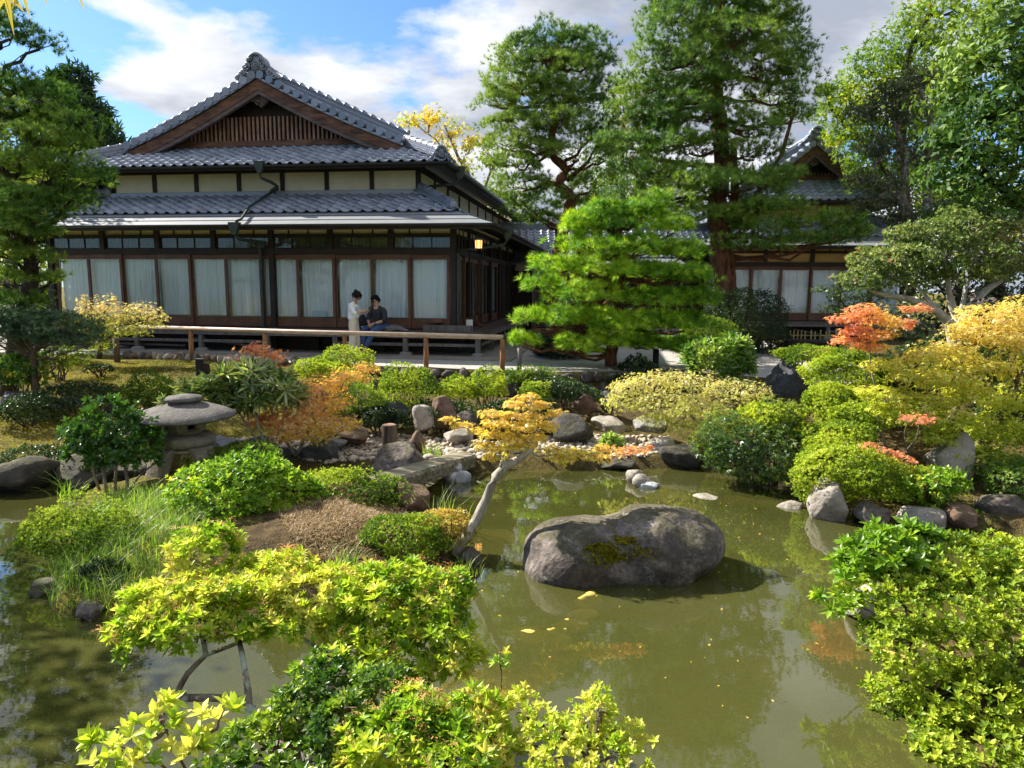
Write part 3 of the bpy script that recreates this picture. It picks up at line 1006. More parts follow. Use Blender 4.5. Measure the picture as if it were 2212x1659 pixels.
def far_curtain(Hs, k, n, a0, a1, side):
    if side or k > 5: return
    o = link('curtain', curtain_mesh(a0, a1, 77 * k + 3, side), M['curtain'])
    o.matrix_world = Hs.matrix_basis.copy()
    tag(o, f"grey-white curtain in the shaded ochre house, {ORD[k]} window from the left", 'curtain', 'curtains of the ochre house')


TH = math.radians(-8.5)
O_H = Vector((-1.53, 18.25, 0.0))
prm = dict(name='main_house', label='large dark timber house with grey tiled hip-and-gable roof, cream panels and curtained glass doors', W=11.65, side=12.0,
           doors=11, side_doors=7, side_len=7.6, bays=7, side_bays=7, full_posts=(3,), loc=O_H, rz=TH, plaster='plaster', transom=True, veranda=True,
           tp_low=150, tp_up=150, upper_len=18.5, upper_bays=7, gable_set=1.6, slats=46, curtain=main_curtain, group=None)
HOUSE = build_house(prm)
HM = Matrix.Translation(O_H) @ Matrix.Rotation(TH, 4, 'Z')
bpy.context.view_layer.update()


def hx(px, yl, zl=1.0):
    """house-local x of the point at depth yl, height zl that lies in picture column px"""
    lo, hi = -16.0, 6.0
    for _ in range(40):
        mid = (lo + hi) / 2
        if proj(HM @ Vector((mid, yl, zl)))[0] < px: lo = mid
        else: hi = mid
    return (lo + hi) / 2


# downpipes of the main house
pd = prm['out']


def funnel(parent, c, s=1.0):
    return MB().add([(c[0] + a * s, c[1] + b * s, c[2] + z * s) for a, b, z in
                     ((-.15, -.07, .10), (.15, -.07, .10), (.15, .09, .10), (-.15, .09, .10), (-.12, -.06, -.04), (.12, -.06, -.04), (.12, .08, -.04), (-.12, .08, -.04),
                      (-.05, -.04, -.22), (.05, -.04, -.22), (.05, .06, -.22), (-.05, .06, -.22))],
                    [(0, 1, 2, 3), (0, 4, 5, 1), (1, 5, 6, 2), (2, 6, 7, 3), (3, 7, 4, 0), (4, 8, 9, 5), (5, 9, 10, 6), (6, 10, 11, 7), (7, 11, 8, 4), (8, 11, 10, 9)]).build('rain_funnel', M['downpipe'], parent, fix=True)


xf = hx(561, pd['ey'] - 0.08, pd['ez'])
xw = hx(600, pd['YU'] - 0.08, 4.5)
xg2 = hx(508, -1.2, 3.2)
funnel(HOUSE, (xf, pd['ey'] - 0.10, pd['ez'] + 0.0), 0.95)
MB().tube([(xf, pd['ey'] - 0.09, pd['ez'] - 0.22), (xf + 0.02, pd['ey'] - 0.05, pd['ez'] - 0.33), (xf + 0.14, pd['ey'] + 0.25, pd['ez'] - 0.40), (xf + 0.22, pd['ey'] + 0.42, pd['ez'] - 0.48),
           (xw - 0.12, pd['YU'] - 0.25, pd['ez'] - 0.55), (xw, pd['YU'] - 0.10, pd['ez'] - 0.62), (xw, pd['YU'] - 0.10, pd['ZW'] + 0.16)], 0.042, 9).build('downpipe', M['downpipe'], HOUSE)
MB().tube([(xw, pd['YU'] - 0.12, pd['ZW'] + 0.16), (xw - 0.02, pd['YU'] - 0.2, pd['ZW'] + 0.10), ((xw + xg2) / 2 - 0.1, -pd['OT'] + 0.1, pd['ZT'] + 0.14), (xg2 + 0.12, -1.12, 3.40), (xg2, -1.2, 3.34)], 0.036, 8).build('downpipe', M['downpipe'], HOUSE)
funnel(HOUSE, (xg2, -1.24, 3.22), 0.95)
MB().tube([(xg2, -1.22, 3.0), (xg2 + 0.05, -1.1, 2.9), (xg2 + 0.35, -0.35, 2.86), (hx(562, -0.13, 2.7), -0.13, 2.80), (hx(562, -0.13, 2.7), -0.13, 2.6), (hx(562, -0.13, 2.7), -0.13, 0.64)], 0.045, 9).build('downpipe', M['downpipe'], HOUSE)
# right corner: upper and lower funnels with their return pipes
funnel(HOUSE, (pd['ex1'] + 0.10, pd['ey'] + 1.2, pd['ez'] - 0.02), 1.0)
MB().tube([(pd['ex1'] + 0.10, pd['ey'] + 1.2, pd['ez'] - 0.2), (pd['ex1'] + 0.04, pd['ey'] + 1.2, pd['ez'] - 0.36), (pd['XR'] + 0.25, pd['YU'] + 0.3, pd['ez'] - 0.42), (pd['XR'] + 0.12, pd['YU'] + 0.25, pd['ez'] - 0.5), (pd['XR'] + 0.12, pd['YU'] + 0.25, pd['ZW'] + 0.05)], 0.045, 8).build('downpipe', M['downpipe'], HOUSE)
funnel(HOUSE, (1.31, 0.6, 3.22), 1.0)
MB().tube([(1.31, 0.6, 3.0), (1.2, 0.6, 2.86), (0.5, 0.25, 2.74), (0.13, 0.1, 2.70), (0.11, -0.02, 2.62), (0.11, -0.02, 0.64)], 0.04, 8).build('downpipe', M['downpipe'], HOUSE)

# the ochre house behind the pines
prm2 = dict(name='ochre_house', label='ochre plastered timber house with tiled gable roof, half hidden behind the tall pine', W=6.6, side=9.0,
            doors=6, side_doors=2, side_len=2.4, bays=4, side_bays=4, loc=Vector((14.05, 25.2, 0.0)), rz=math.radians(-4), plaster='plaster_ochre', transom=False, veranda=True,
            tp_low=120, tp_up=140, upper_len=9.0, upper_bays=3, gable_set=1.2, slats=22, slope=0.68, curtain=far_curtain, group=None)
HOUSE2 = build_house(prm2)
HM2 = Matrix.Translation(prm2['loc']) @ Matrix.Rotation(prm2['rz'], 4, 'Z')

# ------------------------------------------------------------------ corridor between the two houses
CR = empty('connecting_corridor', (0, 0, 0))
tag(CR, 'low tiled corridor wing joining the two houses behind the young pine', 'building')
cy, cx0, cx1 = 28.5, -0.6, 9.2
RD = MB().add([(cx0, cy, 2.95), (cx1, cy, 2.95), (cx1, cy + 2.6, 4.30), (cx0, cy + 2.6, 4.30), (cx1, cy + 5.2, 2.95), (cx0, cy + 5.2, 2.95)], [(0, 1, 2, 3), (3, 2, 4, 5)]).build('roof_deck', M['wood_dark'], CR)
mg = []
tile_field(RD, (cx0, cy - 0.03, 2.99), (1, 0, 0), (0, 2.6, 1.35), cx1 - cx0, 10, 0, 0, 300, mg)
merge_tiles(mg, RD)
MB().add([(cx0, cy - 0.75, 2.72), (cx1, cy - 0.75, 2.72), (cx1, cy + 0.05, 3.0), (cx0, cy + 0.05, 3.0), (cx0, cy - 0.75, 2.67), (cx1, cy - 0.75, 2.67)], [(0, 1, 2, 3), (4, 5, 1, 0)]).build('sheet_eave', M['skirt'], CR)
ridge(RD, (cx0, cy + 2.6, 4.28), (cx1, cy + 2.6, 4.28), 0.36, 5, 'main_ridge')
MB().box((cx0, cy + 2.38, 4.22), (cx1, cy + 2.40, 4.32)).build('ridge_band', M['skirt'], CR)
MB().box((cx0, cy + 0.5, 0.0), (cx1, cy + 0.6, 3.0)).build('wall', M['wood_dark'], CR)
for k in range(8):
    x = cx0 + 0.2 + k * (cx1 - cx0 - 0.4) / 7
    MB().box((x - 0.06, cy + 0.4, 0.0), (x + 0.06, cy + 0.499, 2.95)).build('post', M['wood_dark'], CR)
MB().box((cx0, cy + 0.42, 2.30), (cx1, cy + 0.49, 2.42)).build('beam', M['wood_dark'], CR)
for k in range(5):
    x = cx0 + 0.35 + k * 1.37
    MB().box((x, cy + 0.46, 2.45), (x + 1.1, cy + 0.498, 2.9)).build('plaster_panel', M['plaster'], CR)

# slatted gate at the end of the side veranda
GT = empty('slatted_gate', HM @ Vector((1.0, 9.2, 0.0)), TH)
tag(GT, 'dark slatted lattice gate at the end of the side veranda', 'gate')
MB().box((-0.06, -0.06, 0), (0.06, 0.06, 2.5)).build('post', M['wood_grey'], GT)
MB().box((1.34, -0.06, 0), (1.46, 0.06, 2.5)).build('post', M['wood_grey'], GT)
MB().box((0.06, -0.04, 2.36), (1.34, 0.04, 2.46)).build('rail', M['wood_grey'], GT)
MB().box((0.06, -0.04, 1.62), (1.34, 0.04, 1.70)).build('rail', M['wood_grey'], GT)
for k in range(16):
    MB().box((0.061, -0.02, 0.25 + k * 0.085), (1.339, 0.015, 0.30 + k * 0.085)).build('slat', M['wood_grey'], GT)
for sg in (0, 1):
    x0 = 0.08 + sg * 0.65
    for a, b in (((x0, 1.72), (x0 + 0.58, 2.34)), ((x0, 2.34), (x0 + 0.58, 1.72)), ((x0 + 0.0, 2.03), (x0 + 0.58, 2.03))):
        MB().beam((a[0], 0.0, a[1]), (b[0], 0.0, b[1]), 0.02, 0.025, (0, 1, 0)).build('lattice_bar', M['wood_grey'], GT)
MB().box((0.06, 0.03, 0.2), (1.34, 0.05, 2.36)).build('backing', M['wood_dark'], GT)

# hanging lantern under the corner eave
lp = P(1034, 487, 17.25)
LN = empty('hanging_lantern', lp)
tag(LN, 'small metal hanging lantern glowing orange under the eave corner', 'lantern')
MB().tube([(0, 0, 0.0), (0, 0, -0.28)], 0.008, 6).build('hanging_rod', M['gutter'], LN)
MB().lathe([(0.02, 0.06), (0.08, 0.05), (0.135, 0.01), (0.14, -0.015), (0.12, -0.02)], (0, 0, -0.33), 6).build('lantern_cap', M['downpipe'], LN)


def m_emit(name, c, s):
    t = NT(name); e = t.n('Emission'); e.inputs[0].default_value = c + (1,); e.inputs[1].default_value = s
    t.l(e.outputs[0], t.out.inputs[0]); return t.m


M['lamp_glow'] = m_emit('lamp_glow', (1.0, 0.42, 0.10), 1.5)
MB().lathe([(0.075, -0.19), (0.085, 0.0)], (0, 0, -0.36), 6).build('glowing_shade', M['lamp_glow'], LN)
fr = MB()
for k in range(6):
    a = 2 * math.pi * k / 6
    fr.tube([(0.095 * math.cos(a), 0.095 * math.sin(a), -0.35), (0.088 * math.cos(a), 0.088 * math.sin(a), -0.56)], 0.009, 5)
    fr.tube([(0.088 * math.cos(a), 0.088 * math.sin(a), -0.56), (0.12 * math.cos(a), 0.12 * math.sin(a), -0.585), (0.135 * math.cos(a), 0.135 * math.sin(a), -0.61)], 0.008, 5)
fr.lathe([(0.098, 0), (0.098, 0.02)], (0, 0, -0.565), 6)
fr.build('lantern_frame', M['downpipe'], LN)

# ------------------------------------------------------------------ terrain
WATER_Z = -1.05
POND = np.array([(-16, 9.0), (-9, 9.15), (-6.6, 9.35), (-5.6, 9.75), (-4.2, 10.0), (-2.9, 10.1), (-2.0, 10.05), (-0.95, 10.3), (0.3, 10.45), (1.5, 10.5), (2.5, 10.6), (3.3, 10.55),
                 (4.2, 10.0), (3.9, 9.2), (3.75, 8.6), (4.0, 8.3), (4.9, 7.95), (6.0, 7.7), (7.5, 7.2), (7.0, 6.4), (4.6, 6.3), (3.3, 5.9), (2.85, 5.5), (2.75, 4.6), (2.45, 3.7), (1.7, 2.9), (0.5, 2.5), (-3, 2.35), (-9, 2.3), (-16, 2.3)])
ISLAND = np.array([(-5.75, 9.15), (-5.6, 8.5), (-5.1, 7.4), (-4.55, 6.4), (-4.0, 5.6), (-3.2, 5.35), (-2.2, 5.45), (-1.3, 5.9), (-0.75, 6.4), (-0.42, 6.95), (-0.75, 7.7), (-1.25, 8.3),
                   (-1.3, 8.9), (-1.8, 9.35), (-3.0, 9.4), (-4.2, 9.6), (-5.2, 9.55)])
EDGE = np.array([(-60, 24), (-20, 18.6), (-9.8, 17.2), (-7.7, 16.55), (-3.8, 15.35), (-0.2, 14.5), (1.0, 14.3), (2.6, 14.5), (3.4, 14.6), (4.2, 14.0), (5.5, 13.2), (8, 12.2), (14, 11), (60, 9)])


def sdist(pts, poly):
    """signed distance, positive inside"""
    x, y = pts[:, 0], pts[:, 1]; ins = np.zeros(len(pts), bool); best = np.full(len(pts), 1e9)
    n = len(poly)
    for i in range(n):
        a = poly[i]; b = poly[(i + 1) % n]; e = b - a
        t = np.clip(((x - a[0]) * e[0] + (y - a[1]) * e[1]) / (e @ e), 0, 1)
        best = np.minimum(best, np.hypot(x - a[0] - t * e[0], y - a[1] - t * e[1]))
        c = ((a[1] > y) != (b[1] > y)) & (x < (b[0] - a[0]) * (y - a[1]) / (b[1] - a[1] + 1e-12) + a[0])
        ins ^= c
    return np.where(ins, best, -best)


def sm(t):
    t = np.clip(t, 0, 1); return t * t * (3 - 2 * t)


_rs = np.random.RandomState(5)
_wk = _rs.normal(size=(14, 2)) * np.repeat([0.6, 1.4, 3.0], [4, 5, 5])[:, None]
_wp = _rs.uniform(0, 6.28, 14)


def wob2(x, y):
    s = np.zeros_like(x)
    for k in range(14):
        s += np.sin(_wk[k, 0] * x + _wk[k, 1] * y + _wp[k]) * (0.5 if k < 4 else 0.25 if k < 9 else 0.12)
    return s / 2.0


def terrain(x, y):
    x = np.atleast_1d(np.asarray(x, float)); y = np.atleast_1d(np.asarray(y, float))
    pts = np.stack([x, y], 1)
    dp = sdist(pts, POND); di = sdist(pts, ISLAND)
    ey = np.interp(x, EDGE[:, 0], EDGE[:, 1])
    w = wob2(x, y)
    # far side
    s = np.maximum(-dp, 0); q = np.maximum(ey - y, 0); t = s / (s + q + 1e-6)
    eh = np.interp(x, [-60, -6, -4.2, -3.2, 2.4, 3.6, 60], [-0.02, -0.04, -0.12, -0.50, -0.50, -0.06, -0.02])
    lo = np.interp(x, [-60, -6.5, -5, 60], [-0.70, -0.72, -0.88, -0.88])
    t0 = np.interp(x, [-60, -6, -4, 3, 4.5, 60], [0.0, 0.0, 0.30, 0.35, 0.0, 0.0])
    far = lo + (eh - lo) * sm((t - t0) / (1 - t0)) + 0.05 * w * sm(s / 0.6)
    far = np.where(y >= ey, 0.0, far)
    far = np.where(s < 0.15, WATER_Z - 0.05 + (far - WATER_Z + 0.05) * sm(s / 0.15), far)
    # near side
    near = -1.1 + np.where(x > 1.2, 0.35, 1.15) * sm(s / 2.0) + 0.04 * w
    k = sm((y - 6.6) / 0.8)
    land = near * (1 - k) + far * k
    bed = WATER_Z - 0.06 - 0.44 * sm(np.minimum(dp, -di) / 0.6) + 0.03 * w
    isl = WATER_Z - 0.06 + 0.20 * sm(di / 0.22) + 0.26 * sm((di - 0.2) / 0.9) + 0.05 * w * sm(di / 0.4)
    z = np.where(di > 0, isl, np.where(dp > 0, bed, land))
    return z


def hz(x, y):
    return float(terrain(x, y)[0])


def axis(parts):
    out = []
    for a, b, st in parts: out += list(np.arange(a, b, st))
    return np.array(out)


gx = axis([(-400, -60, 40), (-60, -24, 4), (-24, -14, 0.6), (-14, 9, 0.11), (9, 16, 0.4), (16, 60, 4), (60, 401, 40)])
gy = axis([(-60, -6, 6), (-6, 2, 0.4), (2, 17.6, 0.11), (17.6, 40, 1.5), (40, 100, 8), (100, 701, 60)])
GX, GY = np.meshgrid(gx, gy)
GZ = terrain(GX.ravel(), GY.ravel())
nxg = len(gx)
ii, jj = np.meshgrid(np.arange(nxg - 1), np.arange(len(gy) - 1))
a_ = (jj * nxg + ii).ravel()
Fg = np.stack([a_, a_ + 1, a_ + nxg + 1, a_ + nxg], 1)


def m_ground():
    t = NT('garden_soil_and_moss'); c = t.geo()
    n1 = t.noise(c, 0.9, 4, 0.6); n2 = t.noise(c, 9, 5, 0.7); n3 = t.noise(c, 55, 2, 0.6)
    soil = t.ramp(n2, [(0.3, (0.030, 0.021, 0.012)), (0.7, (0.13, 0.09, 0.05))])
    moss = t.ramp(t.math('ADD', t.math('MULTIPLY', n2, 0.6), t.math('MULTIPLY', n3, 0.4)), [(0.36, (0.050, 0.055, 0.008)), (0.52, (0.16, 0.145, 0.02)), (0.68, (0.33, 0.26, 0.05))])
    f = t.ramp(t.math('ADD', t.math('MULTIPLY', n1, 0.7), t.math('MULTIPLY', n2, 0.3)), [(0.42, (0, 0, 0)), (0.55, (1, 1, 1))])
    a = t.n('Attribute', attribute_name='tint')
    f2 = t.math('MULTIPLY', a.outputs['Fac'], t.math('ADD', 0.35, t.math('MULTIPLY', f, 0.65)))
    col = t.mix(f2, soil, moss)
    sx = t.n('SeparateXYZ'); t.l(c, sx.inputs[0])
    mud = t.ramp(n2, [(0.3, (0.05, 0.046, 0.015)), (0.7, (0.11, 0.095, 0.035))])
    col = t.mix(t.ramp(t.math('MULTIPLY', sx.outputs[2], -0.5), [(0.535, (0, 0, 0)), (0.56, (1, 1, 1))]), col, mud)
    return t.principled(col, 0.95, t.bump(t.math('ADD', n2, n3), 0.9, 0.04), spec=0.1)


xg_, yg_ = GX.ravel(), GY.ravel()
mossy = np.where((xg_ < -4.2) & (yg_ > 9.3), 1.0, np.where((yg_ > 40) | (xg_ > 15) | (xg_ < -15), 0.9, 0.35))
di_ = sdist(np.stack([xg_, yg_], 1), ISLAND)
mossy = np.where(di_ > 0, np.where(xg_ < -2.6, 0.85, 0.12), mossy)
ground = link('ground', np_mesh('ground', np.stack([xg_, yg_, GZ], 1), Fg, tint=mossy, smooth=True), m_ground())
tag(ground, 'mossy garden soil round the pond', None, None, 'structure')

# ------------------------------------------------------------------ gravel terrace and concrete apron


def m_gravel():
    t = NT('pale_gravel'); c = t.geo()
    v = t.n('TexVoronoi'); v.inputs['Scale'].default_value = 42; t.l(c, v.inputs['Vector'])
    n = t.noise(c, 1.3, 5, 0.6); n2 = t.noise(c, 70, 3, 0.6)
    col = t.ramp(t.math('ADD', t.math('MULTIPLY', v.outputs['Distance'], 0.5), t.math('MULTIPLY', n2, 0.7)), [(0.25, (0.12, 0.115, 0.11)), (0.7, (0.50, 0.48, 0.45))])
    col = t.mix(t.math('MULTIPLY', t.ramp(n, [(0.45, (0, 0, 0)), (0.7, (1, 1, 1))]), 0.5), col, (0.34, 0.28, 0.20))
    return t.principled(col, 0.95, t.bump(v.outputs['Distance'], 0.9, 0.02), spec=0.15)


ge = [(x, y) for x, y in EDGE if -40 <= x <= 40]
V = []; Fc = []
xs_ = np.arange(-22, 8.8, 0.3)
for x in xs_:
    y0 = np.interp(x, EDGE[:, 0], EDGE[:, 1]) + 0.16 + (0.10 * math.sin(x * 1.7) if x > 2.5 else 0)
    V += [(x, y0 + max(0.0, x - 6.6) * 2.2, 0.006), (x, 33.0, 0.006)]
Fc = [(2 * i, 2 * i + 2, 2 * i + 3, 2 * i + 1) for i in range(len(xs_) - 1)]
M['gravel'] = m_gravel()
gv = MB().add(V, Fc).build('gravel_path', M['gravel'])
tag(gv, 'pale gravel terrace between the houses and the garden bank', None, None, 'structure')
ap = MB()
cs = [HM @ Vector(p) for p in ((-12.9, -1.62, 0.0), (1.75, -1.62, 0.0), (1.75, 12, 0.0), (-12.9, 12, 0.0))]
ap.add([(c.x, c.y, 0.001) for c in cs] + [(c.x, c.y, 0.035) for c in cs], [(4, 5, 6, 7), (0, 1, 5, 4), (1, 2, 6, 5), (3, 0, 4, 7)])
apo = ap.build('concrete_apron', M['concrete'])
tag(apo, 'concrete apron under the veranda of the main house', None, None, 'structure')
# paving slabs of the apron edge
stones = MB()

# ------------------------------------------------------------------ water


def m_water():
    t = NT('murky_green_pond_water'); c = t.geo()
    n = t.noise(c, 0.55, 4, 0.5)
    n2 = t.noise(c, 22, 5, 0.7)
    col = t.ramp(n, [(0.35, (0.118, 0.128, 0.030)), (0.65, (0.168, 0.172, 0.050))])
    sp = t.ramp(n2, [(0.70, (0, 0, 0)), (0.74, (1, 1, 1))])
    col = t.mix(t.math('MULTIPLY', sp, 0.35), col, (0.24, 0.22, 0.08))
    d = t.n('BsdfDiffuse'); t.l(col, d.inputs[0])
    tr = t.n('BsdfTransparent'); tr.inputs[0].default_value = (0.95, 0.87, 0.42, 1)
    m1 = t.n('MixShader'); m1.inputs[0].default_value = 0.38
    t.l(tr.outputs[0], m1.inputs[1]); t.l(d.outputs[0], m1.inputs[2])
    g = t.n('BsdfGlossy'); g.inputs['Roughness'].default_value = 0.012
    rip = t.noise(t.geo((1, 1.8, 1)), 3.2, 3, 0.5)
    bp = t.bump(rip, 0.014, 0.05)
    t.l(bp, g.inputs['Normal'])
    fr = t.n('Fresnel'); fr.inputs['IOR'].default_value = 1.36; t.l(bp, fr.inputs['Normal'])
    m2 = t.n('MixShader'); t.l(t.math('MULTIPLY', fr.outputs[0], 2.4), m2.inputs[0])
    t.l(m1.outputs[0], m2.inputs[1]); t.l(g.outputs[0], m2.inputs[2])
    t.l(m2.outputs[0], t.out.inputs[0])
    return t.m


M['water'] = m_water()
wx = np.arange(-17, 8.6, 0.8); wy = np.arange(1.8, 11.3, 0.6)
WX, WY = np.meshgrid(wx, wy); nw = len(wx)
ii, jj = np.meshgrid(np.arange(nw - 1), np.arange(len(wy) - 1)); a_ = (jj * nw + ii).ravel()
wo = link('pond_water', np_mesh('pond_water', np.stack([WX.ravel(), WY.ravel(), np.full(WX.size, WATER_Z)], 1), np.stack([a_, a_ + 1, a_ + nw + 1, a_ + nw], 1)), M['water'])
tag(wo, 'still murky green pond water', None, None, 'structure')

# ------------------------------------------------------------------ leaves
def unit(a):
    return a / (np.linalg.norm(a, axis=-1, keepdims=True) + 1e-12)


def leaf4(l=1.0, w=0.22, f=0.07):
    return np.array([(0, 0, 0), (0.45 * l, w, f), (l, 0, -0.05 * l), (0.45 * l, -w, f)], float), np.array([(0, 1, 2, 3)])


def leaf6(l=1.0, w=0.20, f=0.06, droop=0.12):
    V = np.array([(0, 0, 0), (0.33 * l, w * 0.92, f), (0.68 * l, w, f - droop * 0.35), (l, 0, -droop), (0.68 * l, -w, f - droop * 0.35), (0.33 * l, -w * 0.92, f)], float)
    return V, np.array([(0, 1, 2, 3), (0, 3, 4, 5)])


def rosette(n, leaf, spread=(0.5, 1.25), seed=1, z0=0.0):
    """n leaves round a shoot tip that points along +z"""
    rs = np.random.RandomState(seed); Vs = []; Fs = []; o = 0
    for k in range(n):
        V, Fq = leaf; a = 2.39996 * k + rs.uniform(-0.3, 0.3); e = spread[0] + (spread[1] - spread[0]) * (1 - k / max(1, n - 1)) + rs.uniform(-0.15, 0.15)
        s = rs.uniform(0.75, 1.1); R = V * s
        ca, sa = math.cos(math.pi / 2 - e), math.sin(math.pi / 2 - e)
        R = np.stack([R[:, 0] * ca - R[:, 2] * sa, R[:, 1], R[:, 0] * sa + R[:, 2] * ca], 1)
        c, s2 = math.cos(a), math.sin(a)
        R = np.stack([R[:, 0] * c - R[:, 1] * s2, R[:, 0] * s2 + R[:, 1] * c, R[:, 2] + z0 * k / n], 1)
        Vs.append(R); Fs.append(Fq + o); o += len(V)
    return np.concatenate(Vs), np.concatenate(Fs)


def maple_leaf(lobes=5):
    angs = {3: (-50, 0, 50), 5: (-95, -45, 0, 45, 95)}[lobes]; lens = {3: (0.8, 1.0, 0.8), 5: (0.55, 0.85, 1.0, 0.85, 0.55)}[lobes]
    V = [(0, 0, 0)]; inner = []; tips = []
    for i in range(lobes + 1):
        if i == 0: a = angs[0] - 25
        elif i == lobes: a = angs[-1] + 25
        else: a = (angs[i - 1] + angs[i]) / 2
        r = 0.30; V.append((r * math.cos(math.radians(a)), r * math.sin(math.radians(a)), 0.02)); inner.append(len(V) - 1)
    for a, l in zip(angs, lens):
        V.append((l * math.cos(math.radians(a)), l * math.sin(math.radians(a)), -0.10 * l)); tips.append(len(V) - 1)
    Fq = [(0, inner[i], tips[i], inner[i + 1]) for i in range(lobes)]
    return np.array(V, float), np.array(Fq)


def tuft(n, w, seed, cone=1.25, bend=0.12):
    rs = np.random.RandomState(seed); V = []; Fq = []
    for k in range(n):
        th = cone * math.sqrt(rs.uniform(0.02, 1)); ph = rs.uniform(0, 6.283); l = rs.uniform(0.7, 1.05)
        d = np.array([math.sin(th) * math.cos(ph), math.sin(th) * math.sin(ph), math.cos(th)])
        s = unit(np.cross(d, [0.2, 0.3, 0.9])) * w
        b = d * 0.05 + np.array([0, 0, rs.uniform(-0.15, 0.1)])
        t = b + d * l + np.array([0, 0, -bend * l * math.sin(th)])
        o = len(V); V += [b - s, b + s, t]; Fq.append((o, o + 1, o + 2))
    return np.array(V), np.array(Fq)


def scatter(tmpls, pts, axis_z, size, rs, tint, spin=None):
    """place templates at pts with their +z along axis_z, random spin; returns V, F, tint"""
    z = unit(axis_z); n = len(pts)
    rv = rs.normal(size=(n, 3)) if spin is None else spin
    x = unit(np.cross(rv, z)); y = np.cross(z, x)
    pick = rs.randint(0, len(tmpls), n); Vs = []; Fs = []; Ts = []; off = 0
    for k, (Vt, Ft) in enumerate(tmpls):
        i = np.where(pick == k)[0]
        if not len(i): continue
        W_ = pts[i][:, None, :] + size[i][:, None, None] * (Vt[None, :, 0:1] * x[i][:, None, :] + Vt[None, :, 1:2] * y[i][:, None, :] + Vt[None, :, 2:3] * z[i][:, None, :])
        Vs.append(W_.reshape(-1, 3)); Fs.append((Ft[None] + (np.arange(len(i)) * len(Vt))[:, None, None] + off).reshape(-1, Ft.shape[1]))
        Ts.append(np.repeat(tint[i], len(Vt))); off += len(i) * len(Vt)
    return np.concatenate(Vs), np.concatenate(Fs), np.concatenate(Ts)


class Lump:
    """slowly varying noise on directions, for uneven outlines"""
    def __init__(self, rs, amp, freq=3.0, n=10):
        self.k = rs.normal(size=(n, 3)) * freq; self.p = rs.uniform(0, 6.28, n); self.a = amp / math.sqrt(n) * 1.4

    def __call__(self, d):
        return np.sin(d @ self.k.T + self.p).sum(1) * self.a


def sphere_dirs(rs, n, zmin=-1.0):
    z = rs.uniform(zmin, 1, n); a = rs.uniform(0, 6.2832, n); r = np.sqrt(1 - z * z)
    return np.stack([r * np.cos(a), r * np.sin(a), z], 1)


def blob_points(blobs, n, rs, shell=(0.8, 1.03), zmin=-0.55, lump=0.14, freq=2.6):
    """points near the surface of a union of ellipsoids [(c, r)], outward normals"""
    ar = np.array([(r[0] * r[1] + r[0] * r[2] + r[1] * r[2]) for c, r in blobs]); ar = ar / ar.sum()
    P_, N_ = [], []
    for (c, r), a in zip(blobs, ar):
        m = max(4, int(n * a)); c = np.array(c, float); r = np.array(r, float)
        d = sphere_dirs(rs, m, zmin); L = Lump(rs, lump, freq)
        f = (1 + L(d)) * (shell[0] + (shell[1] - shell[0]) * rs.uniform(0, 1, m) ** 0.55)
        f = f * np.where(rs.uniform(size=m) < 0.07, 1 + rs.uniform(0.03, 0.16, m), 1.0)
        p = c + d * r * f[:, None]; nn = unit(d / r)
        keep = np.ones(m, bool)
        for (c2, r2) in blobs:
            if c2 is c or np.allclose(c2, c): continue
            q = (p - np.array(c2)) / np.array(r2)
            keep &= (q * q).sum(1) > 0.62
        P_.append(p[keep]); N_.append(nn[keep])
    return np.concatenate(P_), np.concatenate(N_)


def tint_for(pts, rs, base=0.5, var=0.35, freq=2.5, patch=0.25):
    L = Lump(rs, 1.0, freq)
    return np.clip(base + rs.normal(size=len(pts)) * var * 0.5 + patch * L(pts), 0.01, 0.99)


def limb(mb, p0, p1, r0, r1, seg=5, wob=0.08, rnd=random, sag=0.0, n=7):
    p0 = Vector(p0); p1 = Vector(p1); L = (p1 - p0).length; pts = []; rad = []
    for i in range(seg + 1):
        q = i / seg; p = p0.lerp(p1, q)
        if 0 < i < seg:
            p += Vector((rnd.uniform(-1, 1), rnd.uniform(-1, 1), rnd.uniform(-1, 1))) * (wob * L)
        p.z -= sag * L * 4 * q * (1 - q)
        pts.append(p); rad.append(r0 + (r1 - r0) * q)
    mb.tube(pts, rad, n, cap=True)
    return pts


# foliage colours (over the per-leaf tint)
ML = {}
ML['azalea'] = m_leaf('azalea_leaf', [(0.0, (0.09, 0.17, 0.012)), (0.45, (0.26, 0.37, 0.022)), (1.0, (0.52, 0.58, 0.055))], 0.45, 0.03, 0.5)
ML['azalea_green'] = m_leaf('azalea_leaf_green', [(0.0, (0.06, 0.135, 0.010)), (0.5, (0.17, 0.28, 0.018)), (1.0, (0.38, 0.46, 0.045))], 0.42, 0.03, 0.5)
ML['azalea_pale'] = m_leaf('azalea_leaf_pale', [(0.0, (0.20, 0.19, 0.03)), (0.5, (0.42, 0.35, 0.07)), (1.0, (0.62, 0.46, 0.14))], 0.40, 0.04)
ML['hedge'] = m_leaf('dark_hedge_leaf', [(0.0, (0.012, 0.032, 0.008)), (0.6, (0.030, 0.068, 0.015)), (1.0, (0.075, 0.13, 0.025))], 0.25, 0.06)
ML['bush'] = m_leaf('glossy_bush_leaf', [(0.0, (0.075, 0.18, 0.012)), (0.5, (0.21, 0.37, 0.022)), (0.95, (0.42, 0.54, 0.05)), (1.0, (0.60, 0.54, 0.05))], 0.46, 0.045, 0.4)
ML['camellia'] = m_leaf('camellia_leaf', [(0.0, (0.035, 0.10, 0.012)), (0.6, (0.10, 0.22, 0.028)), (0.96, (0.24, 0.36, 0.06)), (1.0, (0.52, 0.42, 0.04))], 0.34, 0.06, 0.35)
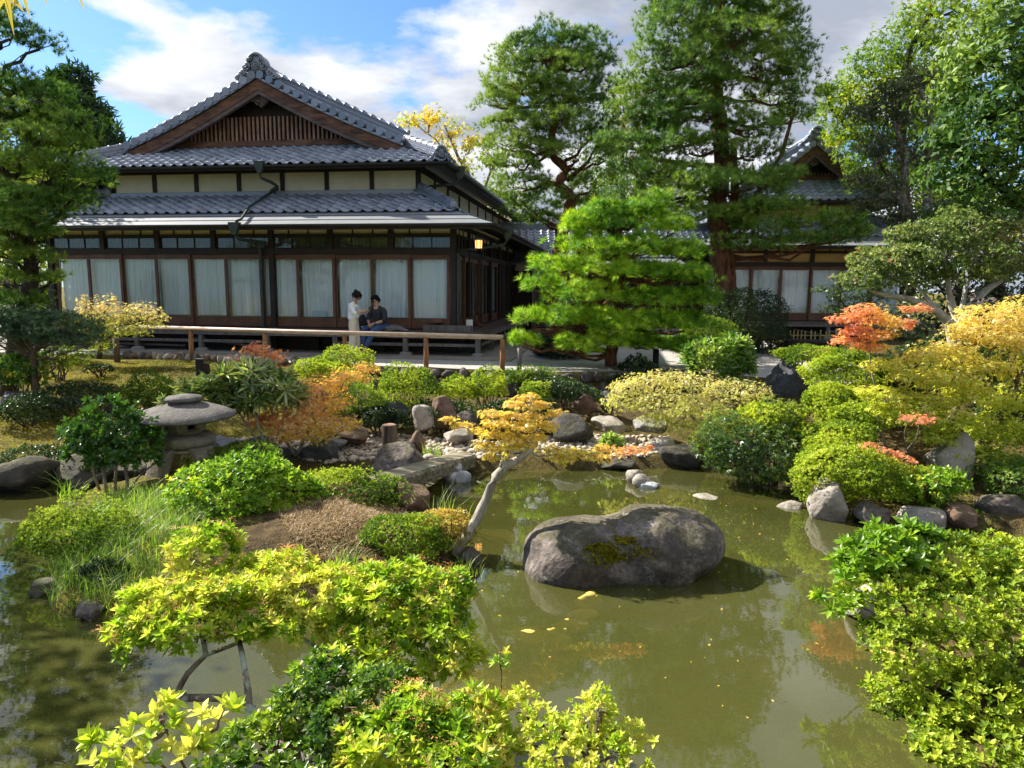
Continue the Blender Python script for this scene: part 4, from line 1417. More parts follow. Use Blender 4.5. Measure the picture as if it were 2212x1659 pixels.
ML['pieris'] = m_leaf('pieris_leaf', [(0.0, (0.10, 0.22, 0.014)), (0.35, (0.27, 0.43, 0.025)), (0.75, (0.50, 0.60, 0.05)), (1.0, (0.68, 0.66, 0.14))], 0.46, 0.03, 0.45)
ML['pieris_dark'] = m_leaf('pieris_dark_leaf', [(0.0, (0.035, 0.10, 0.010)), (0.5, (0.12, 0.23, 0.018)), (1.0, (0.36, 0.46, 0.035))], 0.40, 0.05, 0.4)
ML['bud'] = m_leaf('orange_flower_bud', [(0.0, (0.45, 0.22, 0.05)), (1.0, (0.72, 0.40, 0.14))], 0.35, 0.02)
ML['maple_yellow'] = m_leaf('yellow_maple_leaf', [(0.0, (0.26, 0.37, 0.03)), (0.4, (0.58, 0.60, 0.07)), (0.75, (0.80, 0.64, 0.22)), (1.0, (0.82, 0.50, 0.24))], 0.5, 0.02)
ML['maple_orange'] = m_leaf('orange_maple_leaf', [(0.0, (0.46, 0.46, 0.04)), (0.35, (0.80, 0.56, 0.12)), (0.7, (0.82, 0.42, 0.21)), (1.0, (0.70, 0.24, 0.17))], 0.55, 0.02)
ML['maple_gold'] = m_leaf('golden_maple_leaf', [(0.0, (0.42, 0.48, 0.04)), (0.4, (0.74, 0.60, 0.10)), (0.8, (0.84, 0.56, 0.20)), (1.0, (0.76, 0.28, 0.14))], 0.5, 0.02)
ML['maple_pale'] = m_leaf('pale_maple_leaf', [(0.0, (0.26, 0.36, 0.05)), (0.45, (0.56, 0.57, 0.14)), (0.8, (0.74, 0.62, 0.32)), (1.0, (0.70, 0.42, 0.28))], 0.45, 0.02)
ML['maple_green'] = m_leaf('green_maple_leaf', [(0.0, (0.022, 0.065, 0.012)), (0.6, (0.07, 0.15, 0.02)), (1.0, (0.24, 0.30, 0.04))], 0.4, 0.04)
ML['pine'] = m_leaf('pine_needle', [(0.0, (0.035, 0.105, 0.016)), (0.5, (0.105, 0.22, 0.030)), (1.0, (0.28, 0.39, 0.06))], 0.32, 0.03, 0.5)
ML['pine_bright'] = m_leaf('young_pine_needle', [(0.0, (0.060, 0.165, 0.010)), (0.5, (0.21, 0.41, 0.020)), (1.0, (0.50, 0.64, 0.045))], 0.38, 0.03, 0.5)
ML['pine_blue'] = m_leaf('blue_green_needle', [(0.0, (0.030, 0.080, 0.035)), (0.5, (0.085, 0.17, 0.065)), (0.9, (0.19, 0.28, 0.10)), (1.0, (0.40, 0.30, 0.06))], 0.25, 0.07, 0.4)
ML['cedar'] = m_leaf('cedar_spray', [(0.0, (0.016, 0.05, 0.012)), (0.6, (0.045, 0.105, 0.018)), (1.0, (0.15, 0.23, 0.03))], 0.3, 0.05)
ML['oak'] = m_leaf('evergreen_oak_leaf', [(0.0, (0.025, 0.075, 0.014)), (0.5, (0.075, 0.155, 0.026)), (1.0, (0.24, 0.34, 0.06))], 0.30, 0.02, 0.5)
ML['old_azalea'] = m_leaf('old_azalea_leaf', [(0.0, (0.10, 0.17, 0.04)), (0.5, (0.24, 0.31, 0.09)), (0.86, (0.42, 0.44, 0.17)), (1.0, (0.58, 0.26, 0.17))], 0.4, 0.04, 0.5)
ML['yellow_tree'] = m_leaf('yellowing_leaf', [(0.0, (0.13, 0.23, 0.016)), (0.5, (0.32, 0.42, 0.03)), (0.85, (0.58, 0.52, 0.05)), (1.0, (0.75, 0.52, 0.06))], 0.5, 0.02)
ML['lichen_tree'] = m_leaf('grey_green_leaf', [(0.0, (0.055, 0.085, 0.035)), (0.6, (0.15, 0.17, 0.085)), (1.0, (0.34, 0.33, 0.20))], 0.3, 0.04)
ML['light_tree'] = m_leaf('light_green_leaf', [(0.0, (0.07, 0.15, 0.018)), (0.5, (0.20, 0.31, 0.040)), (0.85, (0.40, 0.45, 0.08)), (1.0, (0.52, 0.24, 0.13))], 0.42, 0.03, 0.5)
ML['grass'] = m_leaf('grass_blade', [(0.0, (0.08, 0.19, 0.02)), (0.6, (0.24, 0.40, 0.04)), (1.0, (0.52, 0.55, 0.14))], 0.45, 0.05)
ML['straw'] = m_leaf('dry_straw', [(0.0, (0.16, 0.10, 0.05)), (0.6, (0.36, 0.25, 0.13)), (1.0, (0.55, 0.42, 0.25))], 0.2, 0.03)
ML['moss'] = m_leaf('moss_tuft', [(0.0, (0.09, 0.10, 0.010)), (0.55, (0.30, 0.26, 0.025)), (1.0, (0.52, 0.42, 0.06))], 0.25, 0.0)
ML['long'] = m_leaf('long_leaf', [(0.0, (0.05, 0.12, 0.025)), (0.5, (0.15, 0.25, 0.06)), (1.0, (0.38, 0.42, 0.14))], 0.35, 0.10, 0.3)
ML['fern'] = m_leaf('feathery_leaf', [(0.0, (0.06, 0.16, 0.02)), (0.5, (0.19, 0.34, 0.05)), (1.0, (0.40, 0.50, 0.12))], 0.42, 0.06)
MBk = {}
MBk['pine'] = m_bark('red_pine_bark', (0.045, 0.020, 0.013), (0.21, 0.088, 0.050))
MBk['pine_grey'] = m_bark('grey_pine_bark', (0.05, 0.037, 0.030), (0.20, 0.15, 0.125))
MBk['grey'] = m_bark('grey_bark', (0.10, 0.085, 0.070), (0.34, 0.30, 0.26))
MBk['dark'] = m_bark('dark_bark', (0.018, 0.014, 0.011), (0.075, 0.060, 0.045))
MBk['lichen'] = m_bark('lichened_bark', (0.08, 0.06, 0.045), (0.28, 0.23, 0.18), 0.85)
MBk['pale'] = m_bark('pale_smooth_bark', (0.22, 0.19, 0.15), (0.46, 0.42, 0.36), 0.2)
MBk['twig'] = m_bark('brown_twig', (0.06, 0.04, 0.028), (0.19, 0.14, 0.10))

T_AZ = [rosette(6, leaf4(1.0, 0.26, 0.08), (0.35, 1.3), s) for s in (1, 2, 3)]
T_ROS = [rosette(9, leaf6(1.0, 0.17, 0.05, 0.18), (0.35, 1.35), s) for s in (4, 5, 6)]
T_BUSH = [rosette(6, leaf6(1.0, 0.21, 0.06, 0.15), (0.4, 1.35), s) for s in (7, 8, 9)]
T_MAP = [maple_leaf(5)]
T_MAP3 = [maple_leaf(3)]
T_TUFT = [tuft(18, 0.040, s) for s in (11, 12, 13, 14)]
T_TUFTN = [tuft(24, 0.036, s) for s in (15, 16, 17, 18)]
T_LONG = [rosette(8, leaf6(1.0, 0.085, 0.03, 0.25), (0.7, 1.6), s) for s in (21, 22, 23)]
T_FERN = [rosette(7, leaf6(1.0, 0.12, 0.02, 0.35), (0.2, 1.1), s) for s in (24, 25)]


def raceme(seed):
    rs = np.random.RandomState(seed); V = []; Fq = []
    for b in range(4):
        a = rs.uniform(0, 6.28); el = rs.uniform(0.9, 1.4)
        d = np.array([math.sin(el) * math.cos(a), math.sin(el) * math.sin(a), math.cos(el)])
        for k in range(7):
            c = d * (0.2 + k * 0.13) + np.array([0, 0, -0.015 * k * k * 0.5]) + rs.normal(size=3) * 0.02
            r = 0.055 * (1 - 0.08 * k); o = len(V)
            V += [c + [r, 0, 0], c + [0, r, 0], c + [-r, 0, 0], c + [0, -r, 0], c + [0, 0, r * 1.1], c - [0, 0, r * 1.1]]
            Fq += [(o, o + 1, o + 4, o + 4), (o + 1, o + 2, o + 4, o + 4), (o + 2, o + 3, o + 4, o + 4), (o + 3, o, o + 4, o + 4)]
    Fq = [f[:3] for f in Fq]
    return np.array(V), np.array(Fq)


T_RAC = [raceme(s) for s in (1, 2, 3)]


def foliage(parent, tm, pts, ax, size, mat, rs, tint, name='foliage', spin=None):
    V, Fq, T = scatter(tm, pts, ax, size, rs, tint, spin)
    o = link(name, np_mesh(name, V, Fq, T), mat, parent)
    return o


def shrub(name, label, cat, px, py, rx, ry, depth, mat='azalea', n=1500, leaf=0.034, seed=1, tm=None, lumps=4, sub=0.5, lump=0.19, group=None, yr=None,
          base=None, zmin=-0.5, tvar=0.45, tbase=0.5, patch=0.25, stem='twig', inner=0.35, upmix=0.35, extra=()):
    """rounded shrub: picture centre and radii at a distance; leaves in rosettes over an uneven dome, twigs inside"""
    rs = np.random.RandomState(seed); rnd = random.Random(seed)
    c = P(px, py, depth); k = depth / FOC
    r = np.array([rx * k, (yr if yr else rx * k * 0.85), ry * k])
    bl = [(c, r)]
    for i in range(lumps):
        a = rnd.uniform(0, 6.28); d = rnd.uniform(0.45, 0.75)
        cc = c + np.array([math.cos(a) * r[0] * d, math.sin(a) * r[1] * d, rnd.uniform(-0.15, 0.32) * r[2]])
        bl.append((cc, r * np.array([1, 1, 1]) * sub * rnd.uniform(0.8, 1.15)))
    for (ex, ey2, erx, ery) in extra:
        cc = P(ex, ey2, depth); bl.append((cc, np.array([erx * k, erx * k * 0.8, ery * k])))
    root = empty(name, (c[0], c[1], hz(c[0], c[1])) if base is None else (c[0], c[1], base))
    tag(root, label, cat, group)
    p, nn = blob_points(bl, n, rs, (0.86, 1.04), zmin, lump)
    if inner:
        p2, n2 = blob_points(bl, int(n * inner), rs, (0.45, 0.85), -0.8, lump)
        p = np.concatenate([p, p2]); nn = np.concatenate([nn, n2])
    ax = unit(nn * (1 - upmix) + np.array([0, 0, 1]) * upmix + rs.normal(size=p.shape) * 0.35)
    f = foliage(None, tm or T_AZ, p, ax, leaf * rs.uniform(0.7, 1.25, len(p)), ML[mat], rs, tint_for(p, rs, tbase, tvar, 2.0 / max(0.3, r[0]), patch))
    f.parent = root; f.location = (-root.location[0], -root.location[1], -root.location[2])
    st = MB(); bz = root.location[2] - 0.03
    for i in range(9):
        a = rnd.uniform(0, 6.28); d = rnd.uniform(0.2, 0.85)
        tip = Vector((c[0] + math.cos(a) * r[0] * d, c[1] + math.sin(a) * r[1] * d, c[2] + r[2] * rnd.uniform(-0.1, 0.6)))
        b0 = Vector((c[0] + math.cos(a) * r[0] * 0.15, c[1] + math.sin(a) * r[1] * 0.15, bz))
        limb(st, b0, tip, 0.016, 0.006, 4, 0.06, rnd, 0, 5)
    s = st.build('stems', MBk[stem]); s.parent = root; s.location = f.location.copy()
    return root


def put(part, root):
    part.parent = root; part.location = (-root.location[0], -root.location[1], -root.location[2]); return part


def nearest_on(path, p):
    best = None
    for i in range(len(path) - 1):
        a, b = Vector(path[i]), Vector(path[i + 1]); e = b - a
        t = max(0, min(1, (Vector(p) - a).dot(e) / (e.length_squared + 1e-9))); q = a + e * t
        d = (Vector(p) - q).length
        if best is None or d < best[0]: best = (d, q, i + t)
    return best


def pine(name, label, trunk, rads, pads, depth, mat='pine', bark='pine', dens=150, needle=0.11, seed=1, tm=None, cat='pine tree', back=0.5, tbase=0.5, group=None, thick=0.045, limbs=(), att=-0.25, adx=0.35, zlow=-0.30, fat=1.0):
    """trunk: list of picture points (px,py,dd); pads: (px,py,rx,ry,dd) flat cushions of needle tufts"""
    rs = np.random.RandomState(seed); rnd = random.Random(seed)
    tp = [P(a, b, depth + d) for a, b, d in trunk]
    base = tp[0]; root = empty(name, (base[0], base[1], hz(base[0], base[1]))); tag(root, label, cat, group)
    mb = MB(); path = [Vector(p) for p in tp]
    fine = []; fr = []
    for i in range(len(path) - 1):
        for q in (0, 0.33, 0.66):
            p = path[i].lerp(path[i + 1], q)
            if q: p += Vector((rnd.uniform(-1, 1), rnd.uniform(-1, 1), 0)) * 0.05
            fine.append(p); fr.append(rads[i] + (rads[i + 1] - rads[i]) * q)
    fine.append(path[-1]); fr.append(rads[-1])
    fine[0].z = root.location[2] - 0.1
    mb.tube(fine, fr, 10, jit=0.07)
    for lm in limbs:      # big limbs drawn by hand
        pts = [P(a, b, depth + d) for a, b, d in lm[0]]
        mb.tube(pts, [lm[1] + (lm[2] - lm[1]) * i / (len(pts) - 1) for i in range(len(pts))], 8, jit=0.06)
        
    P_, A_ = [], []; br = MB()
    allp = [(a, b, c * fat, d * (1 + (fat - 1) * 2), e, 1.0) for a, b, c, d, e in pads]
    for (a, b, c, d, e) in pads:
        if rnd.random() < back:
            allp.append((a + rnd.uniform(-0.5, 0.5) * c, b + rnd.uniform(-0.3, 0.5) * d, c * 0.85, d * 0.9, e + rnd.uniform(0.7, 1.6), 0.6))
    k = depth / FOC
    for (a, b, cx, cz, dd, wt) in allp:
        c = P(a, b, depth + dd); r = np.array([cx * k, cx * k * 0.85, cz * k])
        m = int(dens * wt * (r[0] * r[1] * 3.0 + r[0] * r[2] * 2.0)) + 6
        d = sphere_dirs(rs, m, zlow); L = Lump(rs, 0.30, 2.8)
        f = (1 + L(d)) * rs.uniform(0.70, 1.05, m)
        p = c + d * r * f[:, None]
        P_.append(p); ax = unit(unit(d / r) * 0.5 + d * 0.45 + np.array([0, 0, 0.55]) + rs.normal(size=p.shape) * 0.22); A_.append(ax)
        # branch to the pad, then twigs that carry the tufts
        near = nearest_on(fine, (c[0], c[1], c[2] + att - adx * abs(c[0] - base[0])))
        q = near[1]; under = Vector((c[0], c[1], c[2] - r[2] * 0.5))
        L0 = (under - q).length; rb = max(0.018, min(thick, thick * (0.5 + r[0])))
        pts = limb(br, q, under, rb, rb * 0.5, 6, 0.055, rnd, 0.03, 6)
        for j in range(int(4 + 3 * r[0])):
            s0 = pts[rnd.randint(3, 6)]; t = p[rnd.randint(0, m - 1)] - ax[rnd.randint(0, m - 1)] * 0.02
            limb(br, s0, t, rb * 0.30, 0.004, 4, 0.10, rnd, 0, 4)
    p = np.concatenate(P_); ax = np.concatenate(A_)
    put(mb.build('trunk', MBk[bark], smooth=True), root)
    put(br.build('branches', MBk[bark]), root)
    put(foliage(None, tm or T_TUFT, p, ax, needle * rs.uniform(0.75, 1.2, len(p)), ML[mat], rs, tint_for(p, rs, tbase, 0.4, 1.5, 0.22), 'needles'), root)
    return root


def tree(name, label, trunks, blobs, depth, mat, bark, n=6000, leaf=0.07, seed=1, tm=None, cat='tree', shell=(0.35, 1.05), zmin=-0.8, upmix=0.2, group=None, tbase=0.5, tvar=0.5, patch=0.25,
         tfun=None, flat=0.0, lump=0.25, freq=2.6, br_r=0.03, sub=6, base_z=None, ydepth=0.85):
    """trunks: list of ([(px,py,dd)...], r0, r1); blobs: (px,py,rx,ry,dd)"""
    rs = np.random.RandomState(seed); rnd = random.Random(seed); k = depth / FOC
    t0 = P(*trunks[0][0][0][:2], depth + trunks[0][0][0][2])
    root = empty(name, (t0[0], t0[1], hz(t0[0], t0[1]) if base_z is None else base_z)); tag(root, label, cat, group)
    mb = MB(); paths = []
    for pts, r0, r1 in trunks:
        w = [Vector(P(a, b, depth + d)) for a, b, d in pts]; fine = []
        for i in range(len(w) - 1):
            for q in (0, 0.5):
                p = w[i].lerp(w[i + 1], q)
                if q: p += Vector((rnd.uniform(-1, 1), rnd.uniform(-1, 1), rnd.uniform(-1, 1))) * (0.045 * (w[i + 1] - w[i]).length)
                fine.append(p)
        fine.append(w[-1]); paths += [fine]
        mb.tube(fine, [r0 + (r1 - r0) * i / (len(fine) - 1) for i in range(len(fine))], 8, jit=0.08)
    bl = []
    for (a, b, cx, cz, dd) in blobs:
        bl.append((P(a, b, depth + dd), np.array([cx * k, cx * k * ydepth, cz * k])))
    p, nn = blob_points(bl, n, rs, shell, zmin, lump, freq)
    if flat:
        ax = unit(np.array([0, 0, 1.0]) * flat + nn * (1 - flat) + rs.normal(size=p.shape) * 0.32)
    else:
        ax = unit(nn * (1 - upmix) + np.array([0, 0, 1]) * upmix + rs.normal(size=p.shape) * 0.55)
    tn = tint_for(p, rs, tbase, tvar, 1.2, patch) if tfun is None else np.clip(tfun(p) + rs.normal(size=len(p)) * 0.12, 0.01, 0.99)
    for (c, r) in bl:
        best = min((nearest_on(f, (c[0], c[1], c[2] - r[2] * 0.8)) for f in paths), key=lambda z: z[0])
        rb = br_r * rnd.uniform(0.8, 1.2)
        pts = limb(mb, best[1], (c[0], c[1], c[2] - 0.15 * r[2]), rb, rb * 0.4, 5, 0.07, rnd, 0, 6)
        for j in range(sub):
            d = sphere_dirs(rs, 1, -0.3)[0]; t = np.array(c) + d * r * rnd.uniform(0.6, 0.95)
            limb(mb, pts[rnd.randint(2, 5)], t, rb * 0.4, 0.004, 4, 0.09, rnd, 0, 4)
    put(mb.build('trunk', MBk[bark], smooth=True), root)
    put(foliage(None, tm or [leaf4(1, 0.26, 0.06)], p, ax, leaf * rs.uniform(0.7, 1.25, len(p)), ML[mat], rs, tn, 'crown'), root)
    return root


def grass_mesh(pts, h, w, rs, lean=0.5, seg=3):
    n = len(pts); a = rs.uniform(0, 6.283, n); le = lean * rs.uniform(0.2, 1.3, n); hh = h * rs.uniform(0.55, 1.2, n)
    dx, dy = np.cos(a), np.sin(a); sx, sy = -dy * w, dx * w
    V = np.zeros((n, 2 * seg + 2, 3)); 
    for i in range(seg + 1):
        q = i / seg; off = le * hh * q * q; ww = (1 - q * 0.92)
        cx = pts[:, 0] + dx * off; cy = pts[:, 1] + dy * off; cz = pts[:, 2] + hh * q * (1 - 0.25 * le * q)
        V[:, 2 * i] = np.stack([cx - sx * ww, cy - sy * ww, cz], 1); V[:, 2 * i + 1] = np.stack([cx + sx * ww, cy + sy * ww, cz], 1)
    Ft = np.array([(2 * i, 2 * i + 1, 2 * i + 3, 2 * i + 2) for i in range(seg)])
    Fq = (Ft[None] + (np.arange(n) * (2 * seg + 2))[:, None, None]).reshape(-1, 4)
    return V.reshape(-1, 3), Fq, np.repeat(np.clip(rs.normal(0.5, 0.25, n), 0.01, 0.99), 2 * seg + 2)


# ------------------------------------------------------------------ rocks
def ico(sub):
    bm = bmesh.new(); bmesh.ops.create_icosphere(bm, subdivisions=sub, radius=1.0)
    V = np.array([v.co[:] for v in bm.verts]); Fq = np.array([[v.index for v in f.verts] for f in bm.faces]); bm.free()
    return V, Fq


ICO = {s: ico(s) for s in (1, 2, 3, 4, 5)}


def rock_verts(r, seed, sub=4, cuts=9, rough=0.10, freq=1.6):
    rs = np.random.RandomState(seed); V, Fq = ICO[sub]; V = V.copy()
    for k in range(cuts):
        n = unit(rs.normal(size=3)); d = rs.uniform(0.55, 0.86); h = V @ n
        V = V - np.maximum(h - d, 0)[:, None] * n * 0.96
    L = Lump(rs, rough, freq); L2 = Lump(rs, rough * 0.40, freq * 3.5); L3 = Lump(rs, rough * 0.22, freq * 9)
    V = V * (1 + L(V) + L2(V) + L3(V))[:, None]
    return V * np.array(r), Fq


def rock(name, label, c, r, seed, mat, sub=4, rz=0.0, cuts=9, rough=0.10, parent=None, cat='rock', group=None, tilt=0.0):
    V, Fq = rock_verts(r, seed, sub, cuts, rough)
    o = link(name, np_mesh(name, V, Fq, smooth=True), M[mat], parent)
    o.location = c; o.rotation_euler = (tilt, tilt * 0.6, rz)
    if label: tag(o, label, cat, group)
    return o


M['rock_boulder'] = m_rock('brown_grey_boulder', [(0.34, (0.035, 0.029, 0.026)), (0.50, (0.115, 0.096, 0.085)), (0.66, (0.30, 0.255, 0.225))], 0.40, 0.25, 1.3, 1.0)
M['rock_dark'] = m_rock('dark_rock', [(0.3, (0.022, 0.020, 0.018)), (0.7, (0.11, 0.098, 0.085))], 0.30, 0.12, 1.1)
M['rock_slate'] = m_rock('slate_blue_rock', [(0.3, (0.030, 0.032, 0.036)), (0.7, (0.125, 0.128, 0.138))], 0.2, 0.22, 0.9, 1.0)
M['rock_brown'] = m_rock('red_brown_rock', [(0.3, (0.06, 0.036, 0.026)), (0.7, (0.26, 0.165, 0.12))], 0.25, 0.25, 1.1)
M['rock_pale'] = m_rock('pale_rock', [(0.3, (0.17, 0.15, 0.125)), (0.7, (0.46, 0.41, 0.35))], 0.15, 0.15, 1.2)
M['rock_white'] = m_rock('white_quartz_rock', [(0.3, (0.30, 0.31, 0.32)), (0.7, (0.62, 0.63, 0.64))], 0.0, 0.0, 1.8)
M['rock_ochre'] = m_rock('algae_covered_stone', [(0.3, (0.36, 0.25, 0.05)), (0.7, (0.68, 0.50, 0.13))], 0.0, 0.0, 1.5, 0.4)
M['rock_lantern'] = m_rock('lantern_granite', [(0.3, (0.10, 0.085, 0.065)), (0.7, (0.33, 0.285, 0.22))], 0.15, 0.18, 2.2, 0.5)
M['rock_pebble'] = m_rock('pebble_stone', [(0.25, (0.22, 0.18, 0.13)), (0.7, (0.58, 0.50, 0.40))], 0, 0, 1.3, 0.2)
M['rock_cap'] = m_rock('lantern_cap_stone', [(0.3, (0.055, 0.05, 0.05)), (0.7, (0.20, 0.185, 0.175))], 0.12, 0.15, 2.2, 0.5)

# ------------------------------------------------------------------ boulder in the pond
def star_union(ells, center, sub, seed, rough=0.03):
    V, Fq = ICO[sub]; d = V.copy(); c0 = np.array(center); R = []
    for (c, r) in ells:
        o = (c0 - np.array(c)) / np.array(r); e = d / np.array(r)
        A = (e * e).sum(1); B = 2 * (e * o).sum(1); C = (o * o).sum() - 1; D = B * B - 4 * A * C
        R.append(np.where(D > 0, (-B + np.sqrt(np.maximum(D, 0))) / (2 * A), 0.0))
    R = np.array(R); kk = 14.0
    m = np.log(np.exp(kk * R).sum(0)) / kk
    rs = np.random.RandomState(seed); L = Lump(rs, rough, 2.2); L2 = Lump(rs, rough * 0.55, 6); L3 = Lump(rs, rough * 0.30, 15)
    return d * (m * (1 + L(d) + L2(d) + L3(d)))[:, None], Fq


bd = 6.72; kb = bd / FOC
bc = P(1345, 1186, bd)
els = []
for (px, py, rx, ry, yr, dd) in ((1258, 1203, 122, 84, 0.52, -0.05), (1398, 1184, 118, 94, 0.56, 0.08), (1472, 1176, 78, 58, 0.42, 0.05), (1335, 1205, 140, 80, 0.52, 0.0)):
    els.append((P(px, py, bd + dd), (rx * kb, yr, ry * kb)))
Vb, Fb = star_union(els, bc, 5, 3, 0.05)
bo = link('pond_boulder', np_mesh('pond_boulder', Vb, Fb, smooth=True), M['rock_boulder'])
bo.location = bc
tag(bo, 'great rounded brown-grey boulder lying in the middle of the pond', 'boulder')
# moss cushions on the boulder
mo_pts = []
for (a, b, n_) in ((1330, 1138, 260), (1230, 1175, 420), (1270, 1205, 420), (1390, 1190, 90)):
    rs = np.random.RandomState(n_)
    for _ in range(n_):
        q = P(a + rs.normal() * 26, b + rs.normal() * 9, bd); d = unit(np.array([q[0] - bc[0], -0.75, q[2] - bc[2] + 0.25]))
        mo_pts.append(d)
mo_pts = np.array(mo_pts)
idx = np.argmax(mo_pts @ unit(Vb).T, axis=1)
mo_p = Vb[idx] * 1.0 + np.random.RandomState(2).normal(size=(len(idx), 3)) * 0.012 + bc
rs = np.random.RandomState(8)
mo = foliage(None, [rosette(6, leaf4(1, 0.3, 0.05), (0.3, 1.4), 3)], mo_p, unit(Vb[idx]) + rs.normal(size=mo_p.shape) * 0.3, 0.020 * rs.uniform(0.6, 1.3, len(mo_p)), ML['moss'], rs, rs.uniform(0, 0.7, len(mo_p)), 'moss_patch')
mo.parent = bo; mo.location = (-bc[0], -bc[1], -bc[2]); mo['kind'] = 'stuff'


# ------------------------------------------------------------------ other rocks: base point in the picture, its height, half width and half height
def rkb(name, px, pyb, zb, rx, ry, mat, label, seed, sub=4, cuts=15, rough=0.08, deep=0.9, group=None, sink=0.75, tilt=0.0):
    c = G(px, pyb, zb); k = c[1] / FOC
    r = (rx * k, rx * k * deep, ry * k * 1.15)
    return rock(name, label, (c[0], c[1] + r[1] * 0.5, zb + ry * k * sink), r, seed, mat, sub, random.Random(seed).uniform(-0.5, 0.5), cuts, rough, None, 'rock', group, tilt)


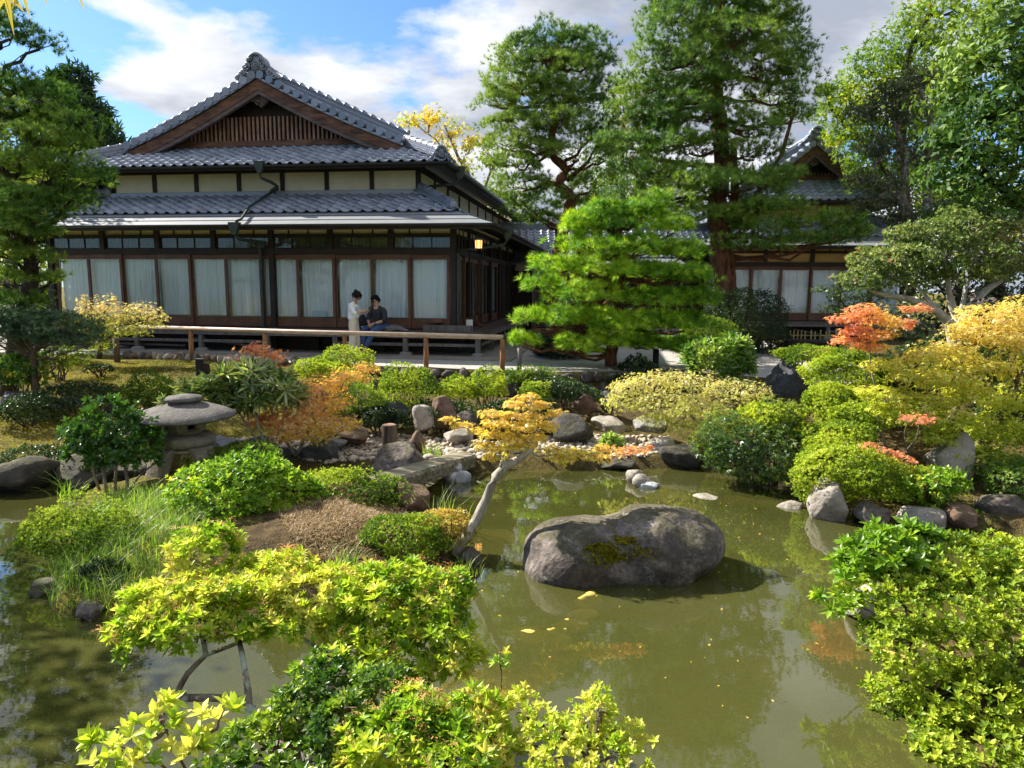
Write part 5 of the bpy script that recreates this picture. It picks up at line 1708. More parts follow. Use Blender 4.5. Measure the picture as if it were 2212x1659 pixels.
ROCKS = [
    ('shore_rock', 690, 1008, -0.98, 58, 30, 'rock_slate', 'dark slate rock with pale flecks at the far shore, beside the log beam'),
    ('shore_rock', 618, 1000, -0.95, 34, 20, 'rock_slate', 'small dark rock half hidden behind the fine green shrub'),
    ('shore_rock', 858, 1024, -1.03, 78, 32, 'rock_boulder', 'long low grey-brown rock on the far shore directly behind the log beam'),
    ('standing_stone', 900, 974, -0.82, 22, 26, 'rock_brown', 'squat upright stone on the pebbles, right of the round stump'),
    ('flat_rock', 748, 958, -0.78, 58, 22, 'rock_brown', 'flat-topped rust-brown rock on the pebbles under the orange maple'),
    ('flat_rock', 700, 968, -0.80, 48, 14, 'rock_grey', 'low grey slab under the rust-brown flat-topped rock'),
    ('upright_slab', 908, 932, -0.74, 27, 36, 'rock_pale', 'upright lichen-spotted slab behind the pebbles, under the round azalea'),
    ('bank_rock', 958, 925, -0.70, 36, 38, 'rock_brown', 'tall red-brown rock in the bank, right of the lichen-spotted slab'),
    ('bank_rock', 1010, 935, -0.75, 40, 28, 'rock_dark', 'dark rock in the bank below the paired azaleas'),
    ('bank_rock', 850, 905, -0.65, 30, 26, 'rock_slate', 'grey rock between the orange maple and the round azalea'),
    ('flat_rock', 985, 958, -0.80, 44, 17, 'rock_pale', 'pale wedge-shaped rock lying on the pebbles left of the leaning maple'),
    ('bank_rock', 1265, 896, -0.62, 29, 26, 'rock_brown', 'round red stone spotted white above the stone steps'),
    ('bank_rock', 1312, 890, -0.60, 22, 24, 'rock_slate', 'grey pointed stone right beside the round red stone'),
    ('step_stone', 1238, 950, -0.80, 58, 30, 'rock_dark', 'broad dark stepping stone below the round red stone'),
    ('step_stone', 1318, 938, -0.76, 42, 22, 'rock_pale', 'pale rounded stone right of the broad dark stepping stone'),
    ('step_stone', 1408, 938, -0.74, 50, 20, 'rock_grey', 'grey block under the trailing yellow maple'),
    ('shore_rock', 1425, 982, -0.92, 40, 20, 'rock_pale', 'yellowish flat stone at the shore where the pebbles end'),
    ('shore_rock', 1330, 1012, -1.05, 60, 16, 'rock_dark', 'low dark rock at the waterline behind the red-tipped maple branch'),
    ('shore_rock', 1230, 1010, -1.05, 52, 20, 'rock_slate', 'dark rock at the waterline behind the leaning trunk'),
    ('shore_rock', 1085, 1005, -1.05, 50, 26, 'rock_dark', 'dark wet rock at the shore right of the log beam'),
    ('shore_rock', 1470, 1016, -1.08, 55, 36, 'rock_dark', 'black rock in the shade where the dark bush meets the water'),
    ('shore_rock', 1720, 1025, -1.08, 45, 50, 'rock_dark', 'shaded brown rock between the dark bush and the right bank'),
    ('great_rock', 1702, 905, -0.62, 66, 80, 'rock_slate', 'great slate-blue standing rock on the right bank above the azaleas'),
    ('shore_rock', 1790, 1130, -1.08, 52, 52, 'rock_pale', 'tall pale rock at the right waterline with azalea spilling over its top'),
    ('shore_rock', 1893, 1142, -1.08, 48, 32, 'rock_boulder', 'brown rock at the right waterline next to the tall pale rock'),
    ('shore_rock', 1992, 1146, -1.08, 58, 32, 'rock_pale', 'smooth pinkish oval rock at the right waterline'),
    ('shore_rock', 2085, 1150, -1.08, 55, 34, 'rock_brown', 'brown shaded rock right of the smooth oval rock'),
    ('shore_rock', 2180, 1140, -1.05, 60, 44, 'rock_boulder', 'mottled rock at the right edge of the picture by the water'),
    ('bank_rock', 2070, 1045, -0.80, 60, 60, 'rock_pale', 'large tan rock on the right bank behind the maple trunk'),
    ('bank_rock', 1962, 1005, -0.70, 34, 24, 'rock_brown', 'red-brown stone at the foot of the slender red maple'),
    ('bank_rock', 1935, 920, -0.50, 34, 40, 'rock_boulder', 'grey-pink rock between the azaleas and the yellow maple'),
    ('overhang_rock', 2135, 668, 0.95, 62, 26, 'rock_boulder', 'flat overhanging rock on the right above the yellow maple'),
    ('bank_rock', 2140, 800, 0.0, 60, 75, 'rock_dark', 'dark rock mass under the flat overhanging rock'),
    ('near_rock', 1885, 1345, -1.06, 58, 52, 'rock_pale', 'pale rock at the water under the near right azalea'),
    ('near_rock', 1930, 1500, -1.32, 100, 44, 'rock_ochre', 'sloping algae-covered rock under water beneath the near right azalea'),
    ('island_rock', 888, 1112, -1.05, 42, 40, 'rock_brown', 'purple-brown rock on the islet shore beside the flat green azalea'),
    ('island_rock', 1012, 1232, -1.08, 30, 30, 'rock_dark', 'dark mossy rock at the foot of the leaning trunk'),
    ('island_rock', 985, 1262, -1.08, 26, 20, 'rock_slate', 'small slate rock on the islet shore behind the near pieris'),
    ('island_rock', 85, 1290, -1.08, 46, 20, 'rock_dark', 'dark low rock in the shaded water at the far left'),
    ('island_rock', 190, 1345, -1.08, 48, 22, 'rock_boulder', 'brown rock under the grass at the left tip of the islet'),
    ('island_rock', 300, 1072, -1.0, 55, 16, 'rock_pale', 'flat pale stone at the foot of the camellia'),
    ('island_rock', 350, 1054, -0.95, 60, 20, 'rock_boulder', 'base rock under the stone lantern'),
    ('bank_rock', 40, 1064, -1.08, 85, 42, 'rock_dark', 'dark rock face of the left bank, leftmost'),
    ('bank_rock', 165, 1060, -1.08, 80, 38, 'rock_dark', 'dark rock face of the left bank behind the camellia'),
    ('bank_rock', 285, 1050, -1.05, 70, 42, 'rock_dark', 'dark rock face of the left bank just left of the lantern'),
    ('bank_rock', 130, 893, -0.55, 46, 17, 'rock_grey', 'pale grey rock lying in the moss slope on the left'),
    ('bank_rock', 252, 893, -0.5, 36, 16, 'rock_dark', 'small dark rock in the moss above the camellia'),
    ('bank_rock', 15, 895, -0.55, 36, 30, 'rock_grey', 'grey rock on the left edge below the blue-green pine'),
    ('bank_rock', 342, 950, -0.7, 30, 30, 'rock_brown', 'purple rock behind the stone lantern'),
    ('edge_rock', 470, 992, -0.92, 50, 24, 'rock_grey', 'square grey edging rock right behind the lantern'),
    ('edge_rock', 555, 992, -0.92, 46, 24, 'rock_slate', 'square dark edging rock left of the slate shore rock'),
    ('path_rock', 1555, 800, 0.0, 30, 14, 'rock_boulder', 'low brown stone at the gravel edge right of the young pine'),
    ('path_rock', 1170, 772, 0.0, 45, 34, 'rock_slate', 'large grey rock in the shade behind the low pine branch'),
]
for i, (nm, px, pb, zb, rx, ry, mt, lb) in enumerate(ROCKS):
    rkb(nm, px, pb, zb, rx, ry, mt, lb, 100 + i, 4 if rx > 30 else 3)
# white quartz rocks below the log beam: three pieces
for i, (px, pb, rx, ry, lb) in enumerate(((975, 1045, 22, 17, 'white angular rock under the log beam, the left one'), (1000, 1047, 20, 20, 'white angular rock under the log beam, the right one'), (988, 1020, 15, 12, 'small white angular rock resting on two others under the log beam'))):
    rkb('quartz_rock', px, pb, -1.08 if i < 2 else -0.93, rx, ry, 'rock_white', lb, 300 + i, 3, 16, 0.05, group='white rocks under the log beam')

# stones in the water
WS = [(1372, 1035, -1.0, 16, 13, 'rock_pale', 'upright pale stone standing in the water below the red-tipped branch'),
      (1388, 1047, -1.02, 15, 13, 'rock_pale', 'pale stone in the water between two others below the red-tipped branch'),
      (1406, 1055, -1.05, 20, 9, 'rock_white', 'whitish round stone breaking the water below the red-tipped branch'),
      (1442, 1072, -1.12, 32, 10, 'rock_ochre', 'ochre sunken stone next to the whitish round stone'),
      (1530, 1080, -1.075, 26, 6, 'rock_pale', 'flat pale-topped stone level with the water, behind the boulder'),
      (1598, 1087, -1.10, 26, 8, 'rock_ochre', 'ochre sunken stone right of the flat pale-topped stone'),
      (1660, 1094, -1.12, 20, 7, 'rock_ochre', 'dim ochre sunken stone in the right-hand shade'),
      (1714, 1100, -1.06, 22, 9, 'rock_pale', 'small pale stone in the water before the tall pale rock'),
      (1042, 1162, -1.12, 22, 8, 'rock_ochre', 'sunken ochre stone nearest the leaning trunk'),
      (1078, 1166, -1.10, 22, 8, 'rock_ochre', 'sunken ochre stone, second from the leaning trunk'),
      (1108, 1170, -1.10, 20, 8, 'rock_ochre', 'sunken ochre stone, third from the leaning trunk'),
      (1136, 1176, -1.10, 16, 9, 'rock_ochre', 'sunken ochre stone touching the left end of the boulder'),
      (1140, 1395, -1.11, 34, 18, 'rock_ochre', 'largest ochre stone under water at the near end of the curved row'),
      (1188, 1385, -1.11, 18, 17, 'rock_ochre', 'ochre stone under water, second in the curved row'),
      (1200, 1400, -1.14, 22, 12, 'rock_ochre', 'lower ochre stone under water beside the second in the curved row'),
      (1232, 1362, -1.10, 26, 14, 'rock_ochre', 'slanting ochre stone under water, middle of the curved row'),
      (1258, 1338, -1.12, 24, 14, 'rock_ochre', 'ochre stone under water, fourth in the curved row'),
      (1266, 1310, -1.10, 22, 16, 'rock_ochre', 'pointed ochre stone under water at the foot of the boulder')]
for i, (px, pb, zb, rx, ry, mt, lb) in enumerate(WS):
    rkb('water_stone', px, pb, zb - (0.035 if mt == 'rock_ochre' else 0), rx * (1.8 if mt == 'rock_ochre' else 1.4), ry * 1.3, mt, lb, 400 + i, 3, 8, 0.09, 0.7, 'stones in the pond', 0.15)

# ------------------------------------------------------------------ retaining wall and edging stones
wl_ = empty('retaining_wall', (-0.5, 14.6, -0.4)); tag(wl_, 'low dry-stone retaining wall of the gravel terrace', 'wall')
def edge_at(x):
    return np.interp(x, EDGE[:, 0], EDGE[:, 1])
rnd = random.Random(4); x = -4.1; i = 0
while x < 3.3:
    w = rnd.uniform(0.20, 0.40)
    for (zc, rz_, back) in ((-0.10, 0.15, 0.0), (-0.38, 0.20, -0.10)):
        if back and x < -3.4: continue
        o = rock('stone', None, (0, 0, 0), (w * 0.60, 0.20, rz_), 600 + i, 'rock_boulder' if rnd.random() < 0.4 else 'rock_dark', 3, rnd.uniform(-0.2, 0.2), 14, 0.06, wl_)
        o.location = (x + w / 2 + (0.1 if back else 0) + 0.5, edge_at(x + w / 2) + back + 0.06 - 14.6, zc + 0.4); i += 1
    x += w * 1.02
el_ = empty('edging_stones', (-7, 16.4, 0)); el_.name = 'stone_edging'; tag(el_, 'row of small rounded edging stones where the moss meets the gravel', 'edging')
x = -9.6
while x < -4.2:
    w = rnd.uniform(0.14, 0.34)
    o = rock('stone', None, (0, 0, 0), (w * 0.55, 0.14, rnd.uniform(0.10, 0.16)), 700 + i, rnd.choice(['rock_boulder', 'rock_brown', 'rock_pale']), 3, 0, 9, 0.08, el_)
    o.location = (x + w / 2 + 7, edge_at(x + w / 2) + 0.04 - 16.4, 0.0); i += 1
    x += w

# ------------------------------------------------------------------ pebble shore
def in_poly(x, y, poly):
    c = False; n = len(poly)
    for a in range(n):
        x1, y1 = poly[a]; x2, y2 = poly[(a + 1) % n]
        if (y1 > y) != (y2 > y) and x < (x2 - x1) * (y - y1) / (y2 - y1) + x1: c = not c
    return c


PB = [[(590, 975), (640, 940), (800, 938), (905, 940), (1000, 950), (1090, 958), (1070, 1000), (960, 1000), (800, 995), (690, 1000)],
      [(1150, 948), (1290, 938), (1440, 945), (1440, 975), (1360, 990), (1180, 985)], [(470, 985), (490, 945), (600, 945), (610, 985)]]
pts = []
rs = np.random.RandomState(21)
for poly in PB:
    a = np.array(poly); x0, y0 = a.min(0); x1, y1 = a.max(0)
    m = int((x1 - x0) * (y1 - y0) / 22)
    uv = [(u, v) for u, v in zip(rs.uniform(x0, x1, m), rs.uniform(y0, y1, m)) if in_poly(u, v, poly)]
    z = np.full(len(uv), -0.82)
    for _k in range(3):
        g = np.array([G(u, v, zz) for (u, v), zz in zip(uv, z)]); z = terrain(g[:, 0], g[:, 1])
    ok = sdist(g[:, :2], POND) < -0.12
    pts += [(a_[0], a_[1], zz) for a_, zz, k_ in zip(g, z, ok) if k_]
keep = []
for p in pts:
    if all((p[0] - q[0]) ** 2 + (p[1] - q[1]) ** 2 > 0.075 ** 2 for q in keep): keep.append(p)
keep.sort(key=lambda p: p[1])
psh = empty('pebble_shore', (0, 11, -0.85)); tag(psh, None, None, None, 'structure')
peb_me = []
for s in range(6):
    V, Fq = rock_verts((1, 1, 0.62), 800 + s, 2, 3, 0.08); me = np_mesh('pebble', V, Fq, smooth=True)
    me.materials.append(M['rock_pebble'] if s < 4 else M['rock_pale']); peb_me.append((me, V, Fq))
big = MB()
for i, p in enumerate(keep):
    s = rs.randint(6); sz = rs.uniform(0.035, 0.062) * (1.6 if rs.uniform() < 0.05 else 1)
    if i < 300:
        o = link('pebble', peb_me[s][0], None, psh); o.location = (p[0], p[1] - 11, p[2] + 0.85 + sz * 0.3)
        o.scale = (sz * rs.uniform(0.9, 1.4), sz * rs.uniform(0.8, 1.1), sz); o.rotation_euler = (0, 0, rs.uniform(0, 6.28))
restp = keep[300:]
Vs, Fs = [], []
for i in range(2600):
    if i < len(restp): p = restp[i]; sz = rs.uniform(0.035, 0.06)
    else:
        b = keep[rs.randint(len(keep))]; p = (b[0] + rs.normal() * 0.07, b[1] + rs.normal() * 0.07, b[2]); sz = rs.uniform(0.015, 0.032)
    V = ICO[1][0] * np.array([1, 1, 0.65]) * sz * rs.uniform(0.8, 1.3, 3) + np.array([p[0], p[1] - 11, p[2] + 0.85 + sz * 0.2])
    Vs.append(V); Fs.append(ICO[1][1] + i * len(V))
pr = link('small_pebbles', np_mesh('small_pebbles', np.concatenate(Vs), np.concatenate(Fs), smooth=True), M['rock_pebble'], psh); pr['kind'] = 'stuff'

# ------------------------------------------------------------------ stone lantern
lc = G(400, 1046, -0.84)
SL = empty('stone_lantern', (lc[0], lc[1] + 0.1, -0.86)); tag(SL, 'snow-viewing stone lantern with wide round cap on curved legs', 'stone lantern')
wobf = lambda a, z: 1 + 0.02 * math.sin(3 * a + 1) + 0.012 * math.sin(7 * a)
def leg_mesh(a):
    mb = MB(); prof = [(0.16, 0.50), (0.30, 0.47), (0.385, 0.36), (0.42, 0.20), (0.425, 0.0)]; V = []; Fc = []
    ca, sa = math.cos(a), math.sin(a)
    for (r, z) in prof:
        t = 0.075
        for (dr, ds) in ((-t, -0.135), (t, -0.15), (t, 0.15), (-t, 0.135)):
            rr = r + dr * (1.0 if z < 0.45 else 0.4); zz = z + (dr * 0.75 if z > 0.3 else 0.0)
            V.append((ca * rr - sa * ds, sa * rr + ca * ds, zz))
    for i in range(len(prof) - 1):
        for k in range(4):
            x, y = 4 * i + k, 4 * i + (k + 1) % 4
            Fc.append((x, y, y + 4, x + 4))
    Fc.append((0, 1, 2, 3)); Fc.append(tuple(range(len(V) - 4, len(V))))
    mb.add(V, Fc); return mb
for k in range(4):
    o = leg_mesh(math.pi / 4 + k * math.pi / 2 + 0.25).build('leg', M['rock_lantern'], SL, fix=True)
    bv = o.modifiers.new('round', 'BEVEL'); bv.width = 0.03; bv.segments = 3
    for p_ in o.data.polygons: p_.use_smooth = True
MB().lathe([(0.20, 0.44), (0.30, 0.46), (0.33, 0.485), (0.27, 0.51)], (0, 0, 0), 28, wobf).build('leg_ring', M['rock_lantern'], SL, True)
MB().lathe([(0.18, 0.50), (0.31, 0.52), (0.35, 0.56), (0.355, 0.60), (0.345, 0.645), (0.30, 0.68), (0.2, 0.69)], (0, 0, 0), 28, wobf).build('platform', M['rock_lantern'], SL, True)
fb = MB(); V = []; Fc = []
for j, (r, z) in enumerate(((0.20, 0.685), (0.245, 0.74), (0.25, 0.90))):
    for k in range(12): V.append((r * math.cos(k * math.pi / 6), r * math.sin(k * math.pi / 6), z))
for j in range(2):
    for k in range(12):
        if j == 1 and k % 3 == 1: continue
        Fc.append((j * 12 + k, j * 12 + (k + 1) % 12, (j + 1) * 12 + (k + 1) % 12, (j + 1) * 12 + k))
fbo = fb.add(V, Fc).build('firebox', M['rock_lantern'], SL); so = fbo.modifiers.new('thick', 'SOLIDIFY'); so.thickness = 0.05
capp = MB().lathe([(0.26, 0.90), (0.58, 0.885), (0.625, 0.905), (0.62, 0.93), (0.50, 0.99), (0.34, 1.045), (0.20, 1.075), (0.19, 1.09), (0.05, 1.095)], (0, 0, 0), 36, lambda a, z: 1 + 0.012 * math.sin(5 * a) + 0.01 * math.sin(11 * a + 2)).build('cap', M['rock_cap'], SL, True)
MB().lathe([(0.06, 1.085), (0.19, 1.10), (0.235, 1.13), (0.21, 1.165), (0.08, 1.19), (0.02, 1.195)], (0, 0, 0), 24, wobf).build('finial', M['rock_cap'], SL, True)

# ------------------------------------------------------------------ log beam, stump
ba = G(800, 1052, -0.72); bb = P(1004, 992, 10.45)
lb = MB(); ba_, bb_ = Vector(ba), Vector(bb); dirv = (bb_ - ba_).normalized(); sdv = dirv.cross(Vector((0, 0, 1))).normalized(); upv = sdv.cross(dirv)
V = []; Fc = []; ns_ = 26; rnd = random.Random(3)
sec = [(-0.19, -0.10), (-0.20, 0.04), (-0.17, 0.095), (-0.06, 0.11), (0.06, 0.105), (0.17, 0.10), (0.20, 0.05), (0.19, -0.10), (0.05, -0.13), (-0.08, -0.125)]
offs = [rnd.uniform(-0.008, 0.008) for _ in sec]
for i in range(ns_):
    q = i / (ns_ - 1); c = ba_.lerp(bb_, q)
    for k, (s, u) in enumerate(sec):
        V.append(c + sdv * (s + rnd.uniform(-0.006, 0.006)) + upv * (u + rnd.uniform(-0.006, 0.006) + offs[k]))
m_ = len(sec)
for i in range(ns_ - 1):
    for k in range(m_): Fc.append((i * m_ + k, i * m_ + (k + 1) % m_, (i + 1) * m_ + (k + 1) % m_, (i + 1) * m_ + k))
Fc.append(tuple(range(m_ - 1, -1, -1))); Fc.append(tuple(range((ns_ - 1) * m_, ns_ * m_)))
t = NT('weathered_log_beam'); cg = t.coord('Object'); mp = t.n('Mapping'); t.l(cg, mp.inputs[0]); mp.inputs['Rotation'].default_value = (0, 0, -math.atan2(dirv.y, dirv.x)); mp.inputs['Scale'].default_value = (0.8, 14, 14)
n1 = t.noise(mp.outputs[0], 1.5, 7, 0.65, 0.5); n2 = t.noise(cg, 3, 5, 0.6)
cl = t.ramp(n1, [(0.33, (0.06, 0.05, 0.032)), (0.5, (0.20, 0.175, 0.12)), (0.68, (0.40, 0.355, 0.27))])
cl = t.mix(t.math('MULTIPLY', t.ramp(n2, [(0.48, (0, 0, 0)), (0.62, (1, 1, 1))]), 0.5), cl, (0.10, 0.115, 0.04))
M['log'] = t.principled(cl, 0.9, t.bump(n1, 0.9, 0.02), spec=0.15)
lbo = MB().add(V, Fc).build('log_beam', M['log'], None, fix=True)
tag(lbo, 'squared weathered log laid from the islet to the pebble shore', 'log')

sp = G(842, 974, -0.83)
ST = empty('wooden_stump', (sp[0], sp[1], hz(sp[0], sp[1]) - 0.03)); tag(ST, 'upright round wooden stump with flat top standing on the pebbles', 'stump')
MB().lathe([(0.118, 0.0), (0.112, 0.15), (0.115, 0.35), (0.112, 0.505), (0.10, 0.515)], (0, 0, 0), 18, lambda a, z: 1 + 0.04 * math.sin(2 * a + 3 * z) + 0.025 * math.sin(9 * a)).build('stump_body', M['wood_stump'], ST)
MB().lathe([(0.098, 0.516), (0.09, 0.520)], (0, 0, 0), 18).build('cut_top', M['wood_slat'], ST)

# ------------------------------------------------------------------ rail fence on the terrace edge
RF = empty('rail_fence', (-4, 15.6, 0)); tag(RF, 'low rail fence of one pale log on short brown posts before the house', 'fence')
fa, fb_ = Vector((-9.05, 16.92, 0)), Vector((-0.20, 14.72, 0))
def fence_pt(px, z=0.3):
    lo, hi = 0.0, 1.0
    for _ in range(40):
        mid = (lo + hi) / 2; p = fa.lerp(fb_, mid)
        if proj((p.x, p.y, z))[0] < px: lo = mid
        else: hi = mid
    return fa.lerp(fb_, (lo + hi) / 2)
off = Vector((4, -15.6, 0))
ra, rb_ = fence_pt(300), fence_pt(1097)
zl, zr = 0.735, 0.70
MB().tube([Vector((ra.x, ra.y, zl)) + off, (Vector((ra.x, ra.y, zl)) + Vector((rb_.x, rb_.y, zr))) / 2 + off + Vector((0, 0, -0.008)), Vector((rb_.x, rb_.y, zr)) + off], [0.045, 0.05, 0.052], 12).build('rail', M['wood_rail'], RF, True)
for px in (413, 573, 745, 920, 1085):
    p = fence_pt(px) + off
    tt = 0.735 + (0.70 - 0.735) * (p.x - off.x - ra.x) / (rb_.x - ra.x)
    MB().tube([(p.x, p.y, -0.12), (p.x + 0.008, p.y, 0.3), (p.x, p.y, tt - 0.045)], [0.058, 0.054, 0.052], 10, jit=0.05).build('post', M['wood_post'], RF, True)

# black box lamp near the edging
bx_ = G(452, 792, 0.0)
BX = empty('garden_lamp', (bx_[0], bx_[1] - 0.3, hz(bx_[0], bx_[1] - 0.3))); tag(BX, 'small black box-shaped garden lamp at the gravel edge', 'lamp')
MB().box((-0.13, -0.06, 0), (-0.01, 0.06, 0.34)).build('lamp_body', M['black'], BX); MB().box((0.0, -0.05, 0.0), (0.12, 0.05, 0.26)).build('junction_box', M['black'], BX)
MB().box((-0.15, -0.075, 0.341), (0.01, 0.075, 0.36)).build('lamp_lid', M['black'], BX)

# ------------------------------------------------------------------ bench, bamboo fence, log seat on the gravel
bp = G(1604, 760, 0.0)
BE = empty('wooden_bench', (bp[0], bp[1], 0.006), math.radians(-8)); tag(BE, 'low dark wooden bench on the gravel beside the round hedges', 'bench')
MB().box((-0.46, -0.16, 0.31), (0.46, 0.16, 0.39)).build('seat', M['wood_stump'], BE)
for sg in (-1, 1): MB().box((sg * 0.38 - 0.06, -0.14, 0.0), (sg * 0.38 + 0.06, 0.14, 0.309)).build('leg', M['wood_stump'], BE)
M['bamboo'] = m_wood('yellow_bamboo', (0.30, 0.24, 0.08), (0.52, 0.43, 0.19), 0.5, (6, 6, 1))
fp = G(1690, 762, 0.0); fq = G(1812, 762, 0.0)
FE = empty('bamboo_fence', (fp[0], fp[1] + 0.3, 0.006)); tag(FE, 'short fence of upright yellow bamboo canes before the ochre house', 'fence')
Lf = fq[0] - fp[0]
for k, q in enumerate((0.0, 0.10, 0.20, 0.25, 0.33, 0.38, 0.46, 0.55, 0.63, 0.71, 0.82, 0.86, 1.0)):
    h = 0.66 if k in (0, 12) else 0.60 + 0.05 * math.sin(k * 3.1)
    MB().tube([(q * Lf, 0.0 if k % 2 else 0.05, 0.0), (q * Lf, 0.0 if k % 2 else 0.05, h)], 0.032 if k in (0, 12) else 0.02, 7).build('cane', M['bamboo'], FE)
for z in (0.14, 0.46): MB().tube([(-0.05, 0.025, z), (Lf + 0.05, 0.025, z)], 0.014, 7).build('cross_cane', M['bamboo'], FE)
lp_ = G(1762, 768, 0.0)
LS_ = empty('log_seat', (lp_[0], lp_[1], 0.006)); tag(LS_, 'long dark log seat on two short blocks before the bamboo fence', 'bench')
MB().tube([(-0.8, 0, 0.32), (0.8, 0, 0.32)], 0.11, 10, jit=0.05).build('seat', M['wood_dark'], LS_, True)
for sg in (-1, 1): MB().tube([(sg * 0.55, 0, 0.0), (sg * 0.55, 0, 0.24)], 0.12, 10).build('block', M['wood_dark'], LS_)
# props under the pine branches
for (px, pb, pt_, r_, mt, lb_) in ((1122, 802, 752, 0.05, 'wood_grey', 'grey-green prop post under the low left pine branch'), (1416, 792, 755, 0.07, 'wood_dark', 'dark prop post under the right side of the young pine')):
    g0 = G(px, pb, 0.0); g1 = P(px, pt_, g0[1])
    o = MB().tube([(0, 0, -0.1), (0, 0, g1[2])], r_, 10).build('prop_post', M[mt], None, True); o.location = (g0[0], g0[1], 0); tag(o, lb_, 'post')

# ------------------------------------------------------------------ shrubs: azaleas on the bank and islet
AZ = [
    # name, label, px, py, rx, ry, depth, material, n, leaf, extra
    ('bright round azalea at the terrace edge, before the standing woman', 741, 780, 58, 28, 14.2, 'azalea', 2100, 0.034, ()),
    ('small azalea just below the terrace-edge azalea, behind the orange maple', 735, 822, 46, 24, 13.5, 'azalea', 1300, 0.034, ()),
    ('large round yellow-green azalea in the middle of the bank', 880, 836, 66, 46, 12.9, 'azalea', 3000, 0.034, ((885, 880, 40, 34),)),
    ('left one of the paired low azaleas on the bank', 987, 846, 42, 32, 13.1, 'azalea', 1700, 0.034, ()),
    ('right one of the paired low azaleas on the bank', 1054, 838, 44, 32, 13.3, 'azalea', 1800, 0.034, ()),
    ('small azalea above the leaning golden maple', 1156, 852, 38, 28, 13.0, 'azalea', 1400, 0.034, ()),
    ('dark-sided azalea between the orange maple and the large round azalea', 768, 868, 62, 46, 12.2, 'azalea_green', 2200, 0.034, ()),
    ('flat wide green azalea on the islet beside the purple-brown rock', 774, 1064, 98, 54, 8.3, 'azalea_green', 3600, 0.030, ((720, 1060, 50, 44),)),
    ('round yellow-green azalea at the islet tip by the leaning trunk', 870, 1162, 84, 50, 6.75, 'azalea', 3000, 0.027, ()),
    ('yellowish pink-tinged azalea right behind the leaning trunk foot', 958, 1142, 56, 44, 6.95, 'azalea_pale', 1600, 0.030, ()),
    ('low azalea peeping behind the great slate rock', 1742, 768, 52, 20, 12.7, 'azalea', 2200, 0.033, ()),
    ('broad azalea right of the great slate rock', 1822, 806, 76, 48, 11.2, 'azalea', 4600, 0.036, ()),
    ('upper one of the two azaleas below the great slate rock', 1798, 868, 62, 38, 10.4, 'azalea', 3800, 0.035, ()),
    ('lower right one of the two azaleas below the great slate rock', 1850, 898, 72, 42, 10.0, 'azalea', 4200, 0.035, ()),
    ('azalea on the right bank right above the tall pale rock', 1800, 955, 72, 42, 9.3, 'azalea', 4200, 0.035, ()),
    ('wide azalea spilling over the tall pale rock at the water', 1832, 1018, 108, 62, 8.65, 'azalea', 7600, 0.033, ((1790, 1060, 56, 44), (1905, 1060, 50, 34))),
]
for i, (lb, px, py, rx, ry, dp, mt, n, lf, ex) in enumerate(AZ):
    shrub('azalea_shrub', lb, 'azalea', px, py, rx, ry, dp, mt, n, lf, 40 + i, group='clipped azaleas', extra=ex, lumps=4, sub=0.5)

# dark leafy cover between the bank stones
for i, (px, py, rx, ry, dp, lb) in enumerate(((950, 885, 60, 20, 12.4, 'dark leafy cover between the bank stones under the paired azaleas'), (1090, 900, 60, 34, 12.2, 'dark leafy cover behind the golden leaning maple'), (822, 905, 46, 26, 11.9, 'dark leafy cover behind the round wooden stump'), (1180, 905, 40, 30, 12.2, 'dark leafy cover left of the stone steps'),
                                              (60, 1000, 80, 30, 9.75, 'dark leafy plants hanging over the far left bank'), (215, 1000, 80, 26, 9.85, 'dark leafy plants on the bank behind the camellia'), (690, 800, 46, 24, 13.6, 'green azalea behind the red tip of the orange maple'), (1215, 845, 60, 30, 13.3, 'dark leafy cover on the bank right of the small azalea'), (1590, 850, 50, 30, 12.0, 'leafy cover between trailing maple and great slate rock'))):
    shrub('leafy_cover', lb, 'ground cover', px, py, rx, ry, dp, 'hedge' if i != 6 else 'azalea', 1500, 0.042, 160 + i, T_AZ, 3, tbase=0.55)

for i, (px, py, rx, ry, dp, lb) in enumerate(((2120, 800, 90, 46, 11.4, 'dark green shrub mass behind the yellow maple crown'), (2010, 770, 60, 34, 12.6, 'dark green shrub between gravel and yellow maple'), (2200, 880, 70, 60, 10.3, 'dark green shrub at the right edge behind the maple leaves'), (1940, 830, 50, 40, 11.0, 'green shrub behind the slender red maple stem'))):
    shrub('dark_shrub', lb, 'shrub', px, py, rx, ry, dp, 'hedge' if i else 'maple_green', 2400, 0.05, 180 + i, T_AZ, 4, tbase=0.7)

# clipped dark hedges by the gravel
for i, (lb, px, py, rx, ry, dp, mt, n) in enumerate((
        ('big dark round clipped hedge at the foot of the tall pine', 1608, 692, 84, 66, 18.3, 'hedge', 5200),
        ('smaller brighter clipped hedge before the big dark one', 1530, 722, 56, 36, 17.4, 'azalea_green', 2400),
        ('dark clipped ball hedge in the shade behind the young pine', 1212, 752, 52, 38, 17.3, 'hedge', 2600),
        ('dark clipped hedge right of the big one by the bench', 1668, 742, 40, 40, 19.2, 'hedge', 1800))):
    shrub('round_hedge', lb, 'hedge', px, py, rx, ry, dp, mt, n, 0.042, 80 + i, lumps=1, lump=0.05, group='clipped round hedges')

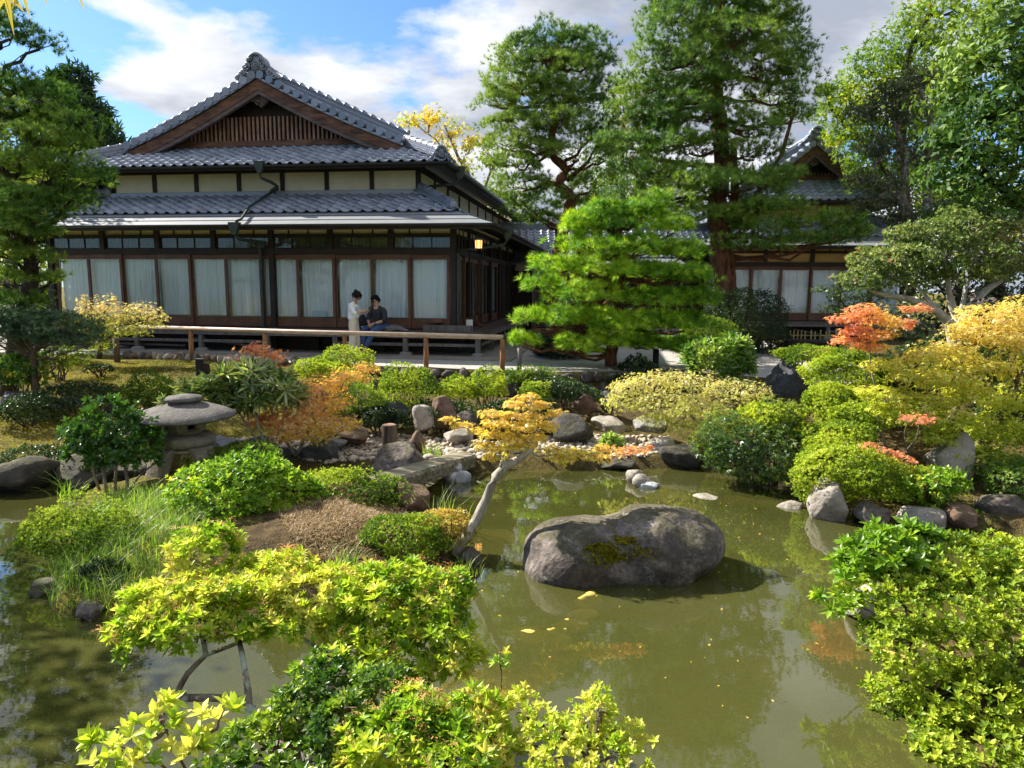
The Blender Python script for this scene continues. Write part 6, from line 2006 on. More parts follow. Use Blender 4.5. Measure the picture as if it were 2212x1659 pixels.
# other shrubs
shrub('broadleaf_bush', 'bushy bright green broadleaf shrub on the islet behind the pieris', 'bush', 535, 1078, 140, 88, 7.7, 'bush', 2600, 0.062, 90, T_BUSH, 4, 0.45, extra=((600, 1045, 60, 55), (440, 1090, 60, 45)), upmix=0.55, tbase=0.5)
shrub('fine_leaf_shrub', 'fine-leaved fresh green shrub just behind the broadleaf bush', 'shrub', 508, 990, 84, 28, 8.9, 'azalea_green', 2600, 0.030, 91, lumps=3, tbase=0.35)
shrub('fine_leaf_shrub', 'fine-leaved green shrub overhanging the dark water on the left', 'shrub', 160, 1158, 92, 74, 6.7, 'azalea_green', 4200, 0.026, 92, lumps=4, extra=((250, 1150, 50, 45),), tbase=0.3)
shrub('green_shrub', 'green shrub in the moss slope left of the long-leaved shrub', 'shrub', 326, 852, 56, 40, 12.0, 'azalea_green', 1900, 0.036, 93, tbase=0.35)
shrub('low_shrub', 'low dark spreading shrub in the moss before the pale-trunked pine', 'shrub', 165, 858, 82, 30, 12.0, 'hedge', 2000, 0.036, 94)
shrub('low_shrub', 'low dark shrub at the left edge of the moss slope', 'shrub', 62, 884, 66, 34, 11.2, 'hedge', 1700, 0.036, 95)
shrub('low_shrub', 'olive shrub under the blue-green pine on the left', 'shrub', 125, 775, 52, 32, 14.2, 'azalea_green', 1300, 0.036, 96, tbase=0.3)
shrub('low_shrub', 'tiny dark tuft of shrub in the middle of the moss', 'shrub', 215, 798, 26, 12, 14.6, 'hedge', 420, 0.034, 97)
shrub('glossy_shrub', 'white-glinting glossy dark shrub at the far left edge', 'shrub', 40, 805, 48, 46, 12.4, 'camellia', 620, 0.075, 98, T_BUSH)
shrub('dark_bush', 'big dark green maple-leaved bush hanging over the water', 'bush', 1636, 968, 96, 66, 9.8, 'maple_green', 6800, 0.064, 99, T_MAP3, 4, 0.55, upmix=0.6, tbase=0.55, zmin=-0.95, extra=((1690, 900, 55, 40), (1560, 940, 55, 50), (1600, 1000, 80, 26), (1680, 1000, 70, 28)))
shrub('yellow_bush', 'yellow-green bush with reddish twigs on top of the dark bush', 'bush', 1665, 905, 62, 34, 9.9, 'azalea', 1400, 0.042, 100, T_AZ, 3)
shrub('feathery_shrub', 'upright feathery light green shrub at the gravel edge', 'shrub', 1552, 785, 66, 52, 12.9, 'fern', 620, 0.15, 101, T_FERN, 4, 0.5, upmix=0.7, extra=((1590, 765, 36, 32), (1515, 770, 30, 26)))
shrub('small_fern', 'small bright fern bush at the water edge under the trailing maple', 'shrub', 1322, 960, 20, 20, 11.2, 'fern', 70, 0.11, 102, T_FERN, 1)
shrub('dark_fern', 'dark low leafy plant at the foot of the young pine', 'shrub', 1370, 800, 40, 26, 14.9, 'hedge', 420, 0.07, 103, T_BUSH, 2)
shrub('ground_cover', 'ground-covering ivy mound on the bank below the young pine', 'ivy', 1420, 818, 90, 16, 14.2, 'hedge', 1300, 0.05, 104, T_BUSH, 3, yr=0.5)
shrub('nandina_shrub', 'pale leafy shrub at the foot of the yellow maple trunk', 'shrub', 1985, 1055, 70, 52, 8.4, 'bush', 520, 0.075, 105, T_BUSH, 3, upmix=0.5, tbase=0.62)
shrub('low_shrub', 'shaded green shrub under the yellow maple at the right edge', 'shrub', 2175, 1030, 90, 62, 8.8, 'azalea_green', 2600, 0.05, 106, T_MAP3, 4, tbase=0.3)
shrub('ground_cover', 'creeping yellow-green cover on the right bank above the oval rock', 'ivy', 2050, 1100, 95, 20, 8.4, 'azalea', 620, 0.04, 107, yr=0.5, tbase=0.3)
shrub('ground_cover', 'ivy trailing down the retaining wall under the prop post', 'ivy', 1140, 815, 60, 24, 14.1, 'azalea_green', 900, 0.036, 108, yr=0.22, tbase=0.3)
shrub('low_shrub', 'small dark shrub at the islet edge among the grass', 'shrub', 235, 1250, 60, 42, 6.0, 'hedge', 900, 0.032, 109, T_AZ, 3, tbase=0.8)
shrub('reddish_cover', 'red-brown heather-like cover on the islet below the straw mound', 'ground cover', 720, 1172, 70, 22, 6.9, 'maple_orange', 620, 0.024, 110, T_AZ, 2, yr=0.3, tbase=0.5)

# camellia on stems by the lantern
tree('camellia_shrub', 'camellia with glossy dark leaves on bare stems left of the lantern', [([(232, 1065, 0), (222, 1010, 0), (205, 975, 0)], 0.022, 0.012), ([(250, 1066, 0.1), (252, 1000, 0.1), (262, 960, 0)], 0.022, 0.012), ([(275, 1062, 0), (270, 1010, 0), (290, 960, 0)], 0.022, 0.012), ([(275, 1062, 0), (300, 1030, 0.1), (330, 1005, 0)], 0.016, 0.010), ([(215, 1060, 0.2), (196, 1000, 0.2), (180, 960, 0.1)], 0.018, 0.010)],
     [(200, 940, 62, 42, 0), (262, 925, 70, 50, 0.1), (315, 945, 40, 40, 0.1), (180, 970, 34, 28, 0), (290, 985, 46, 34, 0), (235, 985, 46, 34, -0.1)], 8.3, 'camellia', 'grey', 760, 0.085, 120, T_BUSH, 'shrub', (0.5, 1.02), -0.7, 0.45, tbase=0.45, tvar=0.3, patch=0.15, base_z=-0.85, br_r=0.012, sub=4)

# long-leaved shrub with pale stems behind the lantern
tree('long_leaved_shrub', 'long-leaved shrub on pale twisting stems right behind the lantern', [([(585, 975, 0), (560, 930, 0), (545, 880, 0)], 0.022, 0.010), ([(570, 980, 0.1), (540, 930, 0.1), (500, 870, 0)], 0.020, 0.009), ([(600, 975, 0), (610, 920, 0), (625, 860, 0)], 0.02, 0.009)],
     [(470, 845, 50, 24, 0), (530, 815, 56, 26, 0.1), (590, 830, 52, 28, 0), (560, 865, 60, 26, -0.1), (500, 880, 46, 22, 0), (630, 860, 36, 24, 0.2), (430, 850, 34, 22, 0)], 9.95, 'long', 'pale', 460, 0.19, 121, T_LONG, 'shrub', (0.5, 1.05), -0.2, 0.6, base_z=-0.85, br_r=0.013, sub=4)
# bare-stemmed sprig in front of the lantern
tree('bare_sprig', 'forked pale sprig with few leaves crossing before the lantern', [([(455, 985, 0), (420, 945, 0), (385, 920, 0), (372, 890, 0), (362, 870, 0)], 0.014, 0.005), ([(420, 945, 0), (425, 912, 0), (440, 890, 0), (432, 870, 0)], 0.010, 0.004), ([(385, 920, 0), (380, 950, 0), (372, 970, 0)], 0.008, 0.004)],
     [(430, 905, 10, 8, 0), (350, 868, 12, 8, 0)], 8.9, 'long', 'pale', 14, 0.10, 122, T_LONG, 'shrub', base_z=-0.85, br_r=0.004, sub=2)

# ------------------------------------------------------------------ near shrubs: pieris in front, azalea on the right
def pieris(name, label, blobs, depth, stems, n, leaf, seed, mat='pieris', bark='grey', rac=0, tm=None, tbase=0.55, cat='shrub', up=0.6, nstem=14, shell=(0.55, 1.02), tvar=0.5):
    rs = np.random.RandomState(seed); rnd = random.Random(seed); k = depth / FOC
    b0 = P(stems[0][0][0][0], stems[0][0][0][1], depth + stems[0][0][0][2])
    root = empty(name, (b0[0], b0[1], hz(b0[0], b0[1]))); tag(root, label, cat)
    bl = [(P(a, b, depth + d), np.array([rx * k, rx * k * 0.9, ry * k])) for a, b, rx, ry, d in blobs]
    p, nn = blob_points(bl, n, rs, shell, -0.45, 0.2)
    ax = unit(nn * (1 - up) + np.array([0, 0, 1]) * up + rs.normal(size=p.shape) * 0.28)
    mb = MB(); paths = []
    for pts, r0, r1 in stems:
        w = [Vector(P(a, b, depth + d)) for a, b, d in pts]; fine = []
        for i in range(len(w) - 1):
            for q in (0, 0.5):
                v = w[i].lerp(w[i + 1], q)
                if q: v += Vector((rnd.uniform(-1, 1), rnd.uniform(-1, 1), rnd.uniform(-1, 1))) * 0.03 * (w[i + 1] - w[i]).length
                fine.append(v)
        fine.append(w[-1]); paths.append(fine)
        mb.tube(fine, [r0 + (r1 - r0) * i / (len(fine) - 1) for i in range(len(fine))], 8, jit=0.10)
    tw = MB()
    for (c, r) in bl:
        best = min((nearest_on(f, c) for f in paths), key=lambda z: z[0])
        hub = limb(tw, best[1], Vector(c) - Vector((0, 0, r[2] * 0.4)), 0.012, 0.007, 5, 0.06, rnd, 0, 6)
        for j in range(nstem):
            t = p[rnd.randrange(len(p))]
            if (((t - c) / r) ** 2).sum() > 1.3: continue
            limb(tw, hub[rnd.randint(2, 5)], t, 0.006, 0.0025, 4, 0.08, rnd, 0, 5)
    put(mb.build('trunk', MBk[bark], smooth=True), root)
    put(tw.build('twigs', MBk['twig']), root)['kind'] = 'stuff'
    put(foliage(None, tm or T_ROS, p, ax, leaf * rs.uniform(0.7, 1.2, len(p)), ML[mat], rs, tint_for(p, rs, tbase, tvar, 1.5 / max(0.2, bl[0][1][0]), 0.16)), root)
    if rac:
        i = rs.choice(len(p), rac); q = p[i] + nn[i] * leaf * 0.35 + np.array([0, 0, leaf * 0.25])
        put(foliage(None, T_RAC, q, unit(nn[i] + np.array([0, 0, 0.3])), leaf * 1.35 * rs.uniform(0.7, 1.2, rac), ML['bud'], rs, rs.uniform(0, 1, rac), 'flower_buds'), root)
    return root


pieris('pieris_shrub', 'big sunlit yellow-green pieris with orange flower buds arching over the near water',
       [(440, 1185, 78, 42, 0.35), (350, 1300, 92, 48, 0.0), (470, 1280, 110, 56, 0.1), (600, 1262, 110, 58, 0.25), (720, 1285, 110, 58, 0.2), (860, 1290, 110, 66, 0.15), (960, 1290, 74, 60, 0.1), (300, 1380, 62, 40, -0.1), (420, 1350, 90, 38, -0.1), (560, 1340, 110, 40, 0), (940, 1360, 84, 52, 0.0), (790, 1350, 120, 46, 0.1), (990, 1420, 60, 50, -0.15), (860, 1430, 90, 50, -0.15)], 4.05,
       [([(640, 1720, -0.9), (600, 1580, -0.6), (520, 1512, -0.4), (400, 1508, -0.3), (386, 1490, -0.25), (405, 1455, -0.2), (445, 1415, -0.1), (430, 1350, 0)], 0.026, 0.014),
        ([(640, 1720, -0.9), (540, 1560, -0.5), (528, 1440, -0.3), (515, 1380, -0.1)], 0.024, 0.014), ([(640, 1700, -0.8), (700, 1560, -0.4), (720, 1420, -0.1), (600, 1330, 0.1)], 0.022, 0.010),
        ([(690, 1700, -0.8), (800, 1520, -0.3), (850, 1400, 0.0), (900, 1320, 0.1)], 0.022, 0.010), ([(445, 1415, -0.1), (560, 1370, 0), (640, 1330, 0.1)], 0.014, 0.008)],
       2700, 0.062, 130, rac=300, bark='lichen', tbase=0.68)
pieris('pieris_shrub', 'leafy pieris with pale yellow edges at the bottom centre, in front of the water',
       [(920, 1560, 110, 62, 0), (1010, 1600, 95, 60, 0.0), (840, 1620, 95, 55, -0.1), (1030, 1540, 60, 45, 0.15), (960, 1650, 120, 50, -0.2)], 3.05, [([(930, 1800, 0.1), (930, 1680, 0), (940, 1600, 0)], 0.02, 0.012), ([(930, 1800, 0.1), (1000, 1680, 0), (1020, 1600, 0)], 0.02, 0.012)],
       950, 0.058, 131, rac=130, tbase=0.62)
pieris('glossy_shrub', 'dark glossy small-leaved shrub at the bottom left of centre', [(560, 1600, 95, 60, 0), (650, 1540, 80, 70, 0.1), (740, 1560, 90, 80, 0.0), (600, 1650, 140, 50, -0.1), (720, 1470, 90, 50, 0.25), (690, 1640, 100, 50, -0.1), (820, 1500, 60, 70, 0.1)], 3.15,
       [([(640, 1800, 0.1), (640, 1650, 0), (650, 1560, 0)], 0.02, 0.012), ([(660, 1800, 0.1), (720, 1640, 0), (740, 1540, 0)], 0.02, 0.012)], 1500, 0.042, 132, 'pieris_dark', tm=T_BUSH, tbase=0.5, bark='twig')
pieris('yellowing_shrub', 'thin yellowing shrub with small leaves at the bottom right of centre', [(1190, 1590, 85, 50, 0), (1280, 1570, 70, 60, 0.1), (1340, 1610, 62, 42, 0), (1150, 1640, 80, 45, -0.1), (1270, 1640, 100, 40, -0.1), (1115, 1530, 40, 36, 0.2), (1300, 1525, 30, 40, 0.1)], 3.1,
       [([(1200, 1800, 0.1), (1210, 1660, 0), (1200, 1580, 0)], 0.012, 0.007), ([(1220, 1800, 0.1), (1280, 1660, 0), (1290, 1560, 0)], 0.012, 0.007)], 620, 0.038, 133, 'pieris', tm=T_BUSH, tbase=0.85, bark='twig', nstem=22)
pieris('sprig_shrub', 'thin arching sprig with large pale leaves in the bottom left corner', [(215, 1600, 30, 14, 0), (330, 1590, 60, 26, 0), (280, 1640, 60, 20, -0.1), (400, 1610, 50, 40, 0), (470, 1560, 40, 40, 0.1), (350, 1530, 24, 14, 0.1)], 2.75,
       [([(420, 1800, 0.2), (380, 1680, 0), (300, 1620, 0), (200, 1600, 0)], 0.008, 0.003), ([(430, 1800, 0.2), (400, 1660, 0), (350, 1560, 0)], 0.008, 0.003)], 60, 0.070, 134, 'pieris', tm=T_BUSH, tbase=0.62, bark='twig', nstem=6)
pieris('dry_twig_shrub', 'tangle of dry grey twigs with a few leaves above the dark shrub', [(700, 1440, 60, 46, 0), (640, 1470, 50, 36, 0)], 3.5, [([(680, 1720, -0.3), (680, 1550, -0.1), (690, 1470, 0)], 0.014, 0.008), ([(680, 1720, -0.3), (640, 1550, 0), (640, 1470, 0)], 0.014, 0.006)], 18, 0.06, 135, 'pieris', tbase=0.5, bark='grey', nstem=46)
pieris('seedling', 'single upright sprig with opposite leaves beside the near pieris', [(1083, 1430, 16, 44, 0)], 3.6, [([(1085, 1560, 0), (1083, 1480, 0), (1080, 1390, 0)], 0.004, 0.002)], 9, 0.045, 136, 'bush', tm=T_BUSH, bark='twig', nstem=2)

RA = [(1960, 1225, 100, 52, 0.55), (2080, 1200, 95, 48, 0.6), (2180, 1210, 90, 60, 0.6), (1920, 1260, 70, 44, 0.4), (2000, 1310, 120, 60, 0.25), (2120, 1300, 120, 70, 0.3), (2220, 1330, 110, 90, 0.3), (1960, 1400, 90, 60, 0.1), (2060, 1400, 120, 70, 0.1), (2180, 1420, 120, 80, 0.0),
      (1990, 1490, 95, 60, -0.05), (2100, 1510, 120, 70, -0.1), (2220, 1530, 100, 80, -0.2), (2000, 1580, 90, 50, -0.15), (2110, 1610, 110, 60, -0.25), (2230, 1640, 110, 70, -0.3), (2010, 1650, 90, 50, -0.3), (2120, 1690, 120, 60, -0.4), (1950, 1560, 60, 50, -0.1), (2160, 1650, 120, 60, -0.6), (2060, 1640, 80, 44, -0.5)]
pieris('near_azalea', 'large sunlit yellow-green azalea filling the lower right corner', RA, 4.4, [([(2150, 1720, 0.2), (2120, 1600, 0.1), (2060, 1480, 0.2)], 0.03, 0.015), ([(2180, 1720, 0.2), (2160, 1500, 0.2), (2150, 1380, 0.3)], 0.03, 0.015), ([(2160, 1700, 0.3), (2050, 1500, 0.3), (2000, 1350, 0.4)], 0.02, 0.01)],
       7200, 0.046, 140, 'azalea', tm=T_BUSH, tbase=0.58, up=0.5, shell=(0.72, 1.03), nstem=16)
pieris('pieris_shrub', 'long-leaved light green shrub leaning over the pale rock on the near right', [(1900, 1190, 80, 44, 0), (1980, 1170, 60, 30, 0.1), (1860, 1230, 60, 30, 0), (1830, 1300, 46, 20, -0.2), (1950, 1220, 60, 40, 0)], 5.0, [([(1980, 1420, 0.3), (1950, 1300, 0.1), (1920, 1210, 0)], 0.014, 0.008), ([(1980, 1420, 0.3), (1880, 1320, 0), (1830, 1300, -0.1)], 0.010, 0.005)],
       260, 0.095, 141, 'bush', rac=0, tbase=0.5, tvar=0.35)

# ------------------------------------------------------------------ grass, straw, moss
def poly_pts(poly, n, rs, zoff=0.0, minland=True):
    a = np.array(poly); x0, y0 = a.min(0); x1, y1 = a.max(0); P2 = np.stack([rs.uniform(x0, x1, n * 3), rs.uniform(y0, y1, n * 3)], 1)
    P2 = P2[sdist(P2, a) > 0][:n]
    z = terrain(P2[:, 0], P2[:, 1]); ok = z > WATER_Z - 0.02
    return np.stack([P2[:, 0], P2[:, 1], z + zoff], 1)[ok]


rs = np.random.RandomState(31)
gp = poly_pts([(-4.9, 7.6), (-4.45, 6.3), (-3.95, 5.6), (-3.1, 5.45), (-2.9, 6.2), (-3.3, 7.0), (-3.9, 7.6), (-4.9, 8.3)], 3000, rs)
V, Fq, T = grass_mesh(gp, 0.24, 0.004, rs, 1.1)
o = link('islet_grass', np_mesh('islet_grass', V, Fq, T), ML['grass']); tag(o, 'long fresh green grass on the left half of the islet', 'grass', None, 'stuff')
gp = poly_pts([(-2.7, 8.9), (-2.6, 7.4), (-1.9, 6.0), (-0.8, 6.3), (-0.6, 7.0), (-1.3, 8.6)], 9000, rs)
V, Fq, T = grass_mesh(gp, 0.055, 0.004, rs, 2.2, 2)
o = link('straw_mat', np_mesh('straw_mat', V, Fq, T), ML['straw']); tag(o, 'flattened dry brown straw on the mound of the islet', 'straw', None, 'stuff')
gp = poly_pts([(-11.0, 16.8), (-11.0, 9.6), (-5.6, 10.0), (-4.4, 11.0), (-4.2, 15.2), (-7, 16.2)], 26000, rs)
V, Fq, T = grass_mesh(gp, 0.032, 0.009, rs, 1.0, 1)
L_ = Lump(np.random.RandomState(5), 1.0, 1.4); tt_ = np.clip(0.5 + 0.30 * L_(gp) + rs.normal(size=len(gp)) * 0.14, 0.01, 0.99)
o = link('moss_carpet', np_mesh('moss_carpet', V, Fq, np.repeat(tt_, 4)), ML['moss']); tag(o, 'golden green moss carpet on the left slope', 'moss', None, 'stuff')
for (px, pb, zb, n_, h_, w_, ln_, lb_, nm_) in ((960, 1130, -0.95, 26, 0.42, 0.006, 0.7, 'few long arching sedge blades by the purple-brown rock', 'sedge_tuft'), (620, 1240, -0.85, 60, 0.26, 0.005, 0.9, 'pale variegated sedge tuft left of the round islet azalea', 'sedge_tuft'), (745, 1225, -0.85, 46, 0.22, 0.005, 0.9, 'small green sedge tuft at the edge of the straw', 'sedge_tuft'),
                                                 (930, 985, -0.85, 40, 0.22, 0.008, 0.9, 'yellow fern tuft at the foot of the squat upright stone', 'fern_tuft'), (690, 1030, -0.98, 40, 0.2, 0.006, 0.9, 'grass tuft at the waterline below the slate shore rock', 'grass_tuft'), (150, 1075, -0.95, 30, 0.36, 0.006, 1.0, 'brown plumed grass on the dark left bank', 'grass_tuft'), (1005, 1245, -1.0, 50, 0.2, 0.004, 0.7, 'short grass tuft at the foot of the leaning trunk', 'grass_tuft')):
    g0 = G(px, pb, zb); q = np.array([g0[0], g0[1], zb]) + np.random.RandomState(px).normal(size=(n_, 3)) * np.array([0.09, 0.06, 0.0])
    V, Fq, T = grass_mesh(q, h_, w_, np.random.RandomState(px), ln_, 4)
    o = link(nm_, np_mesh(nm_, V, Fq, T), ML['grass']); tag(o, lb_, 'grass')
# fallen leaves on the water and the islet
lf = np.stack([rs.uniform(-0.4, 3.2, 90), rs.uniform(4.2, 9.5, 90), np.full(90, WATER_Z + 0.004)], 1)
V, Fq, T = scatter([leaf4(1, 0.3, 0.01)], lf, np.tile([0, 0, 1.0], (90, 1)) + rs.normal(size=(90, 3)) * 0.02, 0.03 * rs.uniform(0.5, 1.3, 90), rs, rs.uniform(0, 1, 90))
o = link('floating_leaves', np_mesh('floating_leaves', V, Fq, T), ML['maple_gold']); tag(o, 'scattered small fallen leaves floating on the pond', 'leaves', None, 'stuff')

# ------------------------------------------------------------------ pines
pine('young_pine', 'bright green cloud-pruned young pine on the gravel edge', [(1322, 792, 0), (1325, 745, 0), (1340, 710, 0.1), (1330, 650, 0.1), (1345, 600, 0.1), (1330, 540, 0.1), (1310, 490, 0.1)], [0.15, 0.13, 0.11, 0.10, 0.08, 0.06, 0.03],
     [(1300, 460, 50, 24, 0), (1395, 462, 52, 22, 0.2), (1420, 440, 26, 26, 0.3), (1250, 490, 52, 30, -0.1), (1345, 490, 60, 26, 0.0), (1455, 490, 46, 26, 0.2), (1270, 535, 70, 28, -0.2), (1370, 540, 80, 30, 0), (1470, 545, 58, 26, 0.1), (1215, 575, 50, 26, -0.2), (1310, 585, 70, 30, -0.4), (1410, 590, 80, 28, -0.2), (1490, 600, 50, 26, 0.2),
      (1180, 620, 50, 28, -0.2), (1260, 640, 70, 28, -0.5), (1440, 650, 70, 28, -0.2), (1510, 650, 40, 26, 0.3), (1150, 690, 42, 24, -0.3), (1225, 690, 60, 26, -0.6), (1310, 700, 60, 24, -0.8), (1400, 700, 60, 26, -0.6), (1480, 700, 60, 28, 0), (1135, 735, 36, 18, -0.3), (1250, 752, 50, 22, -0.7), (1320, 738, 60, 22, -0.7), (1400, 742, 60, 24, -0.4), (1470, 750, 60, 26, 0.0)],
     15.6, 'pine_bright', 'pine', 180, 0.165, 201, T_TUFTN, back=0.2, tbase=0.5, thick=0.045, att=0.08, adx=0.12, zlow=-0.2,
     limbs=[([(1325, 735, 0), (1290, 720, -0.3), (1230, 715, -0.4), (1150, 712, -0.3)], 0.07, 0.03), ([(1335, 690, 0), (1380, 660, -0.2), (1430, 640, -0.1), (1470, 632, 0)], 0.06, 0.025), ([(1335, 620, 0), (1280, 590, -0.1), (1240, 585, -0.2)], 0.05, 0.02)])
pine('tall_pine', 'tallest red-barked pine with thick trunk, rising before the ochre house', [(1567, 700, 0), (1566, 600, 0), (1556, 500, 0), (1550, 430, 0), (1562, 360, 0.1), (1555, 280, 0.1), (1548, 200, 0), (1545, 120, 0), (1555, 40, 0), (1570, -60, 0)], [0.33, 0.31, 0.29, 0.26, 0.22, 0.20, 0.17, 0.14, 0.11, 0.07],
     [(1500, -30, 90, 30, 0), (1610, -40, 90, 34, 0.2), (1450, 28, 60, 26, 0), (1540, 30, 80, 26, 0.3), (1640, 30, 80, 30, 0.4), (1700, 60, 40, 30, 0.5), (1480, 78, 80, 26, -0.2), (1590, 90, 80, 30, -0.5), (1690, 110, 60, 30, 0.3), (1430, 130, 50, 26, 0), (1500, 145, 70, 26, -0.4), (1640, 150, 80, 32, -0.2), (1725, 150, 38, 32, 0.3),
      (1400, 185, 56, 26, 0), (1550, 175, 60, 24, -0.7), (1460, 215, 70, 26, -0.3), (1680, 205, 70, 32, 0.1), (1370, 240, 46, 26, 0.2), (1430, 265, 80, 26, -0.1), (1520, 250, 70, 24, -0.7), (1620, 280, 60, 24, -0.4), (1710, 250, 46, 26, 0.3), (1390, 310, 70, 24, 0.1), (1490, 315, 70, 24, -0.7), (1630, 330, 56, 24, -0.5),
      (1400, 365, 60, 26, 0.1), (1470, 385, 70, 26, -0.4), (1580, 400, 90, 26, -0.9), (1670, 385, 56, 24, -0.6), (1380, 425, 60, 24, 0), (1450, 440, 80, 26, -0.3), (1650, 445, 60, 22, -0.7), (1540, 470, 70, 22, -0.7), (1640, 490, 70, 22, -0.6), (1790, 480, 60, 20, -0.5), (1620, 530, 60, 18, -0.7), (1760, 520, 70, 18, -0.6), (1840, 500, 40, 14, -0.4)],
     19.6, 'pine', 'pine', 135, 0.165, 202, back=0.2, tbase=0.55, thick=0.055, att=0.2, adx=0.1, fat=1.10,
     limbs=[([(1556, 510, 0.1), (1620, 440, 0.3), (1690, 330, 0.5), (1720, 220, 0.5)], 0.10, 0.04), ([(1560, 360, 0), (1480, 355, -0.2), (1400, 340, -0.1), (1360, 345, 0)], 0.09, 0.03), ([(1550, 430, 0), (1480, 425, 0), (1420, 440, 0)], 0.08, 0.03), ([(1585, 470, 0.1), (1588, 420, 0.2), (1584, 300, 0.3)], 0.16, 0.08)])
pine('middle_pine', 'spreading red-barked pine right beside the main house roof', [(1212, 560, 0), (1213, 500, 0), (1225, 470, 0), (1235, 430, 0), (1205, 395, 0), (1225, 370, 0), (1190, 330, 0), (1200, 260, 0), (1185, 190, 0), (1190, 120, 0)], [0.24, 0.22, 0.20, 0.18, 0.15, 0.14, 0.12, 0.10, 0.07, 0.04],
     [(1180, 85, 56, 22, 0), (1245, 92, 56, 24, 0.2), (1130, 110, 50, 24, 0), (1100, 140, 40, 20, 0), (1200, 140, 70, 26, -0.2), (1280, 135, 46, 26, 0.2), (1120, 185, 60, 24, -0.1), (1210, 185, 60, 26, -0.5), (1290, 185, 40, 26, 0), (1080, 220, 46, 22, 0), (1170, 225, 70, 24, -0.4), (1260, 225, 60, 26, -0.3), (1110, 265, 66, 24, -0.2), (1200, 270, 60, 24, -0.6), (1280, 280, 46, 26, 0),
      (1090, 310, 50, 22, 0), (1160, 320, 60, 22, -0.5), (1250, 330, 60, 24, -0.3), (1310, 330, 30, 26, 0.2), (1120, 355, 60, 20, -0.2), (1290, 390, 50, 26, 0.1), (1130, 400, 56, 22, -0.2), (1240, 395, 40, 20, 0.5), (1150, 440, 60, 22, 0), (1270, 440, 50, 24, 0.3), (1180, 475, 56, 20, 0), (1290, 480, 50, 20, 0.3)],
     22.5, 'pine', 'pine', 118, 0.175, 203, back=0.3, tbase=0.62, att=-0.1, adx=0.15, fat=1.08, thick=0.06,
     limbs=[([(1225, 468, 0), (1250, 500, 0.2), (1258, 560, 0.3)], 0.16, 0.18), ([(1225, 390, 0), (1270, 350, 0.2), (1290, 310, 0.2)], 0.08, 0.03), ([(1205, 400, 0), (1160, 385, -0.1), (1140, 390, 0)], 0.07, 0.03)])
pine('left_pine', 'tall dark pine at the left edge, branches across the roof end', [(20, 860, 0), (40, 700, 0), (70, 600, 0), (50, 480, 0), (10, 380, 0), (-30, 250, 0), (-60, 60, 0), (-80, -120, 0)], [0.16, 0.14, 0.12, 0.11, 0.10, 0.09, 0.08, 0.05],
     [(60, 440, 90, 26, -0.4), (20, 500, 80, 30, -0.4), (70, 470, 60, 24, -0.5), (40, 650, 60, 18, -0.2), (20, 70, 62, 26, 0), (85, 98, 44, 16, 0.1), (-40, 30, 70, 40, 0), (30, 185, 60, 26, 0.1), (90, 205, 60, 26, 0.2), (10, 250, 90, 30, 0), (120, 255, 70, 28, 0.2), (60, 300, 90, 30, -0.2), (160, 310, 56, 26, 0.2), (30, 360, 90, 28, -0.2), (130, 365, 76, 26, 0), (180, 385, 50, 20, 0.1), (50, 420, 90, 24, -0.2), (150, 425, 50, 20, 0), (10, 470, 70, 30, -0.1), (70, 500, 50, 20, -0.1), (20, 545, 60, 24, -0.3), (80, 560, 44, 18, -0.2), (30, 600, 60, 20, 0), (110, 600, 30, 10, 0), (-60, 350, 80, 40, 0), (-60, 500, 80, 40, 0), (-70, 180, 80, 40, 0)],
     13.2, 'pine', 'dark', 210, 0.125, 204, back=0.6, tbase=0.5, thick=0.05)
pine('blue_pine', 'low blue-green spreading pine with pale trunk on the left moss slope', [(76, 850, 0), (72, 800, 0), (70, 775, 0), (85, 745, 0), (110, 730, 0)], [0.07, 0.065, 0.06, 0.05, 0.03],
     [(30, 690, 46, 22, 0), (90, 688, 50, 22, 0.1), (150, 700, 56, 24, 0), (190, 715, 40, 20, 0), (20, 730, 40, 28, -0.1), (75, 725, 50, 20, -0.2), (130, 735, 50, 20, -0.1), (10, 690, 40, 30, 0), (195, 735, 30, 16, 0), (-20, 720, 50, 30, 0)],
     12.4, 'pine_blue', 'twig', 760, 0.07, 205, T_TUFT, back=0.5, tbase=0.5, thick=0.03, limbs=[([(70, 775, 0), (30, 740, -0.1), (0, 720, 0)], 0.04, 0.02)])

# ------------------------------------------------------------------ maples
def grad(a, b, axis=2, g0=0.0, g1=1.0):
    return lambda p: g0 + (g1 - g0) * np.clip((p[:, axis] - a) / (b - a), 0, 1)


